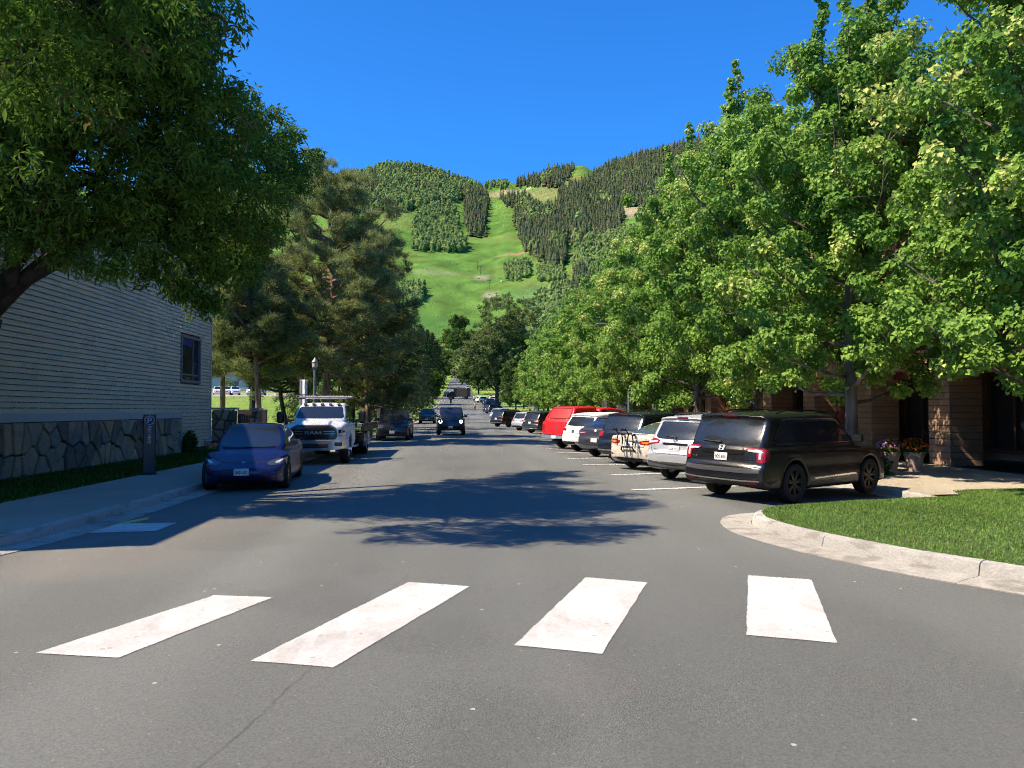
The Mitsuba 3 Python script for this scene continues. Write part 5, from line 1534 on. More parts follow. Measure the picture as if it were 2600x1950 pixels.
# bare and dry ground: (photo pixel, half sizes in metres, colour, strength)
for (px, py), (a, b), col, k in [((1385, 494), (75, 60), (0.24, 0.23, 0.11), .6), ((1340, 480), (60, 14), (0.42, 0.36, 0.26), .9), ((1470, 462), (45, 80), (0.19, 0.20, 0.06), .8), ((1268, 492), (45, 30), (0.30, 0.24, 0.16), .8),
                                ((1318, 646), (34, 6), (0.34, 0.24, 0.15), .9), ((1592, 540), (60, 26), (0.34, 0.29, 0.20), .9), ((1640, 480), (25, 60), (0.32, 0.27, 0.19), .7), ((1205, 508), (14, 12), (0.34, 0.31, 0.22), .7),
                                ((1220, 706), (10, 7), (0.30, 0.28, 0.22), .8), ((1245, 751), (9, 6), (0.36, 0.31, 0.25), .8), ((1105, 693), (35, 9), (0.22, 0.27, 0.13), .6), ((1010, 544), (14, 4), (0.35, 0.31, 0.24), .7),
                                ((1330, 815), (50, 6), (0.27, 0.27, 0.13), .7), ((1420, 730), (80, 14), (0.10, 0.20, 0.08), .6), ((1090, 830), (90, 25), (0.07, 0.18, 0.05), .6)]:
    c = hill_at(px, py)
    d = np.hypot((hv[:, 0] - c[0]) / a, (hv[:, 1] - c[1]) / (b * 1.6))
    d = d + 0.9 * (_n2[:, 0] - 0.5)
    hc = hc + (np.array(col) * (0.75 + 0.5 * _n2) - hc) * (k * np.clip((1.25 - d) / 0.5, 0, 1))[:, None]
scene['m_hill_ground'] = {'type': 'twosided', 'nested': {'type': 'diffuse', 'reflectance': {'type': 'mesh_attribute', 'name': 'vertex_color'}}}
struct('mountain', hill, 'hill_ground', True, color=np.clip(hc, 0, 1))


def tree_proto(kind, seed):
    """Unit-height far tree: (vertices, faces, brightness per vertex)."""
    r = np.random.default_rng(seed)
    V, F, B = [], [], []
    if kind == 'conifer':
        for k in range(6):
            z0 = 0.08 + 0.13 * k; z1 = min(1.0, z0 + 0.30)
            R = (0.19 - 0.025 * k) * r.uniform(0.85, 1.15)
            n = 6; a = np.arange(n) * 2 * PI / n + r.uniform(0, 2 * PI)
            b = len(V)
            rr = R * r.uniform(0.6, 1.25, n)
            V += [[rr[i] * math.cos(a[i]), rr[i] * math.sin(a[i]), z0 - 0.03 * r.uniform(0, 1)] for i in range(n)] + [[r.normal(0, .008), r.normal(0, .008), z1]]
            F += [[b + i, b + (i + 1) % n, b + n] for i in range(n)]
            B += list(r.uniform(0.75, 1.1, n)) + [r.uniform(1.0, 1.3)]
    else:
        nb = 9
        for k in range(nb):
            c = np.array([r.normal(0, .075), r.normal(0, .075), 0.28 + 0.60 * k / nb + r.normal(0, .03)])
            s = (0.155 if k < 6 else 0.105) * r.uniform(0.75, 1.2)
            m = trimesh.creation.icosahedron()
            v = m.vertices * s * r.uniform(0.65, 1.3, (12, 1)) * [1, 1, 1.3] + c
            b = len(V); V += v.tolist(); F += (m.faces + b).tolist(); B += list(r.uniform(0.75, 1.25, 12))
        b = len(V)
        V += [[.015, 0, 0], [-.01, .012, 0], [-.01, -.012, 0], [0, 0, .6]]; F += [[b, b + 1, b + 3], [b + 1, b + 2, b + 3], [b + 2, b, b + 3]]; B += [2.2] * 4
    return np.array(V), np.array(F), np.array(B)


_protos = {k: [tree_proto(k, 20 + i) for i in range(7)] for k in ('conifer', 'aspen')}


def far_trees(bases, kinds, heights, seed):
    r = np.random.default_rng(seed)
    V, F, C, o = [], [], [], 0
    for p, k, h in zip(bases, kinds, heights):
        v, f, b = _protos[k][r.integers(7)]
        a = r.uniform(0, 2 * PI); w = h * r.uniform(0.8, 1.2)
        q = np.column_stack([(v[:, 0] * math.cos(a) - v[:, 1] * math.sin(a)) * w, (v[:, 0] * math.sin(a) + v[:, 1] * math.cos(a)) * w, v[:, 2] * h]) + p
        t = r.uniform(0, 1)
        col = (np.array([0.062, 0.092, 0.045]) * (1 - t) + np.array([0.13, 0.155, 0.072]) * t) if k == 'conifer' else (np.array([0.10, 0.165, 0.055]) * (1 - t) + np.array([0.21, 0.285, 0.09]) * t)
        if k == 'conifer' and r.uniform() < 0.05: col = np.array([0.13, 0.10, 0.075])
        V.append(q); F.append(f + o); C.append(np.clip(b, .4, 2.2)[:, None] * col); o += len(q)
    return trimesh.Trimesh(np.vstack(V), np.vstack(F), process=False), np.vstack(C)


def hill_points(polys, dx, dy, seed):
    """Jittered base points whose pictures lie about dx, dy photo pixels apart (spacing follows the slope's foreshortening)."""
    r = np.random.default_rng(seed)
    P = sg.Polygon(polys).buffer(0)
    x0, y0, x1, y1 = P.bounds
    pts = [(x + r.uniform(-1.3, 1.3) * dx, y + r.uniform(-1.1, 1.1) * dy) for y in np.arange(y0, y1, dy) for x in np.arange(x0, x1, dx)]
    if P.geom_type != 'Polygon': P = max(P.geoms, key=lambda g: g.area)
    q = np.array(shapely.segmentize(P.exterior, 5.0).coords)
    P = sg.Polygon(q + r.normal(0, 1.6, q.shape)).buffer(0)
    P2 = P.buffer(5)
    pts = np.array([p for p in pts + [(a + r.uniform(-9, 9), b + r.uniform(-7, 9)) for a, b in pts if r.uniform() < 0.10] if P.contains(sg.Point(p)) or (r.uniform() < 0.25 and P2.contains(sg.Point(p)))])
    # march all of them at once
    Ys = np.linspace(MD0, MDR * 1.02, 320)
    X = (pts[:, 0] - 1300) / FPX; b = (975 - pts[:, 1]) / FPX
    d1, d2 = (_cp - b * _sp), (_sp + b * _cp)
    xx = (X / d1)[:, None] * Ys; zz = EYE + (d2 / d1)[:, None] * Ys
    wx, wy = xx * _cy + Ys * _sy, -xx * _sy + Ys * _cy
    hit = zz <= zm(wx, wy)
    k = np.where(hit.any(1), hit.argmax(1), len(Ys) - 12)
    i = np.arange(len(pts))
    x, y = wx[i, k], wy[i, k]
    return np.column_stack([x, y, zm(x, y) - 0.3])


FORESTS = [
    ([(690, 470), (800, 453), (890, 447), (945, 434), (985, 421), (1030, 425), (1075, 430), (1140, 447), (1180, 457), (1207, 470), (1222, 484), (1210, 500), (1180, 512), (1152, 510), (1130, 516), (1094, 515), (1066, 528), (1052, 534), (1003, 537), (940, 543), (800, 547), (690, 547)],
     0.55, (15, 23), 'mixed aspen and conifer forest below the round left summit'),
    ([(1210, 490), (1232, 492), (1240, 515), (1238, 546), (1230, 570), (1226, 600), (1207, 606), (1190, 578), (1176, 550), (1180, 515)], 0.12, (18, 26), 'dark conifer band beside the narrow ski run'),
    ([(1056, 547), (1094, 525), (1135, 520), (1150, 528), (1155, 555), (1162, 585), (1172, 610), (1183, 636), (1172, 644), (1135, 640), (1051, 636), (1049, 600), (1053, 560)], 0.86, (11, 17), 'grey green aspen grove on the lower left slope'),
    ([(1232, 471), (1282, 468), (1284, 486), (1262, 481), (1232, 477)], 0.9, (17, 23), 'small aspen grove on the skyline saddle'),
    ([(1309, 472), (1330, 466), (1400, 442), (1450, 428), (1459, 432), (1432, 466), (1420, 475), (1330, 478), (1310, 475)], 0.08, (20, 27), 'conifer stand on the skyline left of the bare run'),
    ([(1503, 455), (1525, 436), (1555, 420), (1640, 398), (1700, 380), (1800, 362), (2275, 345), (2275, 600), (1720, 570), (1625, 527), (1555, 526), (1585, 560), (1560, 592), (1490, 602), (1465, 640), (1442, 600), (1436, 580), (1420, 560), (1414, 515), (1424, 492), (1470, 474), (1490, 464)],
     0.14, (17, 25), 'big dark conifer forest covering the right shoulder of the mountain'),
    ([(1276, 508), (1305, 502), (1330, 507), (1352, 524), (1380, 542), (1410, 532), (1430, 560), (1440, 590), (1437, 672), (1410, 688), (1385, 664), (1350, 648), (1340, 637), (1325, 607), (1312, 584), (1305, 532)], 0.15, (17, 24), 'conifer band in the middle of the slope left of the shaded run'),
    ([(1466, 648), (1500, 604), (1600, 592), (2200, 640), (2200, 760), (1500, 800), (1440, 790), (1462, 720)], 0.55, (14, 20), 'mixed forest low on the slope behind the maples'),
    ([(1345, 790), (1400, 745), (1440, 735), (1520, 800), (1520, 880), (1330, 880), (1320, 830)], 0.9, (11, 17), 'pale deciduous wood at the foot of the slope'),
    ([(-500, 500), (690, 470), (690, 640), (-500, 700)], 0.5, (16, 22), 'forest on the hillside behind the left trees'),
]
for k, (poly, asp, hh, lab) in enumerate(FORESTS):
    big = k in (5, 9)
    pts = hill_points(poly, 4.2 if k != 9 else 9.0, 3.7 if k != 9 else 9.0, 40 + k)
    r = np.random.default_rng(60 + k)
    clump = meshkit.fbm(np.column_stack([pts[:, :2] / 70, np.zeros(len(pts))]), 3, 11)
    kinds = np.where(clump + r.normal(0, .12, len(pts)) < 0.5 + (asp - 0.5) * 0.9, 'aspen', 'conifer')
    m, C = far_trees(pts, kinds, r.uniform(*hh, len(pts)) * np.where(r.uniform(size=len(pts)) < 0.25, r.uniform(0.5, 0.85, len(pts)), r.uniform(0.9, 1.2, len(pts))), 80 + k)
    stuff('forest', lab, 'forest', m, 'hill_leaf', False, color=C)

CLUMPS = [([(1283, 690), (1300, 672), (1330, 668), (1347, 680), (1344, 698), (1318, 716), (1284, 716)], 'round aspen clump with pale trunks right of the lift line', (8, 13)),
          ([(1362, 690), (1385, 682), (1430, 692), (1432, 716), (1400, 722), (1364, 718)], 'wide aspen clump at the foot of the shaded run', (9, 13)),
          ([(1015, 735), (1050, 728), (1078, 738), (1080, 758), (1060, 778), (1020, 784)], 'dense clump of trees at the left edge of the meadow', (9, 14)),
          ([(1272, 762), (1290, 756), (1298, 770), (1290, 782), (1278, 782)], 'small lone clump of trees beside the lift towers', (7, 10)),
          ([(1350, 640), (1390, 655), (1385, 668), (1360, 664)], 'low shrub clump below the middle conifer band', (5, 8))]
for k, (poly, lab, hh) in enumerate(CLUMPS):
    pts = hill_points(poly, 4.2, 4.0, 140 + k)
    r = np.random.default_rng(160 + k)
    m, C = far_trees(pts, ['aspen'] * len(pts), r.uniform(*hh, len(pts)), 180 + k)
    key = name_in('tree_clump')
    put(key, m, 'hill_leaf', False, color=C)
    labels[key] = {'label': lab, 'category': 'trees', 'kind': 'stuff'}

# small dark shrubs dotted over the meadow
r = np.random.default_rng(5)
pts = hill_points([(1000, 560), (1045, 560), (1045, 640), (1180, 650), (1260, 640), (1290, 700), (1240, 790), (1300, 820), (1240, 850), (1090, 850), (1060, 800), (1080, 700)], 8, 7, 7)
pts = pts[r.uniform(size=len(pts)) < 0.35]
m, C = far_trees(pts, ['aspen'] * len(pts), r.uniform(0.5, 1.9, len(pts)) ** 1.0, 9)
stuff('shrubs', 'small dark shrubs dotted over the ski meadow', 'shrubs', m, 'hill_leaf', False, color=C * 0.8)
# pale rocks
for k, (px, py) in enumerate([(1213, 709), (1272, 707), (1276, 717), (1238, 750), (1247, 752)]):
    p = hill_at(px, py)
    rr = np.random.default_rng(k)
    key = name_in('boulder')
    put(key, hull(rr.normal(size=(16, 3)) * [1.5, 1.1, 0.9] + p), 'concrete', False)
    labels[key] = {'label': 'pale boulder lying on the ski meadow near the lift towers', 'category': 'rock', 'group': 'boulders on the meadow'}
# chairlift towers
for k, (px, py, h) in enumerate([(1212, 686, 11), (1220, 697, 12), (1242, 735, 12), (1260, 768, 12), (1263, 774, 12), (1330, 837, 13), (1186, 625, 10), (1178, 585, 10), (1226, 458, 12)]):
    p = hill_at(px, py)
    t = thing('lift_tower', 'thin grey chairlift tower with a crossarm, the %s up the ski slope' % ORD[[4, 3, 2, 1, 0, None, 5, 6, 7][k]] if k != 5 else 'thin grey chairlift tower low on the right beside the pale wood', 'lift tower', 'chairlift towers')
    part(t, 'mast', tube([p, p + [0, 0, h]], [0.45, 0.35], 6), 'pole_green')
    part(t, 'crossarm', box(p + [0, 0, h - 0.3], [5.0, 0.5, 0.5]), 'pole_green')
    for s in (-1, 1):
        part(t, 'sheave', box(p + [s * 2.3, 0, h - 0.8], [0.5, 2.6, 0.6]), 'pole_green')
# ------------------------------------------------------------------ left: clapboard house; right: brick block
WX = -10.0


def wall_left(px, py, x=WX):
    """Point of the plane x = const under a photo pixel."""
    a = at(px, py, 1.0)
    k = x / a[0]
    return np.array([x, a[1] * k, EYE + (a[2] - EYE) * k])


mat('clapboard', proc(lambda p, n, uv: mix((0.58, 0.49, 0.34), (0.50, 0.43, 0.30), fbm(p.y * 0.6, p.z * 5, 1.0, 3)) * (0.92 + 0.12 * noise(p.y * 3, p.z * 40)) * (1 - 0.10 * smoothstep(0.62, 0.74, fbm(p.y * 1.2, p.z * 2.0, 4.0, 3)))), 0.7, spec=0.3)
mat('trim_board', (0.38, 0.38, 0.35), 0.65)
mat('window_glass', (0.01, 0.013, 0.02), 0.02, 0, 0.8, coat=1.0, coat_gloss=1.0)
mat('frame_grey', (0.16, 0.165, 0.17), 0.5)
mat('curtain', (0.55, 0.55, 0.52), 0.8)
mat('blind_blue', (0.02, 0.025, 0.16), 0.5)
mat('roof_dark', (0.06, 0.055, 0.05), 0.9)


def _stone(p, n, uv):
    w = fbm(p.x * 2.2, p.y * 2.2, p.z * 2.2, 4)
    g = noise(p.x * 30, p.y * 30, p.z * 30)
    c = mix((0.30, 0.235, 0.165), (0.20, 0.175, 0.15), smoothstep(0.35, 0.65, w))
    return mix(c, (0.36, 0.24, 0.14), smoothstep(0.55, 0.75, fbm(p.x * 1.1 + 3, p.y * 1.1, p.z * 1.3, 3)) * 0.7) * (0.75 + 0.4 * g)


mat('rubble', proc(_stone), 0.85, bump=proc(_concrete_h, eps=0.004))
mat('rubble_b', proc(lambda p, n, uv: mi.Color3f(_stone(p, n, uv)) * 0.62), 0.85, bump=proc(_concrete_h, eps=0.004))
mat('rubble_c', proc(lambda p, n, uv: mi.Color3f(_stone(p, n, uv)) * mi.Color3f(1.35, 1.22, 1.05)), 0.85, bump=proc(_concrete_h, eps=0.004))
mat('mortar', (0.10, 0.09, 0.08), 0.95)

Y0, Y1, HT = 8.9, 31.0, 7.1
house = thing('house', 'pale clapboard house with a dark window at the left edge of the street', 'house')
part(house, 'core', cat([box([WX - 5.06, (Y0 + Y1) / 2, HT / 2], [10.0, Y1 - Y0 - 0.1, HT])]), 'mortar', False)
a, b = wall_left(460, 855), wall_left(503, 968)
wy0, wy1 = min(a[1], b[1]), max(a[1], b[1]); wz1, wz0 = a[2], b[2]
sy1 = wall_left(456, 1100)[1]; sz1 = 1.42
_base = float(_l2(np.array([-9.9]), np.array([25.0]))[0])
exp_ = 0.132
z = 0.30
while z < HT - 0.1:
    spans = [(Y0, Y1 - 0.12)]
    if z < sz1 + 0.10: spans = [(sy1 + 0.12, Y1 - 0.12)]
    elif z + exp_ > wz0 - 0.10 and z < wz1 + 0.10: spans = [(Y0, wy0 - 0.11), (wy1 + 0.11, Y1 - 0.12)]
    for (u, v) in spans:
        pr = [(WX + 0.012, z + exp_ - 0.017), (WX + 0.040, z), (WX - 0.03, z), (WX - 0.03, z + exp_ - 0.017)]
        V = np.array([[x, y, q] for y in (u, v) for x, q in pr])
        F = np.array([[0, 1, 5], [0, 5, 4], [1, 2, 6], [1, 6, 5], [3, 0, 4], [3, 4, 7], [0, 3, 2], [0, 2, 1], [4, 5, 6], [4, 6, 7]])
        part(house, 'clapboard', trimesh.Trimesh(V, F, process=False), 'clapboard', False)
    z += exp_
part(house, 'corner_board', box([WX - 0.02, Y1 - 0.055, HT / 2 + 0.1], [0.12, 0.11, HT - 0.2]), 'trim_board')
part(house, 'end_wall', box([WX - 5.0, Y1 - 0.02, HT / 2], [9.9, 0.06, HT]), 'clapboard')
part(house, 'water_table', box([WX + 0.03, (Y0 + sy1) / 2, sz1 + 0.10], [0.10, sy1 - Y0, 0.20]), 'trim_board')
part(house, 'corner_trim', box([WX + 0.02, sy1 + 0.055, sz1 / 2 + 0.1], [0.10, 0.11, sz1]), 'trim_board')
part(house, 'roof', cat([box([WX - 5.0, (Y0 + Y1) / 2, HT + 0.08], [10.06, Y1 - Y0 + 0.06, 0.16])]), 'roof_dark')
part(house, 'fascia', box([WX + 0.05, (Y0 + Y1) / 2, HT + 0.06], [0.03, Y1 - Y0 + 0.1, 0.24]), 'trim_board')
# window: casing, deep dark reveal, sash bars, pane, blind
w = part(house, 'window', cat([box([WX + 0.02, (wy0 + wy1) / 2, q], [0.10, wy1 - wy0 + 0.2, 0.10]) for q in (wz0 - 0.05, wz1 + 0.05)] + [box([WX + 0.02, q, (wz0 + wz1) / 2], [0.098, 0.10, wz1 - wz0]) for q in (wy0 - 0.05, wy1 + 0.05)]), 'frame_grey')
part(w, 'pane', box([WX - 0.03, (wy0 + wy1) / 2, (wz0 + wz1) / 2], [0.02, wy1 - wy0, wz1 - wz0]), 'window_glass')
part(w, 'frame', cat([box([WX - 0.005, wy0 + (wy1 - wy0) * 0.66, (wz0 + wz1) / 2], [0.05, 0.05, wz1 - wz0]), box([WX - 0.005, (wy0 + wy1) / 2, wz0 + 0.20], [0.048, wy1 - wy0, 0.05])]), 'frame_grey')
part(w, 'blind', box([WX - 0.012, wy0 + (wy1 - wy0) * 0.33, wz1 - 0.14], [0.015, (wy1 - wy0) * 0.62, 0.27]), 'blind_blue')


def rubble(parent, u0, u1, v0, v1, cell, seed, fn, mat_='rubble', depth=0.07, stretch=1.0):
    """Irregular stones with recessed joints filling the rectangle; fn(u, v, d) -> world point, d outwards."""
    from scipy.spatial import Voronoi
    r = np.random.default_rng(seed)
    nu, nv = max(2, int((u1 - u0) / cell)), max(2, int((v1 - v0) / (cell * stretch)))
    P = np.array([[u0 + (i + r.uniform(.1, .9)) * (u1 - u0) / nu, v0 + (j + r.uniform(.1, .9)) * (v1 - v0) / nv] for i in range(nu) for j in range(nv)])
    Q = np.vstack([P, P * [-1, 1] + [2 * u0, 0], P * [-1, 1] + [2 * u1, 0], P * [1, -1] + [0, 2 * v0], P * [1, -1] + [0, 2 * v1]])
    V = Voronoi(Q)
    for i in range(len(P)):
        reg = V.regions[V.point_region[i]]
        if -1 in reg or len(reg) < 3: continue
        g = sg.Polygon(V.vertices[reg]).intersection(sg.box(u0, v0, u1, v1)).buffer(-0.022)
        if g.is_empty or g.geom_type != 'Polygon' or g.area < 0.004: continue
        c0 = np.array(g.simplify(0.01).exterior.coords)[:-1]
        g2 = g.buffer(-0.022)
        if g2.is_empty or g2.geom_type != 'Polygon': continue
        c1 = np.array(g2.simplify(0.01).exterior.coords)[:-1]
        d = depth * r.uniform(0.7, 1.4); tl = r.normal(0, 0.02, 2); m = c1.mean(0)
        pts = [fn(u, v, -0.04) for u, v in c0] + [fn(u, v, d * 0.55) for u, v in c0] + [fn(u, v, d + float((np.array([u, v]) - m) @ tl)) for u, v in c1]
        part(parent, 'stone', hull(np.array(pts)), mat_ + ['', '_b', '_c'][r.integers(3)], False)


rubble(house, 13.0, sy1, 0.12, sz1, 0.34, 3, lambda u, v, d: [WX + 0.02 + d, u, v], stretch=1.35)
# --- garden wall with a bin enclosure beside the house
gw = thing('stone_wall', 'low rubble stone wall joined to the corner of the clapboard house', 'wall')
gx0, gx1, gyy, gz = -10.15, -9.20, 31.6, 1.74
part(gw, 'core', box([(gx0 + gx1) / 2, gyy + 0.2, gz / 2 - 0.03], [gx1 - gx0 - 0.06, 0.34, gz - 0.06]), 'mortar')
rubble(gw, gx0, gx1, 0.1, gz, 0.20, 11, lambda u, v, d: [u, gyy - d, v], stretch=1.9)
part(gw, 'cap_stone', rbox([(gx0 + gx1) / 2, gyy + 0.2, gz + 0.03], [gx1 - gx0 + 0.1, 0.5, 0.09], 0.03), 'concrete')
part(gw, 'core', box([-8.42, gyy + 0.4, gz / 2 - 0.03], [0.26, 0.7, gz - 0.06]), 'mortar')
rubble(gw, -8.56, -8.28, 0.1, gz - 0.05, 0.26, 14, lambda u, v, d: [u, gyy + 0.04 - d, v], stretch=1.2)
part(gw, 'cap_stone', rbox([-8.42, gyy + 0.4, gz + 0.02], [0.36, 0.8, 0.08], 0.03), 'concrete')
part(gw, 'core', box([-8.85, gyy + 1.3, gz / 2], [1.2, 0.2, gz - 0.02]), 'mortar')
mat('bin_brown', (0.10, 0.065, 0.05), 0.7)
mat('bin_navy', (0.02, 0.03, 0.06), 0.6)
bn = thing('bin_cabinet', 'brown slatted cabinet over two navy bins between the stone wall ends', 'bin store')
part(bn, 'frame', cat([box([-8.89, gyy + 0.45, 1.06], [0.60, 0.06, 0.08]), box([-8.89, gyy + 0.45, 1.52], [0.60, 0.06, 0.06]), box([-9.17, gyy + 0.45, 0.85], [0.05, 0.06, 1.4]), box([-8.61, gyy + 0.45, 0.85], [0.05, 0.06, 1.4])]), 'bin_brown')
for k in range(6):
    part(bn, 'slat', box([-9.12 + k * 0.092, gyy + 0.46, 1.29], [0.07, 0.03, 0.40]), 'bin_brown')
for k in range(2):
    bb = thing('wheelie_bin', ['navy bin on the left inside the brown cabinet', 'navy bin on the right inside the brown cabinet'][k], 'bin')
    part(bb, 'body', rbox([-9.03 + k * 0.28, gyy + 0.75, 0.56], [0.26, 0.5, 0.85], 0.03), 'bin_navy')
    part(bb, 'lid', rbox([-9.03 + k * 0.28, gyy + 0.74, 1.0], [0.27, 0.54, 0.06], 0.02), 'bin_navy')


# --- right: brick block behind the maples
def _brick(p, n, uv):
    ax = dr.abs(n.x) > dr.abs(n.y)
    u = dr.select(ax, p.y, p.x)
    ch = 0.205; row = dr.floor(p.z / ch)
    cu = u / 0.405 + 0.5 * (row - 2 * dr.floor(row / 2))
    fu, fz = cu - dr.floor(cu), p.z / ch - row
    k = cell_rand(dr.floor(cu), row, 3)
    joint = dr.maximum(smoothstep(0.035, 0.015, dr.minimum(fu, 1 - fu)), smoothstep(0.07, 0.03, dr.minimum(fz, 1 - fz)))
    g = noise(p.x * 45, p.y * 45, p.z * 45)
    c = mix((0.30, 0.165, 0.105), (0.40, 0.25, 0.17), k) * (0.72 + 0.5 * g)
    return mix(c, (0.33, 0.29, 0.25), joint * 0.8)


mat('block_wall', proc(_brick), 0.85)
mat('block', proc(lambda p, n, uv: mix((0.34, 0.215, 0.145), (0.43, 0.29, 0.205), fbm(p.x * 3, p.y * 3, p.z * 2.2, 3)) * (0.72 + 0.5 * noise(p.x * 45, p.y * 45, p.z * 45))), 0.88, bump=proc(_concrete_h, eps=0.004))
mat('timber_red', (0.16, 0.055, 0.035), 0.75)
mat('timber_dark', (0.05, 0.028, 0.02), 0.7)
bl = thing('brick_building', 'long brown brick block with recessed dark windows behind the maples', 'building')
BX, BH = 14.95, 10.6
ya, yb = 3.95, 104.0
part(bl, 'back_wall', box([BX + 4.2, (ya + yb) / 2, BH / 2 + 0.2], [5.4, yb - ya - 0.2, BH]), 'block_wall', False)
part(bl, 'roof', box([BX + 3.2, (ya + yb) / 2, BH + 0.45], [8.4, yb - ya + 0.8, 0.35]), 'timber_dark')
for fz in (3.35, 6.9):
    part(bl, 'floor_band', box([BX + 0.75, (ya + yb) / 2, fz], [1.6, yb - ya, 0.55]), 'block_wall', False)
for k, y in enumerate(np.arange(ya + 0.5, yb, 4.35)):
    py0 = y
    pier_w = 1.05
    g0 = float(_rw(np.array([BX]), np.array([y]))[0])
    part(bl, 'pier', box([BX + 0.55, y + pier_w / 2, BH / 2 + g0 / 2], [0.96, pier_w - 0.04, BH - g0]), 'mortar', False)
    near = 16 < y < 40
    if near:      # the nearest piers are laid block by block
        zz = g0
        row = 0
        while zz < (6.4 if y < 28 else 3.2):
            cuts = [0, 0.52, 1.05] if row % 2 else [0, 0.26, 0.79, 1.05]
            for u0, u1 in zip(cuts[:-1], cuts[1:]):
                part(bl, 'block', rbox([BX + 0.52, y + (u0 + u1) / 2, zz + 0.099], [1.06, u1 - u0 - 0.012, 0.19], 0.012), 'block', False)
            zz += 0.205; row += 1
        part(bl, 'pier_face', box([BX + 0.53, y + pier_w / 2, (zz + BH) / 2], [1.05, pier_w, BH - zz]), 'block_wall', False)
    else:
        part(bl, 'pier_face', box([BX + 0.53, y + pier_w / 2, BH / 2 + g0 / 2], [1.05, pier_w, BH - g0]), 'block_wall', False)
    for lv, (z0, z1) in enumerate(((g0 + 0.5, 2.75), (4.2, 6.2), (7.7, 9.6))):
        u0, u1 = y + pier_w + 0.02, y + 4.35 - 0.02
        if u1 > yb: continue
        if (k + lv) % 3 == 2 and lv == 0:
            for q in range(9):
                part(bl, 'siding_board', box([BX + 0.95, (u0 + u1) / 2, g0 + 0.2 + q * 0.31], [0.06, u1 - u0, 0.29]), 'timber_red')
            continue
        w = part(bl, 'window', cat([box([BX + 1.25, (u0 + u1) / 2, q], [0.10, u1 - u0, 0.10]) for q in (z0, z1)] + [box([BX + 1.25, q, (z0 + z1) / 2], [0.098, 0.08, z1 - z0 - 0.1]) for q in np.linspace(u0 + 0.04, u1 - 0.04, 4)]), 'timber_dark', False)
        part(w, 'pane', box([BX + 1.29, (u0 + u1) / 2, (z0 + z1) / 2], [0.02, u1 - u0 - 0.1, z1 - z0 - 0.1]), 'window_glass')
        if lv == 0:
            part(w, 'curtain', box([BX + 1.245, u0 + 0.42, (z0 + z1) / 2 + 0.2], [0.012, 0.55, (z1 - z0) * 0.72]), 'curtain')
            part(w, 'lintel', box([BX + 1.1, (u0 + u1) / 2, z1 + 0.22], [0.5, u1 - u0, 0.32]), 'timber_red')
# balcony stairs seen as slanting rails among the trunks
for y in (36.0, 44.5, 53.0):
    part(bl, 'stair_rail', tube([[BX - 0.15, y, 3.0], [BX - 0.15, y + 2.6, 1.1]], 0.04, 6), 'satin_metal')
# blue awning and a white fascia farther down
part(bl, 'awning', hull([[BX + 0.1, 60, 2.9], [BX + 0.1, 64, 2.9], [BX - 1.0, 60, 2.3], [BX - 1.0, 64, 2.3], [BX - 1.0, 60, 2.15], [BX - 1.0, 64, 2.15], [BX + 0.1, 60, 2.7], [BX + 0.1, 64, 2.7]]), 'sign_blue')
# low buildings far off
for k, (px, Y, w_, d_, h_, lab) in enumerate([(1330, 215, 12, 10, 3.6, 'low tan building behind the red stop sign'), (560, 190, 26, 12, 4.5, 'low grey building behind the white parked cars')]):
    p = at(px, 1000, Y)
    g = float(zm(p[0], p[1])) if Y > 230 else float(rise(p[1]) + park(p[0], p[1]))
    hb = thing('low_building', lab, 'building')
    part(hb, 'wall', box([p[0], p[1] + d_ / 2, g + h_ / 2], [w_, d_, h_]), 'trim_board' if k else 'trim_board', False)
    part(hb, 'roof', hull([[p[0] + sx * (w_ / 2 + .5), p[1] + d_ / 2 + sy_ * (d_ / 2 + .5), g + h_] for sx in (-1, 1) for sy_ in (-1, 1)] + [[p[0] + sx * w_ / 2, p[1] + d_ / 2, g + h_ + 2.2] for sx in (-1, 1)]), 'roof_dark', False)
    for q in np.linspace(-w_ / 2 + 2, w_ / 2 - 2, 4):
        part(hb, 'window', box([p[0] + q, p[1] - 0.01, g + 2.0], [1.6, 0.08, 1.4]), 'window_glass')
# ------------------------------------------------------------------ trees
def leaf_mesh(P, up, L, Wd, cols, seed, droop=0.35, fold=0.25, jit=0.6):
    """One folded leaf per point: (mesh, colours). up: preferred facing per leaf."""
    r = np.random.default_rng(seed)
    n = len(P)
    nrm = up + jit * r.normal(size=(n, 3)); nrm /= np.linalg.norm(nrm, axis=1, keepdims=True)
    d = r.normal(size=(n, 3)); d[:, 2] -= droop * 2
    d -= nrm * np.sum(d * nrm, 1, keepdims=True); d /= np.linalg.norm(d, axis=1, keepdims=True) + 1e-9
    s = np.cross(nrm, d)
    z_ = r.uniform(0.55, 1.35, n); l = (L * z_)[:, None]; w = (Wd * z_ * r.uniform(0.85, 1.15, n))[:, None]
    a = P; b = P + d * l * 0.45 + s * w / 2 + nrm * w * fold; c = P + d * l * 0.45 - s * w / 2 + nrm * w * fold; t = P + d * l
    V = np.stack([a, b, t, c], 1).reshape(-1, 3)
    i = np.arange(n)[:, None] * 4
    F = np.concatenate([i + [0, 2, 1], i + [0, 3, 2]])
    return trimesh.Trimesh(V, F, process=False), np.repeat(cols, 4, 0)


def cluster_leaves(C, R, per, seed, flat=0.8):
    """Leaf points round cluster centres: (points, cluster index, outward direction)."""
    r = np.random.default_rng(seed)
    k = np.repeat(np.arange(len(C)), per)
    q = r.normal(size=(len(k), 3)); q /= np.linalg.norm(q, axis=1, keepdims=True)
    q *= (r.uniform(0, 1, len(k)) ** 0.45)[:, None]
    q[:, 2] *= flat
    return C[k] + q * R[k][:, None], k, q


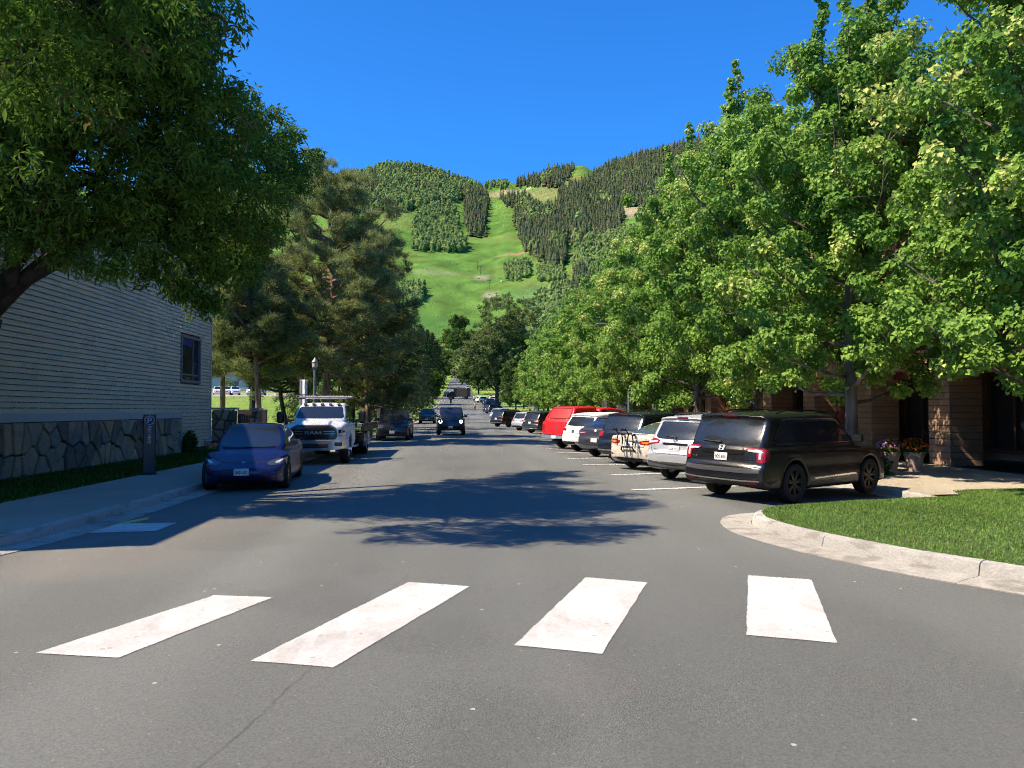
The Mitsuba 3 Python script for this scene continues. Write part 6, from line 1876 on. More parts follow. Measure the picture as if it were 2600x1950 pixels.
def leaf_colours(n, k, ncl, seed, a, b, tip=(0.2, 0.22, 0.05), tips=0.06, z=None):
    r = np.random.default_rng(seed)
    cl = r.uniform(0, 1, ncl)[k]
    t = np.clip(0.6 * cl + 0.5 * r.uniform(0, 1, n) - 0.05, 0, 1)[:, None]
    c = np.array(a) * (1 - t) + np.array(b) * t
    y = (r.uniform(0, 1, ncl) < tips * 2)[k] & (r.uniform(0, 1, n) < 0.5)
    return np.where(y[:, None], np.array(tip) * r.uniform(0.8, 1.15, (n, 1)), c) * r.uniform(0.85, 1.15, (n, 1))


def branch_path(p0, p1, sag, r, n=7, wob=0.06):
    t = np.linspace(0, 1, n)[:, None]
    p = np.array(p0) * (1 - t) + np.array(p1) * t
    L = np.linalg.norm(np.array(p1) - np.array(p0))
    p[:, 2] += sag * L * (t * (1 - t))[:, 0] * 4
    p[1:-1] += r.normal(0, wob * L * 0.25, (n - 2, 3))
    return p


def make_maple(seed, H=13.4, R=3.3, per=165, ncl=720, L=0.112, Wd=0.102):
    """Upright street maple: (wood mesh, leaf mesh, leaf colours)."""
    r = np.random.default_rng(seed)
    wood, C, cr, thin = [], [], [], []
    lean = r.normal(0, 0.15, 2)
    trunk = np.array([[lean[0] * t * t, lean[1] * t * t, H * 0.8 * t] for t in np.linspace(0, 1, 9)])
    wood.append(tube(trunk, np.linspace(0.17, 0.03, 9) * np.array([1.25] + [1] * 8), 9))
    nl = 46
    for k in range(nl):
        f = (k + r.uniform(0, 1)) / nl
        z0 = 1.75 + (H * 0.72 - 1.75) * f
        az = k * 2.39996 + r.normal(0, .25)
        prof = (0.80 + 0.35 * math.sin(min(1, f * 1.7) * PI * 0.6)) * (1 - 0.70 * f ** 1.6) * (1.12 if f < 0.2 else 1)
        rad = R * prof * r.uniform(0.82, 1.12)
        rise_ = rad * r.uniform(0.45, 0.85) + 1.0 * f * r.uniform(0.5, 1.2) - 0.8 * (1 - f) ** 3
        p0 = np.array([np.interp(z0, trunk[:, 2], trunk[:, 0]), np.interp(z0, trunk[:, 2], trunk[:, 1]), z0])
        p1 = p0 + [rad * math.cos(az), rad * math.sin(az), rise_]
        p = branch_path(p0, p1, -0.10, r)
        wood.append(tube(p, np.linspace(0.055, 0.012, len(p)), 5, False))
        for j in range(max(4, int(rad * 4.4))):
            t = 0.24 + 0.78 * (j + r.uniform(0, 1)) / max(4, int(rad * 4.4))
            i = min(int(t * 6), 5); q = p[i] + (p[i + 1] - p[i]) * (t * 6 - i)
            off = r.normal(0, 1, 3); off[2] = abs(off[2]) * 0.7; off *= 0.42 * (0.5 + rad / R) / np.linalg.norm(off) * r.uniform(0.4, 1.5)
            C.append(q + off); cr.append(r.uniform(0.26, 0.44))
            if r.uniform() < 0.35: wood.append(tube([q, q + off], [0.012, 0.005], 4, False))
    for k in range(10):        # upright leaders that make the pointed, ragged top
        az = r.uniform(0, 2 * PI); d = r.uniform(0.1, 1.3)
        zt = H + 0.3 - r.uniform(0, 2.2) - d * 1.1
        b = np.array([d * math.cos(az), d * math.sin(az), H * 0.68])
        for t in np.linspace(0, 1, 15):
            C.append(b + [r.normal(0, .16 - .1 * t), r.normal(0, .16 - .1 * t), (zt - H * 0.68) * t + 0.1]); cr.append(0.42 - 0.33 * t ** 0.8); thin.append(len(C) - 1)
        wood.append(tube([b - [0, 0, 1.5], [b[0], b[1], zt]], [0.04, 0.008], 5, False))
    C, cr = np.array(C), np.array(cr)
    P, k, q = cluster_leaves(C, cr, per, seed + 1)
    keep = ~(np.isin(k, thin) & (r.uniform(size=len(k)) < 0.62))
    P, k, q = P[keep], k[keep], q[keep]
    ax = P - np.column_stack([np.zeros((len(P), 2)), P[:, 2] - 0.5])
    up = 0.75 * q / (np.linalg.norm(q, axis=1, keepdims=True) + .01) + 0.35 * ax / (np.linalg.norm(ax, axis=1, keepdims=True) + .01) + [0, 0, 0.45]
    col = leaf_colours(len(P), k, len(C), seed + 2, (0.12, 0.26, 0.05), (0.35, 0.54, 0.125), (0.60, 0.66, 0.22), 0.06)
    m, c = leaf_mesh(P, up, L, Wd, col, seed + 3, droop=0.5, jit=0.42)
    return cat(wood), m, c


def group(gid, mesh, matname, smooth=False, color=None):
    d = mikit.ply(mesh, 'm_' + matname, smooth=smooth, color=color)
    scene[gid] = {'type': 'shapegroup', 'shape': d}


def inst(key, gid, M):
    scene[key] = {'type': 'instance', 'group': {'type': 'ref', 'id': gid}, 'to_world': M}


for v in range(3):
    w, m, c = make_maple(300 + 10 * v)
    group(f'maple_wood_{v}', w, 'bark_grey', 40); group(f'maple_crown_{v}', m, 'leaf_thin', False, c)
w, m, c = make_maple(390, per=70, L=0.17, Wd=0.155)
group('maple_wood_3', w, 'bark_grey', 40); group('maple_crown_3', m, 'leaf_thin', False, c)
MAPLES = [(12.6, 10.9, 1, 0.95, 40), (19.4, 10.5, 0, 1.07, 0), (25.9, 10.6, 1, 1.10, 100), (32.3, 10.5, 2, 1.09, 200), (38.6, 10.6, 0, 1.04, 290), (45.0, 10.5, 1, 1.0, 20), (51.4, 10.6, 2, 0.98, 130),
          (58, 10.5, 3, 1.0, 60), (65, 10.6, 3, 0.97, 170), (72, 10.5, 3, 1.0, 260), (79, 10.6, 3, 0.95, 330), (87, 10.4, 3, 0.95, 120), (96, 10.2, 3, 0.92, 210)]
for k, (y, x, v, s, rz) in enumerate(MAPLES):
    lab = ['maple with large bright leaves nearest the camera on the right', 'maple whose trunk stands behind the nose of the black SUV', 'second maple up the right pavement, trunk hidden by the black SUV',
           'third maple along the right pavement behind the silver SUV', 'fourth maple along the right pavement with a pale lit trunk', 'fifth maple along the right pavement behind the red pickup', 'sixth maple along the right pavement'][min(k, 6)]
    t = thing('maple_tree', lab if k < 7 else ORD[k - 1] + ' maple along the right pavement, far down', 'tree', 'maples along the right pavement')
    g = float(_rw(np.array([x]), np.array([y]))[0]) if y > 14.5 else 0.15
    M = T().translate([x, y, g]).rotate([0, 0, 1], rz).scale([s, s, s])
    inst(t + '__trunk', f'maple_wood_{v}', M); inst(t + '__crown', f'maple_crown_{v}', M)
    part(t, 'grate', box([x, y, g + 0.006], [1.2, 1.2, 0.02]), 'soil') if y > 14.5 else None


# --- the big ash overhanging the house front on the left
def make_ash():
    r = np.random.default_rng(77)
    lobes = [(230, 10, 9.0, 1.0), (150, -90, 8.8, 1.1), (90, 150, 9.2, 1.0), (270, -90, 9.4, 0.9), (430, 50, 11.5, 1.15), (395, 190, 12.0, 1.25), (500, 90, 13.0, 0.55), (330, 120, 11.0, 1.2), (470, 300, 13.0, 1.2), (560, 320, 14.5, 1.0), (610, 350, 16.5, 0.9), (680, 360, 18.0, 1.0), (745, 385, 18.8, 0.75), (765, 440, 18.5, 0.55),
             (700, 470, 17.5, 0.85), (640, 500, 16.0, 1.0), (560, 480, 14.5, 1.1), (470, 450, 13.2, 1.2), (390, 380, 12.2, 1.2), (340, 520, 12.4, 0.85), (420, 560, 13.4, 0.85), (520, 590, 14.6, 0.85), (600, 600, 15.8, 0.85), (670, 590, 16.8, 0.6),
             (560, 690, 15.2, 0.5), (500, 730, 14.8, 0.42), (610, 690, 15.8, 0.38), (440, 720, 14.2, 0.28), (395, 690, 13.6, 0.25), (480, 640, 14.2, 0.55), (300, 640, 12.2, 0.45), (530, 770, 15.0, 0.25),
             (250, 250, 11.6, 1.4), (200, 60, 11.4, 1.4), (180, 420, 11.8, 1.3), (90, 200, 11.6, 1.5), (60, 430, 11.8, 1.3), (-40, 60, 11.8, 1.6), (200, 600, 12.4, 0.7), (-60, 320, 12.0, 1.5), (60, 590, 12.0, 0.7),
             (300, -70, 13.0, 1.2), (360, -10, 15.0, 1.1), (300, -150, 12.0, 1.6), (120, -160, 12.0, 1.8), (520, 215, 16.5, 0.6), (600, 262, 17.5, 0.42)]
    base = np.array([-9.05, 14.2, 0.12])
    fork = base + [0.3, 0.3, 3.3]
    wood = [tube([base, base + [0.02, 0.1, 1.5], fork], [0.34, 0.27, 0.25], 12)]
    limbs = [at(420, 300, 12.8), at(560, 430, 15.0), at(690, 440, 17.5), at(250, 250, 11.8), at(430, 30, 14.0), at(80, 300, 11.8), at(430, 520, 13.4)]
    paths = []
    for e in limbs:
        p = branch_path(fork, e, 0.10, r, 9, 0.05); paths.append(p)
        wood.append(tube(p, np.linspace(0.16, 0.035, 9), 8, False))
    allp = np.vstack(paths)
    C, cr = [], []
    for px, py, Y, R in lobes:
        c = at(px, py, Y)
        if c[0] < -10.6 and c[2] < 8.2: c[2] = 8.6
        j = np.argmin(np.linalg.norm(allp - c, axis=1))
        b = branch_path(allp[j], c, 0.05, r, 6, 0.1)
        wood.append(tube(b, np.linspace(0.05, 0.015, 6), 6, False))
        n = int(27 * R ** 2.2) + 7
        q = r.normal(size=(n, 3)); q /= np.linalg.norm(q, axis=1, keepdims=True)
        q *= (r.uniform(0.15, 1, n) ** 0.5)[:, None] * R * [1, 1, 0.85]
        for x in q:
            C.append(c + x); cr.append(r.uniform(0.20, 0.34))
            if r.uniform() < 0.5:
                wood.append(tube(branch_path(c + x * 0.15, c + x, 0.08, r, 4, 0.12), [0.016, 0.012, 0.008, 0.004], 4, False))
    C, cr = np.array(C), np.array(cr)
    P, k, q = cluster_leaves(C, cr, 54, 5, 0.8)
    ok = ~((P[:, 0] < WX + 0.15) & (P[:, 2] < HT + 0.3) & (P[:, 1] < Y1))
    P, k, q = P[ok], k[ok], q[ok]
    up = 0.7 * q / (np.linalg.norm(q, axis=1, keepdims=True) + .01) + [0, 0, 0.55]
    col = leaf_colours(len(P), k, len(C), 8, (0.065, 0.145, 0.028), (0.17, 0.30, 0.05), (0.22, 0.20, 0.07), 0.03)
    m, c = leaf_mesh(P, up, 0.155, 0.047, col, 9, droop=0.6, jit=0.55)
    return cat(wood), m, c


w, m, c = make_ash()
t = thing('ash_tree', 'big dark leafy ash overhanging the clapboard house on the left', 'tree')
part(t, 'trunk', w, 'bark_dark', 40)
part(t, 'crown', m, 'leaf_thin', False, color=c)


# --- pines and spruces
def needle_sprays(P, D, per, L, Wd, col, seed, spread=0.75):
    """Tufts of thin needles: at each point P a brush along D."""
    r = np.random.default_rng(seed)
    n = len(P)
    k = np.repeat(np.arange(n), per)
    d = D[k] + spread * r.normal(size=(len(k), 3)); d /= np.linalg.norm(d, axis=1, keepdims=True)
    s = np.cross(d, r.normal(size=(len(k), 3))); s /= np.linalg.norm(s, axis=1, keepdims=True)
    o = P[k] + r.normal(0, L * 0.25, (len(k), 3))
    l = (L * r.uniform(0.6, 1.3, len(k)))[:, None]
    V = np.stack([o - s * Wd, o + s * Wd, o + d * l], 1).reshape(-1, 3)
    F = np.arange(len(V)).reshape(-1, 3)
    t = r.uniform(0, 1, (n, 1))
    c = (np.array(col[0]) * (1 - t) + np.array(col[1]) * t)[k] * r.uniform(0.75, 1.25, (len(k), 1))
    return trimesh.Trimesh(V, F, process=False), np.repeat(c, 3, 0)


def make_pine(seed, H, R, z0, lean=(0, 0), prof=None, n_br=70, per=15, tuft=26, col=((0.13, 0.17, 0.065), (0.30, 0.345, 0.13)), trunk_r=0.24, L=0.26, Wd=0.014):
    r = np.random.default_rng(seed)
    tr = np.array([[lean[0] * t + 0.12 * math.sin(5 * t + seed), lean[1] * t + 0.10 * math.cos(4 * t), H * 0.96 * t] for t in np.linspace(0, 1, 14)])
    wood = [tube(tr, np.linspace(trunk_r, 0.03, 14) * np.array([1.3] + [1] * 13), 10)]
    P, D = [], []
    for k in range(n_br):
        f = (k + r.uniform(0, 1)) / n_br
        z = z0 + (H - z0) * f * 0.96
        az = k * 2.39996 + r.normal(0, .4)
        pr = (math.sin(PI * min(1, 0.28 + 0.72 * f)) ** 0.7 * 0.9 + 0.18) if prof is None else prof(f)
        rad = R * pr * r.uniform(0.7, 1.15)
        p0 = np.array([np.interp(z, tr[:, 2], tr[:, 0]), np.interp(z, tr[:, 2], tr[:, 1]), z])
        p1 = p0 + [rad * math.cos(az), rad * math.sin(az), rad * r.uniform(0.15, 0.85) * (0.5 + f)]
        p = branch_path(p0, p1, -0.05, r, 7, 0.12)
        wood.append(tube(p, np.linspace(0.085, 0.014, 7), 5, False))
        nc = 3 + int(4 * rad / R)
        for j in range(nc):                    # foliage sits in separate pads along and beside the limb
            t = 0.34 + 0.70 * (j + r.uniform(0, 1)) / nc
            i = min(int(t * 6), 5); q = p[i] + (p[i + 1] - p[i]) * (t * 6 - i)
            side = r.normal(size=3) * [1, 1, 0.35]; side *= r.uniform(0.1, 0.62) * (0.5 + 0.5 * rad / R) / np.linalg.norm(side)
            ctr = q + side + [0, 0, 0.12]
            wood.append(tube([q, ctr], [0.020, 0.008], 4, False))
            m_ = int(tuft * 0.32)
            off = r.normal(size=(m_, 3)) * [1, 1, 0.55]; off /= np.linalg.norm(off, axis=1, keepdims=True)
            rr_ = r.uniform(0.28, 0.50)
            off *= (r.uniform(0, 1, (m_, 1)) ** 0.5) * rr_ * [1, 1, 0.62]
            P += list(ctr + off); d = off / rr_ + 0.35 * (p1 - p0) / (rad + .1) + [0, 0, 0.45]; D += list(d / np.linalg.norm(d, axis=1, keepdims=True))
    m, c = needle_sprays(np.array(P), np.array(D), per, L, Wd, col, seed + 1)
    return cat(wood), m, c


def make_spruce(seed, H, R, n_br=170, per=9, col=((0.035, 0.06, 0.028), (0.09, 0.125, 0.055)), L=0.34, Wd=0.03):
    r = np.random.default_rng(seed)
    wood = [tube([[0, 0, 0], [0, 0, H * 0.97]], [0.22, 0.03], 7)]
    P, D = [], []
    for k in range(n_br):
        f = (k + r.uniform(0, 1)) / n_br
        z = 0.8 + (H - 0.8) * f
        az = k * 2.39996
        rad = R * (1 - f) ** 0.85 * r.uniform(0.8, 1.12) + 0.15
        for j in range(int(7 + 9 * rad / R)):
            t = r.uniform(0.12, 1.0)
            q = np.array([rad * t * math.cos(az), rad * t * math.sin(az), z - 0.28 * rad * t + 0.16 * rad * t * t])
            P.append(q + r.normal(0, .16, 3)); d = np.array([math.cos(az), math.sin(az), -0.55]) + r.normal(0, .3, 3); D.append(d / np.linalg.norm(d))
    m, c = needle_sprays(np.array(P), np.array(D), per, L, Wd, col, seed + 1, 0.6)
    return cat(wood), m, c


def make_broadleaf(seed, H, R, z0=2.0, n=260, per=46, L=0.34, Wd=0.22, a=(0.05, 0.09, 0.02), b=(0.11, 0.165, 0.035), tip=(0.2, 0.22, 0.06), trunk_r=0.25, cr_=(0.5, 1.0)):
    """A round-headed tree for the middle distance."""
    r = np.random.default_rng(seed)
    wood = [tube([[0, 0, 0], [0.1, 0, z0], [0.15, 0.1, H * 0.6]], [trunk_r * 1.2, trunk_r, trunk_r * 0.5], 8)]
    C = []
    lob = [np.array([r.normal(0, .40) * R, r.normal(0, .40) * R, z0 + (H - z0) * r.uniform(0.15, 0.85)]) for _ in range(11)] + [np.array([0, 0, H - R * 0.5])]
    for l in lob:
        wood.append(tube(branch_path([0.1, 0.05, z0 * 0.9], l, 0.03, r, 5, 0.06), np.linspace(trunk_r * 0.45, 0.04, 5), 5, False))
        q = r.normal(size=(n // 12, 3)); q /= np.linalg.norm(q, axis=1, keepdims=True)
        s = R * 0.55 * r.uniform(0.7, 1.15)
        C.append(l + q * (r.uniform(0.3, 1, n // 12) ** 0.5)[:, None] * [s, s, s * 1.1])
    C = np.vstack(C); C = C[(C[:, 2] > z0 * 0.8)]
    C[:, 2] = np.minimum(C[:, 2], H)
    cr = r.uniform(*cr_, len(C)) * 0.12 * R
    P, k, q = cluster_leaves(C, cr, per, seed + 1)
    up = q / (np.linalg.norm(q, axis=1, keepdims=True) + .01) * 0.8 + [0, 0, 0.5]
    col = leaf_colours(len(P), k, len(C), seed + 2, a, b, tip, 0.03)
    m, c = leaf_mesh(P, up, L, Wd, col, seed + 3, droop=0.3)
    return cat(wood), m, c


def tree(name, lab, data, pos, bark='bark_dark', leafm='leaf_thin', group_=None, s=1.0, rz=0):
    w, m, c = data
    t = thing(name, lab, 'tree', group_)
    M = T().translate([float(v) for v in pos]).rotate([0, 0, 1], rz).scale([s, s, s])
    if isinstance(w, str):
        inst(t + '__trunk', w, M); inst(t + '__crown', m, M)
    else:
        part(t, 'trunk', w, bark, 40, M); part(t, 'crown', m, leafm, False, M, color=c)
    return t


def stand(px, Y, x=None):
    """Ground point in direction px at distance Y."""
    p = at(px, 1000, Y)
    if p[0] < KERB_L: z = float(_l2(np.array([p[0]]), np.array([p[1]]))[0])
    elif p[0] > KERB_R: z = float(_rw(np.array([p[0]]), np.array([p[1]]))[0])
    else: z = float(zg(p[0], p[1]))
    return [p[0], p[1], z - 0.03]


tree('pine_tree', 'tall open pine with reddish limbs behind the street lamp', make_pine(11, 13.8, 3.8, 3.4, (0.3, 0), n_br=78, tuft=74, L=0.27, col=((0.16, 0.21, 0.08), (0.37, 0.42, 0.165))), stand(828, 39), 'bark_pine', 'needle_thin')
tree('pine_tree', 'slender leaning pine with an orange trunk beyond the stone wall', make_pine(12, 10.2, 2.0, 3.2, (-0.9, 0), n_br=60, tuft=50, trunk_r=0.17), stand(662, 36), 'bark_pine', 'needle_thin')
tree('pine_tree', 'pine close behind the corner of the clapboard house', make_pine(13, 9.5, 2.2, 3.2, (0.2, 0), n_br=56, tuft=46, trunk_r=0.16), stand(556, 38), 'bark_pine', 'needle_thin')
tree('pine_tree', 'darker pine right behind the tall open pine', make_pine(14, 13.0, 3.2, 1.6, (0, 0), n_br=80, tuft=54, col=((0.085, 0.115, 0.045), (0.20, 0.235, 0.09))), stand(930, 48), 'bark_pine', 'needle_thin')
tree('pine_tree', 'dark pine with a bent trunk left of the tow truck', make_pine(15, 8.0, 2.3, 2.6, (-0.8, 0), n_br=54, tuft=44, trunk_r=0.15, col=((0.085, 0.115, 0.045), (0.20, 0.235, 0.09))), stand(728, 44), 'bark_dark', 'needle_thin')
tree('broadleaf_tree', 'silvery green tree seen between the left pines', make_broadleaf(21, 13.5, 4.0, 3.0, n=300, per=52, L=0.20, Wd=0.13, a=(0.08, 0.14, 0.05), b=(0.16, 0.24, 0.10)), stand(640, 58))
tree('broadleaf_tree', 'light green tree top showing right of the tall pine', make_broadleaf(22, 16.2, 3.2, 3.0, n=300, per=52, L=0.22, Wd=0.15, a=(0.07, 0.13, 0.03), b=(0.14, 0.22, 0.06)), stand(965, 66))
tree('broadleaf_tree', 'dark round tree at the kerb behind the navy SUV', make_broadleaf(23, 11.5, 3.6, 1.6, n=300, per=50, L=0.22, Wd=0.15, a=(0.03, 0.06, 0.016), b=(0.07, 0.12, 0.03)), stand(890, 56))
for k, (px, Y, H, R, lab) in enumerate([(968, 72, 12.5, 2.9, 'dark spruce behind the navy SUV on the left kerb'), (1000, 88, 16.0, 3.3, 'tall dark spruce in the left row, middle one'), (1030, 104, 15.5, 3.4, 'dark spruce in the left row before the tallest'), (1052, 128, 20.0, 3.6, 'tallest dark spruce at the end of the left row'),
                                       (1072, 158, 17, 3.5, 'spruce standing past the left row near the crossing'), (780, 70, 13, 3.2, 'dark spruce filling the gap behind the tall pine')]):
    tree('spruce_tree', lab, make_spruce(50 + k, H, R, n_br=190 if Y < 100 else 150), stand(px, Y), 'bark_dark', 'needle_thin')
tree('broadleaf_tree', 'small bright green tree by the far left stop sign', make_broadleaf(24, 9.0, 3.0, 1.6, n=220, per=36, a=(0.08, 0.15, 0.025), b=(0.16, 0.25, 0.04)), stand(1098, 190))
tree('broadleaf_tree', 'big grey green cottonwood closing the right side of the street', make_broadleaf(25, 25.5, 7.8, 4.0, n=760, per=60, L=0.40, Wd=0.28, a=(0.11, 0.16, 0.05), b=(0.24, 0.30, 0.11), trunk_r=0.5), stand(1262, 176))
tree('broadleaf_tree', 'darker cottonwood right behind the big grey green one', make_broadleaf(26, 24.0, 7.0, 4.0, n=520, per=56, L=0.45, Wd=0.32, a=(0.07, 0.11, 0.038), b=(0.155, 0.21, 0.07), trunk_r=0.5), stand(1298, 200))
tree('broadleaf_tree', 'light green tree beside the far climbing street', make_broadleaf(27, 17.0, 6.0, 3.0, n=420, per=50, L=0.5, Wd=0.35, a=(0.06, 0.11, 0.025), b=(0.13, 0.19, 0.045)), stand(1215, 260))
w, m, c = make_broadleaf(28, 16.0, 6.0, 2.5, n=320, per=40, L=0.6, Wd=0.42, a=(0.07, 0.13, 0.032), b=(0.17, 0.26, 0.065))
group('far_wood', w, 'bark_dark', 40); group('far_crown', m, 'leaf_thin', False, c)
w, m, c = make_spruce(90, 19, 3.6, n_br=120, per=7, L=0.6, Wd=0.06)
group('far_spruce_wood', w, 'bark_dark', 40); group('far_spruce_crown', m, 'needle_thin', False, c)
r = np.random.default_rng(12)
FAR = [(1125, 320, 'far_spruce', 1.15), (1140, 362, 'far_spruce', 1.1), (1150, 730, 'far', 1.2), (1165, 745, 'far', 1.3), (1180, 735, 'far', 1.2), (1135, 750, 'far', 1.3), (1197, 750, 'far', 1.2), (1172, 800, 'far', 1.3), (1156, 800, 'far', 1.3), (1095, 165, 'far_spruce', 0.85), (1092, 185, 'far_spruce', 1.0), (1128, 225, 'far_spruce', 1.0), (1112, 246, 'far_spruce', 0.9), (1140, 268, 'far_spruce', 1.1), (1150, 300, 'far_spruce', 1.1), (1310, 150, 'far', 0.55), (1345, 135, 'far', 0.5), (1330, 165, 'far', 0.6), (1380, 140, 'far', 0.55), (1205, 300, 'far', 1.0), (1222, 340, 'far', 1.1), (1136, 330, 'far', 0.95), (1128, 380, 'far', 1.0), (1196, 380, 'far', 0.9), (1240, 400, 'far', 1.2), (1115, 420, 'far', 1.0),
       (1140, 450, 'far', 1.0), (1192, 460, 'far', 1.0), (1142, 540, 'far', 1.1), (1190, 540, 'far', 1.0), (1150, 640, 'far', 1.2), (1183, 640, 'far', 1.2), (1166, 690, 'far', 1.3), (1210, 640, 'far', 1.3), (1110, 600, 'far', 1.3), (1260, 600, 'far', 1.4), (1060, 560, 'far', 1.2),
       (1300, 500, 'far', 1.3), (1350, 450, 'far', 1.3), (1010, 480, 'far', 1.2), (1400, 400, 'far', 1.3), (1450, 330, 'far', 1.2), (1330, 290, 'far', 1.1), (1380, 260, 'far', 1.1), (560, 200, 'far', 0.8), (480, 210, 'far', 0.9), (650, 215, 'far', 0.8), (760, 190, 'far', 0.8), (860, 180, 'far', 0.9), (940, 200, 'far_spruce', 1.0), (400, 200, 'far', 1.0), (300, 210, 'far', 1.0)]
for k, (px, Y, kind, s) in enumerate(FAR):
    p = at(px, 1000, Y)
    if abs(p[0]) < 9.5 and Y < 700: p[0] = math.copysign(9.5, p[0] if abs(p[0]) > 3 else (-1) ** k)
    z = float(zm(p[0], p[1])) if Y > 700 else float(rise(p[1])) + (float(park(p[0], p[1])) if p[0] < 0 else 0)
    sp = kind == 'far_spruce'
    tree('distant_tree', 'dark distant spruce beside the climbing street' if sp else 'distant round green tree at the foot of the mountain', (kind + '_wood', kind + '_crown', None), [p[0], p[1], z - 0.1], s=s * r.uniform(0.9, 1.1), rz=r.uniform(0, 360),
         group_='distant spruces by the street' if sp else 'distant trees below the mountain')
# ------------------------------------------------------------------ vehicles in their places
scene['m_headlamp_lit'] = {'type': 'diffuse', 'reflectance': rgb(0.8, 0.8, 0.8)}
PARK = 52.0


def park_car(c, key, px, py, heading=PARK, roll=1.2):
    """Stands a parked car with its left rear tyre on the ground point under the pixel."""
    g = ground_at(px, py)
    b = c.b
    wy = b.wheels[0][0]
    M = place_M(g[0], g[1], g[2] + 0.004, heading, roll=roll, origin=(-(b.W / 2 - 0.15), wy))
    c.build(key, M)


def v(name, lab, cat_):
    return thing(name, lab, cat_)


LS = make_large_suv('paint_black')
park_car(LS, v('suv', 'large black SUV parked nearest on the right beside the grass corner', 'suv'), 1825, 1253, 57)
park_car(make_compact_suv('paint_silver'), v('suv', 'silver compact SUV with a rear wiper parked left of the large black SUV', 'suv'), 1702, 1214)
park_car(make_saloon('paint_champagne'), v('sedan', 'champagne sedan with a bicycle on its boot', 'car'), 1606.7, 1187, 54)
MS = make_mid_suv('paint_navy', 'plain')
park_car(MS, v('suv', 'navy SUV with chrome roof rails between the champagne sedan and the grey coupe SUV', 'suv'), 1568, 1172)
park_car(make_mid_suv('paint_grey', 'coupe'), v('suv', 'dark grey coupe shaped SUV with a round white badge', 'suv'), 1512.7, 1157)
park_car(make_white_suv('paint_white'), v('suv', 'white SUV parked beside the red pickup', 'suv'), 1466.6, 1144.4)
park_car(make_pickup('paint_red'), v('pickup_truck', 'bright red pickup truck with a matching red canopy', 'pickup truck'), 1427.7, 1136, 53)
TS = make_mid_suv('paint_darkgrey', 'trimmed', h=0.045)
park_car(TS, v('suv', 'dark green grey SUV with silver rims parked beyond the red pickup', 'suv'), 1349, 1099.5)
CS = make_compact_suv('paint_silver', 'glass_dark', 'plain', h=0.05)
park_car(CS, v('suv', 'silver grey SUV half hidden between two dark SUVs beyond the red pickup', 'suv'), 1318.6, 1093)
BS = make_mid_suv('paint_black', 'plain', h=0.05)
park_car(BS, v('suv', 'black SUV with lit red tail lights backing out into the street', 'suv'), 1263, 1083, 50)
park_car(CS, v('suv', 'silver SUV just behind the black one that backs out', 'suv'), 1256, 1066)
NS = make_mid_suv('paint_navy', 'trimmed', h=0.05)
park_car(NS, v('suv', 'dark SUV with shiny rear trim near the end of the right row', 'suv'), 1236, 1050)
park_car(BS, v('suv', 'black SUV at the end of the right row below the stop sign', 'suv'), 1232, 1030, 62)
WS2 = make_compact_suv('paint_white', 'glass_dark', 'plain', h=0.06)
park_car(WS2, v('suv', 'white SUV just beyond the last black SUV on the right', 'suv'), 1214, 1022, 60)

make_blue_saloon('paint_blue').build(v('sedan', 'dark blue electric sedan parked in shade at the left kerb', 'car'), place_M(-4.56, 16.15, zg(-4.6, 18) + 0.004, 173.5, origin=(0, 4.69)))
make_tow_truck('paint_truck').build(v('tow_truck', 'white flatbed tow truck with chrome bumper parked behind the blue sedan', 'truck'), place_M(-4.62, 24.2, zg(-4.6, 27) + 0.004, 179.2, origin=(0, 8.6)))
MS.build(v('suv', 'navy SUV facing the camera parked behind the tow truck', 'suv'), place_M(-3.78, 42.8, zg(-3.8, 45) + 0.004, 180, origin=(0, 4.9)))
BS.build(v('suv', 'black SUV parked at the left kerb beside the oncoming boxy SUV', 'suv'), place_M(-3.75, 88, rise(90) - 0.03, 180, origin=(0, 4.9)))
make_boxy_suv('paint_black').build(v('suv', 'boxy black SUV driving towards the camera with headlights lit', 'suv'), place_M(-0.55, 51.3, zg(-0.6, 53) + 0.004, 180, origin=(0, 4.76)))

bt = make_box_truck()
p = at(1152, 1010, 225)
bt.build(v('box_truck', 'black box truck turning at the far crossing', 'truck'), place_M(p[0] + 2.5, p[1], rise(p[1]), -62, origin=(0, 2.3)))
for k, (px, Y, col, lab) in enumerate([(1186, 250, CS, 'silver SUV on the climbing street beyond the crossing'), (1187, 275, WS2, 'white SUV higher up the climbing street'), (1188, 305, CS, 'silver SUV highest on the climbing street'), (1134, 240, BS, 'black SUV waiting left at the far crossing'),
                                       (1262, 200, WS2, 'white SUV beside the red stop sign')]):
    p = at(px, 1000, Y)
    col.build(v('suv', lab, 'suv'), place_M(p[0], p[1], rise(p[1]) + (0.12 if k == 4 else 0.01), 180 if k != 4 else 100, origin=(0, 2.4)))
for k, (px, lab) in enumerate([(553, 'leftmost white car in the far car park'), (577, 'white car second from the left in the far car park'), (597, 'white car third from the left in the far car park'), (640, 'white car behind the orange pine trunk in the far car park'), (662, 'rightmost white car in the far car park')]):
    p = at(px, 1000, 150)
    (WS2 if k != 4 else CS).build(v('suv', lab, 'suv'), place_M(p[0], p[1], float(_l2(np.array([p[0]]), np.array([p[1]]))[0]) + 0.035, 160 + 12 * (k % 2), origin=(0, 2.3)))
# ------------------------------------------------------------------ street furniture and small things
def lettered(parent, s, h, M, m, width=None, name='lettering', depth=0.003):
    t = meshkit.text_mesh(s, h, depth, True)
    t.apply_translation([-t.bounds[:, 0].mean(), -h / 2, 0])
    if width: t.apply_scale([width / np.ptp(t.bounds[:, 0]), 1, 1])
    part(parent, name, xform(t, M), m, False)


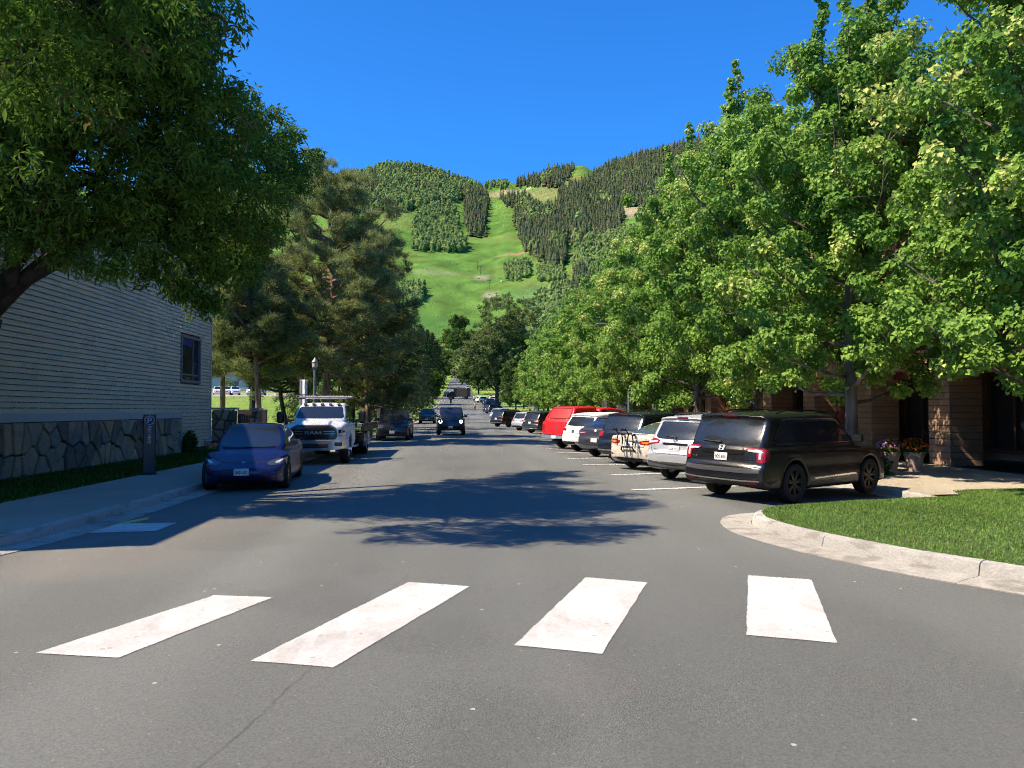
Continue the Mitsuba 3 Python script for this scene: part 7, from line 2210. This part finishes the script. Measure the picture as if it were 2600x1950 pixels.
def facing(pos, yaw=0.0, roll=0.0):
    """Matrix that stands an xy-drawn sign upright, facing -y (turned by yaw)."""
    return trimesh.transformations.translation_matrix(pos) @ rotm(yaw, [0, 0, 1]) @ rotm(PI / 2, [1, 0, 0]) @ rotm(roll, [0, 0, 1])


# pay station on the left pavement
ps = thing('pay_station', 'dark parking pay pillar with a round P sign on the left pavement', 'parking meter')
p = at(378, 1200, 18.6); px_, py_ = p[0], p[1]
z0 = float(_lw(np.array([px_]), np.array([py_]))[0])
yw = 0.36
Rz = rotm(yw, [0, 0, 1]); Tm = trimesh.transformations.translation_matrix([px_, py_, z0])
B = lambda m: xform(m, Tm @ Rz)
mat('meter_blue', (0.012, 0.016, 0.035), 0.35, coat=0.6)
part(ps, 'body', B(rbox([0, 0, 0.74], [0.29, 0.34, 1.48], 0.02)), 'meter_blue', 25)
part(ps, 'foot', B(box([0, 0, 0.03], [0.33, 0.38, 0.06])), 'black_plastic')
F = lambda x, z, d=0.172: Tm @ Rz @ facing([x, -d, z])
part(ps, 'sign_disc', xform(lathe([(0, 0.004), (0.105, 0.004), (0.105, 0.0), (0.112, 0.0)], 28), F(0.0, 1.34)), 'sign_blue', False)
part(ps, 'sign_ring', xform(lathe([(0.098, 0.0), (0.098, 0.007), (0.110, 0.007), (0.110, 0.0)], 28), F(0.0, 1.34)), 'sign_white', False)
lettered(ps, 'P', 0.12, F(0.0, 1.34, 0.178), 'sign_white')
lettered(ps, 'PAY HERE', 0.075, Tm @ Rz @ facing([0.0, -0.172, 0.98], 0, -PI / 2), 'sign_white', width=0.42)
S = lambda y, z: Tm @ Rz @ facing([0.147, y, z], PI / 2)
for z, h, m_ in ((1.44, 0.06, 'sign_white'), (1.25, 0.22, 'sign_white'), (1.02, 0.20, 'sign_white'), (0.66, 0.09, 'sign_white'), (0.50, 0.18, 'sign_green'), (0.30, 0.035, 'sign_white'), (0.21, 0.03, 'sign_white')):
    part(ps, 'sticker', xform(box([0, 0, 0], [0.22, h, 0.004]), S(0.0, z)), m_, False)
part(ps, 'screen', xform(box([0, 0, 0.003], [0.16, 0.07, 0.004]), S(0.0, 1.27)), 'ink_black')
part(ps, 'keypad', xform(box([0, 0, 0.003], [0.12, 0.06, 0.004]), S(0.0, 1.03)), 'ink_black')
part(ps, 'slot', xform(box([0, 0, 0.003], [0.10, 0.02, 0.004]), S(0.0, 0.66)), 'ink_black')


def lamp_post(pos, h, lab, m='pole_paint', grp=None, lant=1.0):
    t = thing('street_lamp', lab, 'street lamp', grp)
    x, y, z = pos
    part(t, 'base', xform(lathe([(0.16, 0), (0.16, 0.25), (0.12, 0.35), (0.09, 0.6), (0.07, 0.7)], 12), trimesh.transformations.translation_matrix([x, y, z])), m, 30)
    part(t, 'pole', tube([[x, y, z + 0.6], [x, y, z + h - 0.62 * lant]], [0.075, 0.058], 12), m, 40)
    tm = trimesh.transformations.translation_matrix([x, y, z + h - 0.62 * lant])
    k = part(t, 'lantern', xform(lathe([(0.05, 0), (0.10, 0.03), (0.135, 0.06), (0.17, 0.08), (0.17, 0.34), (0.15, 0.36)], 8).apply_scale(lant), tm), 'lamp_glass', False)
    part(t, 'lantern_cap', xform(lathe([(0.19, 0.34), (0.19, 0.38), (0.12, 0.50), (0.04, 0.60), (0.02, 0.66), (0.0, 0.67)], 8).apply_scale(lant), tm), m, False)
    part(t, 'collar', xform(lathe([(0.05, -0.03), (0.12, 0.0), (0.14, 0.05), (0.06, 0.06)], 12).apply_scale(lant), tm), m, 30)
    return t


mat('lamp_glass', (0.50, 0.44, 0.34), 0.4)
p = stand(799, 33.5)
lamp_post(p, 4.0, 'grey street lamp with a pale lantern in front of the tall pine', lant=0.78)
lt = lamp_post(stand(1362, 90), 4.6, 'street lamp with a hanging banner beyond the red pickup', 'galvanised')
p = stand(1362, 90)
part(lt, 'banner', box([p[0] - 0.55, p[1], p[2] + 2.7], [0.62, 0.03, 1.5]), 'sign_white')
part(lt, 'banner_band', box([p[0] - 0.55, p[1] - 0.02, p[2] + 3.25], [0.62, 0.02, 0.4]), 'pole_paint')
part(lt, 'banner_arm', box([p[0] - 0.42, p[1], p[2] + 3.5], [0.9, 0.04, 0.04]), 'galvanised')
p = at(1597, 1050, 43.5)
t = thing('street_lamp', 'plain pale blue grey pole rising into the maples behind the red pickup', 'street lamp')
part(t, 'pole', tube([[p[0], p[1], 0.1], [p[0], p[1], 6.5]], [0.085, 0.06], 12), 'pole_paint', 40)
part(t, 'bracket', tube([[p[0], p[1], 6.3], [p[0] - 0.6, p[1], 6.7], [p[0] - 1.4, p[1], 6.75]], 0.035, 8), 'pole_paint', 40)
part(t, 'lantern', rbox([p[0] - 1.6, p[1], 6.72], [0.6, 0.25, 0.12], 0.04), 'pole_paint')

# twin-panel sign on a black post by the tow truck
p = stand(769, 31.5)
t = thing('sign_post', 'black post carrying two white sign panels beside the tow truck', 'sign')
part(t, 'post', box([p[0], p[1], p[2] + 1.55], [0.06, 0.06, 3.1]), 'ink_black')
for k, z in enumerate((2.62, 1.95)):
    part(t, 'panel', xform(rbox([0, 0, 0], [0.36, 0.62, 0.02], 0.01), facing([p[0] - 0.01, p[1] - 0.045, p[2] + z], -0.75)), 'sign_white')
    part(t, 'panel', xform(rbox([0, 0, 0], [0.36, 0.62, 0.02], 0.01), facing([p[0] + 0.02, p[1] + 0.05, p[2] + z], 0.75)), 'sign_white')


def octagon(r):
    a = np.arange(8) * PI / 4 + PI / 8
    return sg.Polygon(np.column_stack([r * np.cos(a), r * np.sin(a)]))


def stop_sign(pos, lab, back=False):
    t = thing('stop_sign', lab, 'sign')
    x, y, z = pos
    part(t, 'post', tube([[x, y, z], [x, y, z + 2.9]], 0.05, 8), 'galvanised')
    M = facing([x, y - 0.06, z + 2.5], 0.0)
    part(t, 'rim', xform(prism(octagon(0.42), -0.012, 0.0), M), 'sign_white' if not back else 'galvanised', False)
    if not back:
        part(t, 'face', xform(prism(octagon(0.385), 0.0, 0.006), M), 'sign_red', False)
        lettered(t, 'STOP', 0.24, M @ trimesh.transformations.translation_matrix([0, 0, 0.006]), 'sign_white', width=0.60)


p = at(1247, 1000, 190)
stop_sign([p[0], p[1], float(rise(p[1])) + 0.0], 'red octagonal stop sign at the far right crossing')
p = at(1112, 1000, 200)
stop_sign([p[0], p[1], float(rise(p[1]))], 'grey back of a stop sign at the far left crossing', True)
# small white parking signs on the right pavement
for k, (px, Y, h, lab) in enumerate([(1350, 96, 2.6, 'small white sign on a thin post left of the banner lamp'), (1534, 47, 2.5, 'tall narrow white sign behind the red pickup cab'), (1572, 46, 2.2, 'small white notice behind the white SUV'), (1582, 52, 2.2, 'small white notice right of another behind the white SUV'), (1663, 40, 2.3, 'small sign on a post by the pale maple trunk')]):
    p = stand(px, Y)
    t = thing('parking_sign', lab, 'sign')
    part(t, 'post', tube([[p[0], p[1], p[2]], [p[0], p[1], p[2] + h]], 0.03, 8), 'galvanised')
    part(t, 'panel', rbox([p[0], p[1] - 0.05, p[2] + h - 0.22], [0.32, 0.02, 0.46 if k != 1 else 0.7], 0.008), 'sign_white')


# flower pots before the brick block
mat('terracotta', (0.55, 0.40, 0.30), 0.7)
for k, (px, Y, col, lab) in enumerate([(2256, 21.5, (0.45, 0.28, 0.55), 'terracotta pot with purple and orange flowers past the nose of the black SUV'), (2318, 21.3, (0.75, 0.18, 0.05), 'terracotta pot with orange flowers farthest right')]):
    p = stand(px, Y)
    t = thing('flower_pot', lab, 'flower pot')
    tm = trimesh.transformations.translation_matrix([p[0], p[1], p[2] + 0.03])
    part(t, 'pot', xform(lathe([(0.0, 0.0), (0.19, 0.0), (0.25, 0.42), (0.285, 0.43), (0.29, 0.55), (0.265, 0.55), (0.25, 0.48), (0.0, 0.47)], 20), tm), 'terracotta', 35)
    r = np.random.default_rng(400 + k)
    q = r.normal(size=(520, 3)); q /= np.linalg.norm(q, axis=1, keepdims=True)
    P = np.array([p[0], p[1], p[2] + 0.66]) + q * [0.34, 0.34, 0.26] * (r.uniform(0.3, 1, (520, 1)) ** 0.5)
    m, c = leaf_mesh(P, q + [0, 0, .4], 0.09, 0.06, np.array([0.07, 0.14, 0.025]) * r.uniform(0.6, 1.4, (520, 1)), 7 + k)
    part(t, 'foliage', m, 'leaf_thin', False, color=c)
    q = r.normal(size=(120, 3)); q[:, 2] = abs(q[:, 2]) * 0.8; q /= np.linalg.norm(q, axis=1, keepdims=True)
    cols = np.where(r.uniform(size=(120, 1)) < 0.6, np.array(col), np.array([0.72, 0.14, 0.04]))
    m, c = leaf_mesh(np.array([p[0], p[1], p[2] + 0.68]) + q * [0.36, 0.36, 0.28], q, 0.075, 0.07, cols, 17 + k, jit=0.2)
    part(t, 'flowers', m, 'leaf_thin', False, color=c)

# planting beds along the brick block: low leafy plants
for k, (px, Y, w_, h_, lab) in enumerate([(2215, 20.5, 0.9, 0.75, 'low leafy shrub before the sunlit brick pier'), (438, 25.6, 0.55, 0.8, 'small dark shrub against the clapboard wall'), (1720, 42, 0.6, 0.9, 'leafy bush below the second maple trunk')]):
    p = stand(px, Y) if k != 1 else [-9.72, 27.9, 0.16]
    r = np.random.default_rng(420 + k)
    q = r.normal(size=(900, 3)); q[:, 2] = abs(q[:, 2]); q /= np.linalg.norm(q, axis=1, keepdims=True)
    P = np.array([p[0], p[1], p[2] + 0.05]) + q * [w_ * 0.5, w_ * 0.5, h_] * (r.uniform(0.2, 1, (900, 1)) ** 0.5)
    m, c = leaf_mesh(P, q + [0, 0, .4], 0.11, 0.07, np.array([0.06, 0.12, 0.02]) * r.uniform(0.5, 1.5, (900, 1)), 27 + k)
    t = thing('shrub', lab, 'shrub')
    part(t, 'foliage', m, 'leaf_thin', False, color=c)
    part(t, 'stem', cat([tube([[p[0], p[1], p[2] - 0.05], [p[0] + a, p[1] + b, p[2] + h_ * 0.7]], 0.012, 5) for a, b in ((.1, 0), (-.1, .05), (0, -.1))]), 'bark_dark')


# bicycle hung on the boot of the champagne sedan
def wheel_ring(r, n=28):
    a = np.linspace(0, 2 * PI, n + 1)
    return tube(np.column_stack([r * np.cos(a), np.zeros(n + 1), r * np.sin(a)]), 0.018, 6, False)


_sed = [k for k in scene if k.startswith('sedan__body')][0]
SM = np.array(T(scene[_sed]['to_world']).matrix, float)
rk = thing('bike_rack', 'folded black bike rack strapped to the boot of the champagne sedan', 'bike rack')
arcs = []
for s in (-1, 1):
    a = np.linspace(-0.5, 1.15 * PI, 15)
    arcs.append(tube(np.column_stack([np.full(15, s * 0.20), -0.14 - 0.20 * np.cos(a) * 0.6, 0.88 + 0.24 * np.sin(a)]), 0.020, 7))
    arcs.append(tube([[s * 0.20, -0.20, 1.08], [s * 0.19, -0.30, 1.20], [s * 0.17, -0.46, 1.22], [s * 0.17, -0.52, 1.20]], 0.018, 7))
    arcs.append(tube([[s * 0.20, -0.05, 0.70], [s * 0.24, -0.03, 0.62], [s * 0.24, 0.02, 0.58]], 0.022, 7))
arcs.append(tube([[-0.26, -0.14, 1.11], [0.26, -0.14, 1.11]], 0.022, 7))
arcs.append(tube([[-0.22, -0.06, 0.70], [0.22, -0.06, 0.70]], 0.022, 7))
part(rk, 'frame', xform(cat(arcs), SM), 'black_plastic', 40)
for s in (-0.17, 0.17):
    for y in (-0.34, -0.46):
        part(rk, 'cradle', xform(rbox([s, y, 1.235], [0.07, 0.06, 0.06], 0.015), SM), 'black_plastic')
for s in (-0.20, 0.20):
    part(rk, 'pad', xform(rbox([s, 0.03, 1.06], [0.07, 0.10, 0.06], 0.02), SM), 'rubber')
    part(rk, 'strap', xform(tube([[s * 0.6, -0.06, 0.70], [s * 0.6, -0.025, 0.5], [s * 0.6, 0.06, 0.33]], 0.010, 5), SM), 'ink_black')
    part(rk, 'strap', xform(tube([[s, -0.14, 1.11], [s * 1.5, 0.10, 1.08], [s * 1.8, 0.45, 1.075]], 0.008, 5), SM), 'ink_black')


# --- people far up the street: one continuous figure each
def figure(pos, h, heading, lab, cloth, legs, stride=0.28, lean=0.0, seated=False, arms=0.25):
    J = {'pel': [0, 0, .93], 'chest': [0, lean * .6, 1.35], 'neck': [0, lean * .8, 1.50], 'head': [0, lean * .9, 1.63], 'shl': [-.19, lean * .7, 1.42], 'shr': [.19, lean * .7, 1.42],
         'ell': [-.25, lean + .02 + arms * .3, 1.14], 'elr': [.25, lean + .02 - arms * .2, 1.14], 'hal': [-.24, lean + .2 + arms * .5, .95], 'har': [.24, lean + .1, .92],
         'hil': [-.10, 0, .90], 'hir': [.10, 0, .90], 'knl': [-.10, stride * .6, .50], 'knr': [.10, -stride * .1, .49], 'anl': [-.10, stride * .9, .09], 'anr': [.10, -stride, .12], 'tol': [-.10, stride * .9 + .16, .04], 'tor': [.10, -stride + .14, .05]}
    if seated:
        J |= {'knl': [-.11, .32, .74], 'knr': [.11, .30, .60], 'anl': [-.11, .22, .42], 'anr': [.11, .16, .24], 'tol': [-.11, .36, .38], 'tor': [.11, .32, .20], 'hal': [-.25, .55, 1.02], 'har': [.25, .55, 1.02], 'ell': [-.27, .33, 1.16], 'elr': [.27, .33, 1.16]}
    rad = {'pel': .14, 'chest': .155, 'neck': .06, 'head': .11, 'shl': .07, 'shr': .07, 'ell': .05, 'elr': .05, 'hal': .042, 'har': .042, 'hil': .10, 'hir': .10, 'knl': .068, 'knr': .068, 'anl': .048, 'anr': .048, 'tol': .035, 'tor': .035}
    def limb(bones):
        ms = []
        for a, b in bones:
            s = trimesh.creation.icosphere(2)
            ms.append(manifold3d.Manifold.hull_points(np.vstack([s.vertices * rad[a] + J[a], s.vertices * rad[b] + J[b]]).astype(np.float64)))
        m = manifold3d.Manifold.batch_boolean(ms, manifold3d.OpType.Add).refine_to_length(0.05).to_mesh()
        tm = trimesh.Trimesh(np.array(m.vert_properties[:, :3]), np.array(m.tri_verts))
        trimesh.smoothing.filter_taubin(tm, iterations=8)
        return tm
    M = T().translate([float(q) for q in pos]).rotate([0, 0, 1], -heading).scale([h / 1.74] * 3)
    t = thing('person', lab, 'person')
    part(t, 'body', limb([('pel', 'chest'), ('chest', 'neck'), ('neck', 'head'), ('chest', 'shl'), ('chest', 'shr'), ('shl', 'ell'), ('shr', 'elr'), ('ell', 'hal'), ('elr', 'har'), ('pel', 'hil'), ('pel', 'hir'), ('hil', 'knl'), ('hir', 'knr'), ('knl', 'anl'), ('knr', 'anr'), ('anl', 'tol'), ('anr', 'tor')]), 'skin', 60, M)
    rad2 = dict(rad)
    for k in ('pel', 'chest', 'shl', 'shr', 'ell', 'elr', 'hil', 'hir', 'knl', 'knr', 'anl', 'anr'): rad[k] += 0.022
    part(t, 'shirt', limb([('pel', 'chest'), ('chest', 'shl'), ('chest', 'shr'), ('shl', 'ell'), ('shr', 'elr')]), cloth, 60, M)
    part(t, 'trousers', limb([('pel', 'hil'), ('pel', 'hir'), ('hil', 'knl'), ('hir', 'knr'), ('knl', 'anl'), ('knr', 'anr')]), legs, 60, M)
    s = trimesh.creation.icosphere(2); s.vertices = s.vertices * [.118, .122, .10] + np.array(J['head']) + [0, -.02, .035]
    part(t, 'hair', s, 'bark_dark', 60, M)


p = at(1206, 1010, 150)
figure([p[0], p[1], float(rise(p[1]))], 1.75, 200, 'person in a brown jacket walking beside the last white SUV', 'tan_cloth', 'denim')
p = at(1204, 1000, 205)
figure([p[0], p[1], float(rise(p[1]))], 1.78, 160, 'person in a white shirt walking at the far crossing', 'shirt_white', 'denim')
p = at(1145, 1010, 185)
g = float(rise(p[1]))
figure([p[0], p[1], g + 0.08], 1.76, 178, 'cyclist in dark clothes riding in front of the box truck', 'shirt_dark', 'shirt_dark', seated=True, lean=0.25)
cy = thing('bicycle', 'bicycle ridden by the cyclist in front of the box truck', 'bicycle')
CM = trimesh.transformations.translation_matrix([p[0], p[1], g]) @ rotm(-math.radians(178) + PI / 2, [0, 0, 1])
for s in (-0.5, 0.5):
    part(cy, 'wheel', xform(xform(wheel_ring(0.33), trimesh.transformations.translation_matrix([s, 0, 0.35])), CM), 'rubber', 40)
part(cy, 'frame', xform(cat([tube([[a[0], 0, a[1]], [b[0], 0, b[1]]], 0.02, 6) for a, b in [((-.5, .35), (-.1, .36)), ((-.5, .35), (-.18, .88)), ((-.18, .88), (.36, .86)), ((.36, .86), (-.1, .36)), ((.36, .86), (.5, .35)), ((-.1, .36), (-.18, .88)), ((.36, .86), (.40, 1.02))]]), CM), 'gloss_black', 40)
part(cy, 'handlebar', xform(tube([[.40, -.28, 1.03], [.40, .28, 1.03]], 0.016, 6), CM), 'black_plastic')
# ------------------------------------------------------------------ the town goes on behind the photographer
r = np.random.default_rng(31)
for k, (x, y, s) in enumerate([(-16, -14, 0.85), (-9, -22, 0.95), (11, -16, 0.9), (19, -13, 0.8), (14, -30, 0.95), (-12, -36, 0.95)]):
    tree('street_tree', 'round street tree across the crossing behind the camera', ('far_wood', 'far_crown', None), [x, y, 0.05], s=s, rz=60 * k, group_='street trees behind the camera')
for k, (x, w_) in enumerate([(-26, 18), (27, 18)]):
    t = thing('corner_building', ['two storey brick corner building behind the camera on the left', 'two storey brick corner building behind the camera on the right'][k], 'building')
    part(t, 'wall', box([x, -24, 4.2], [w_, 20, 8.4]), 'block_wall', False)
    part(t, 'roof', box([x, -24, 8.6], [w_ + 0.8, 20.8, 0.4]), 'roof_dark')
    for q in np.linspace(-w_ / 2 + 2, w_ / 2 - 2, 5):
        for z in (1.9, 5.8):
            part(t, 'window', box([x + q, -13.98, z], [1.8, 0.1, 1.9]), 'window_glass')
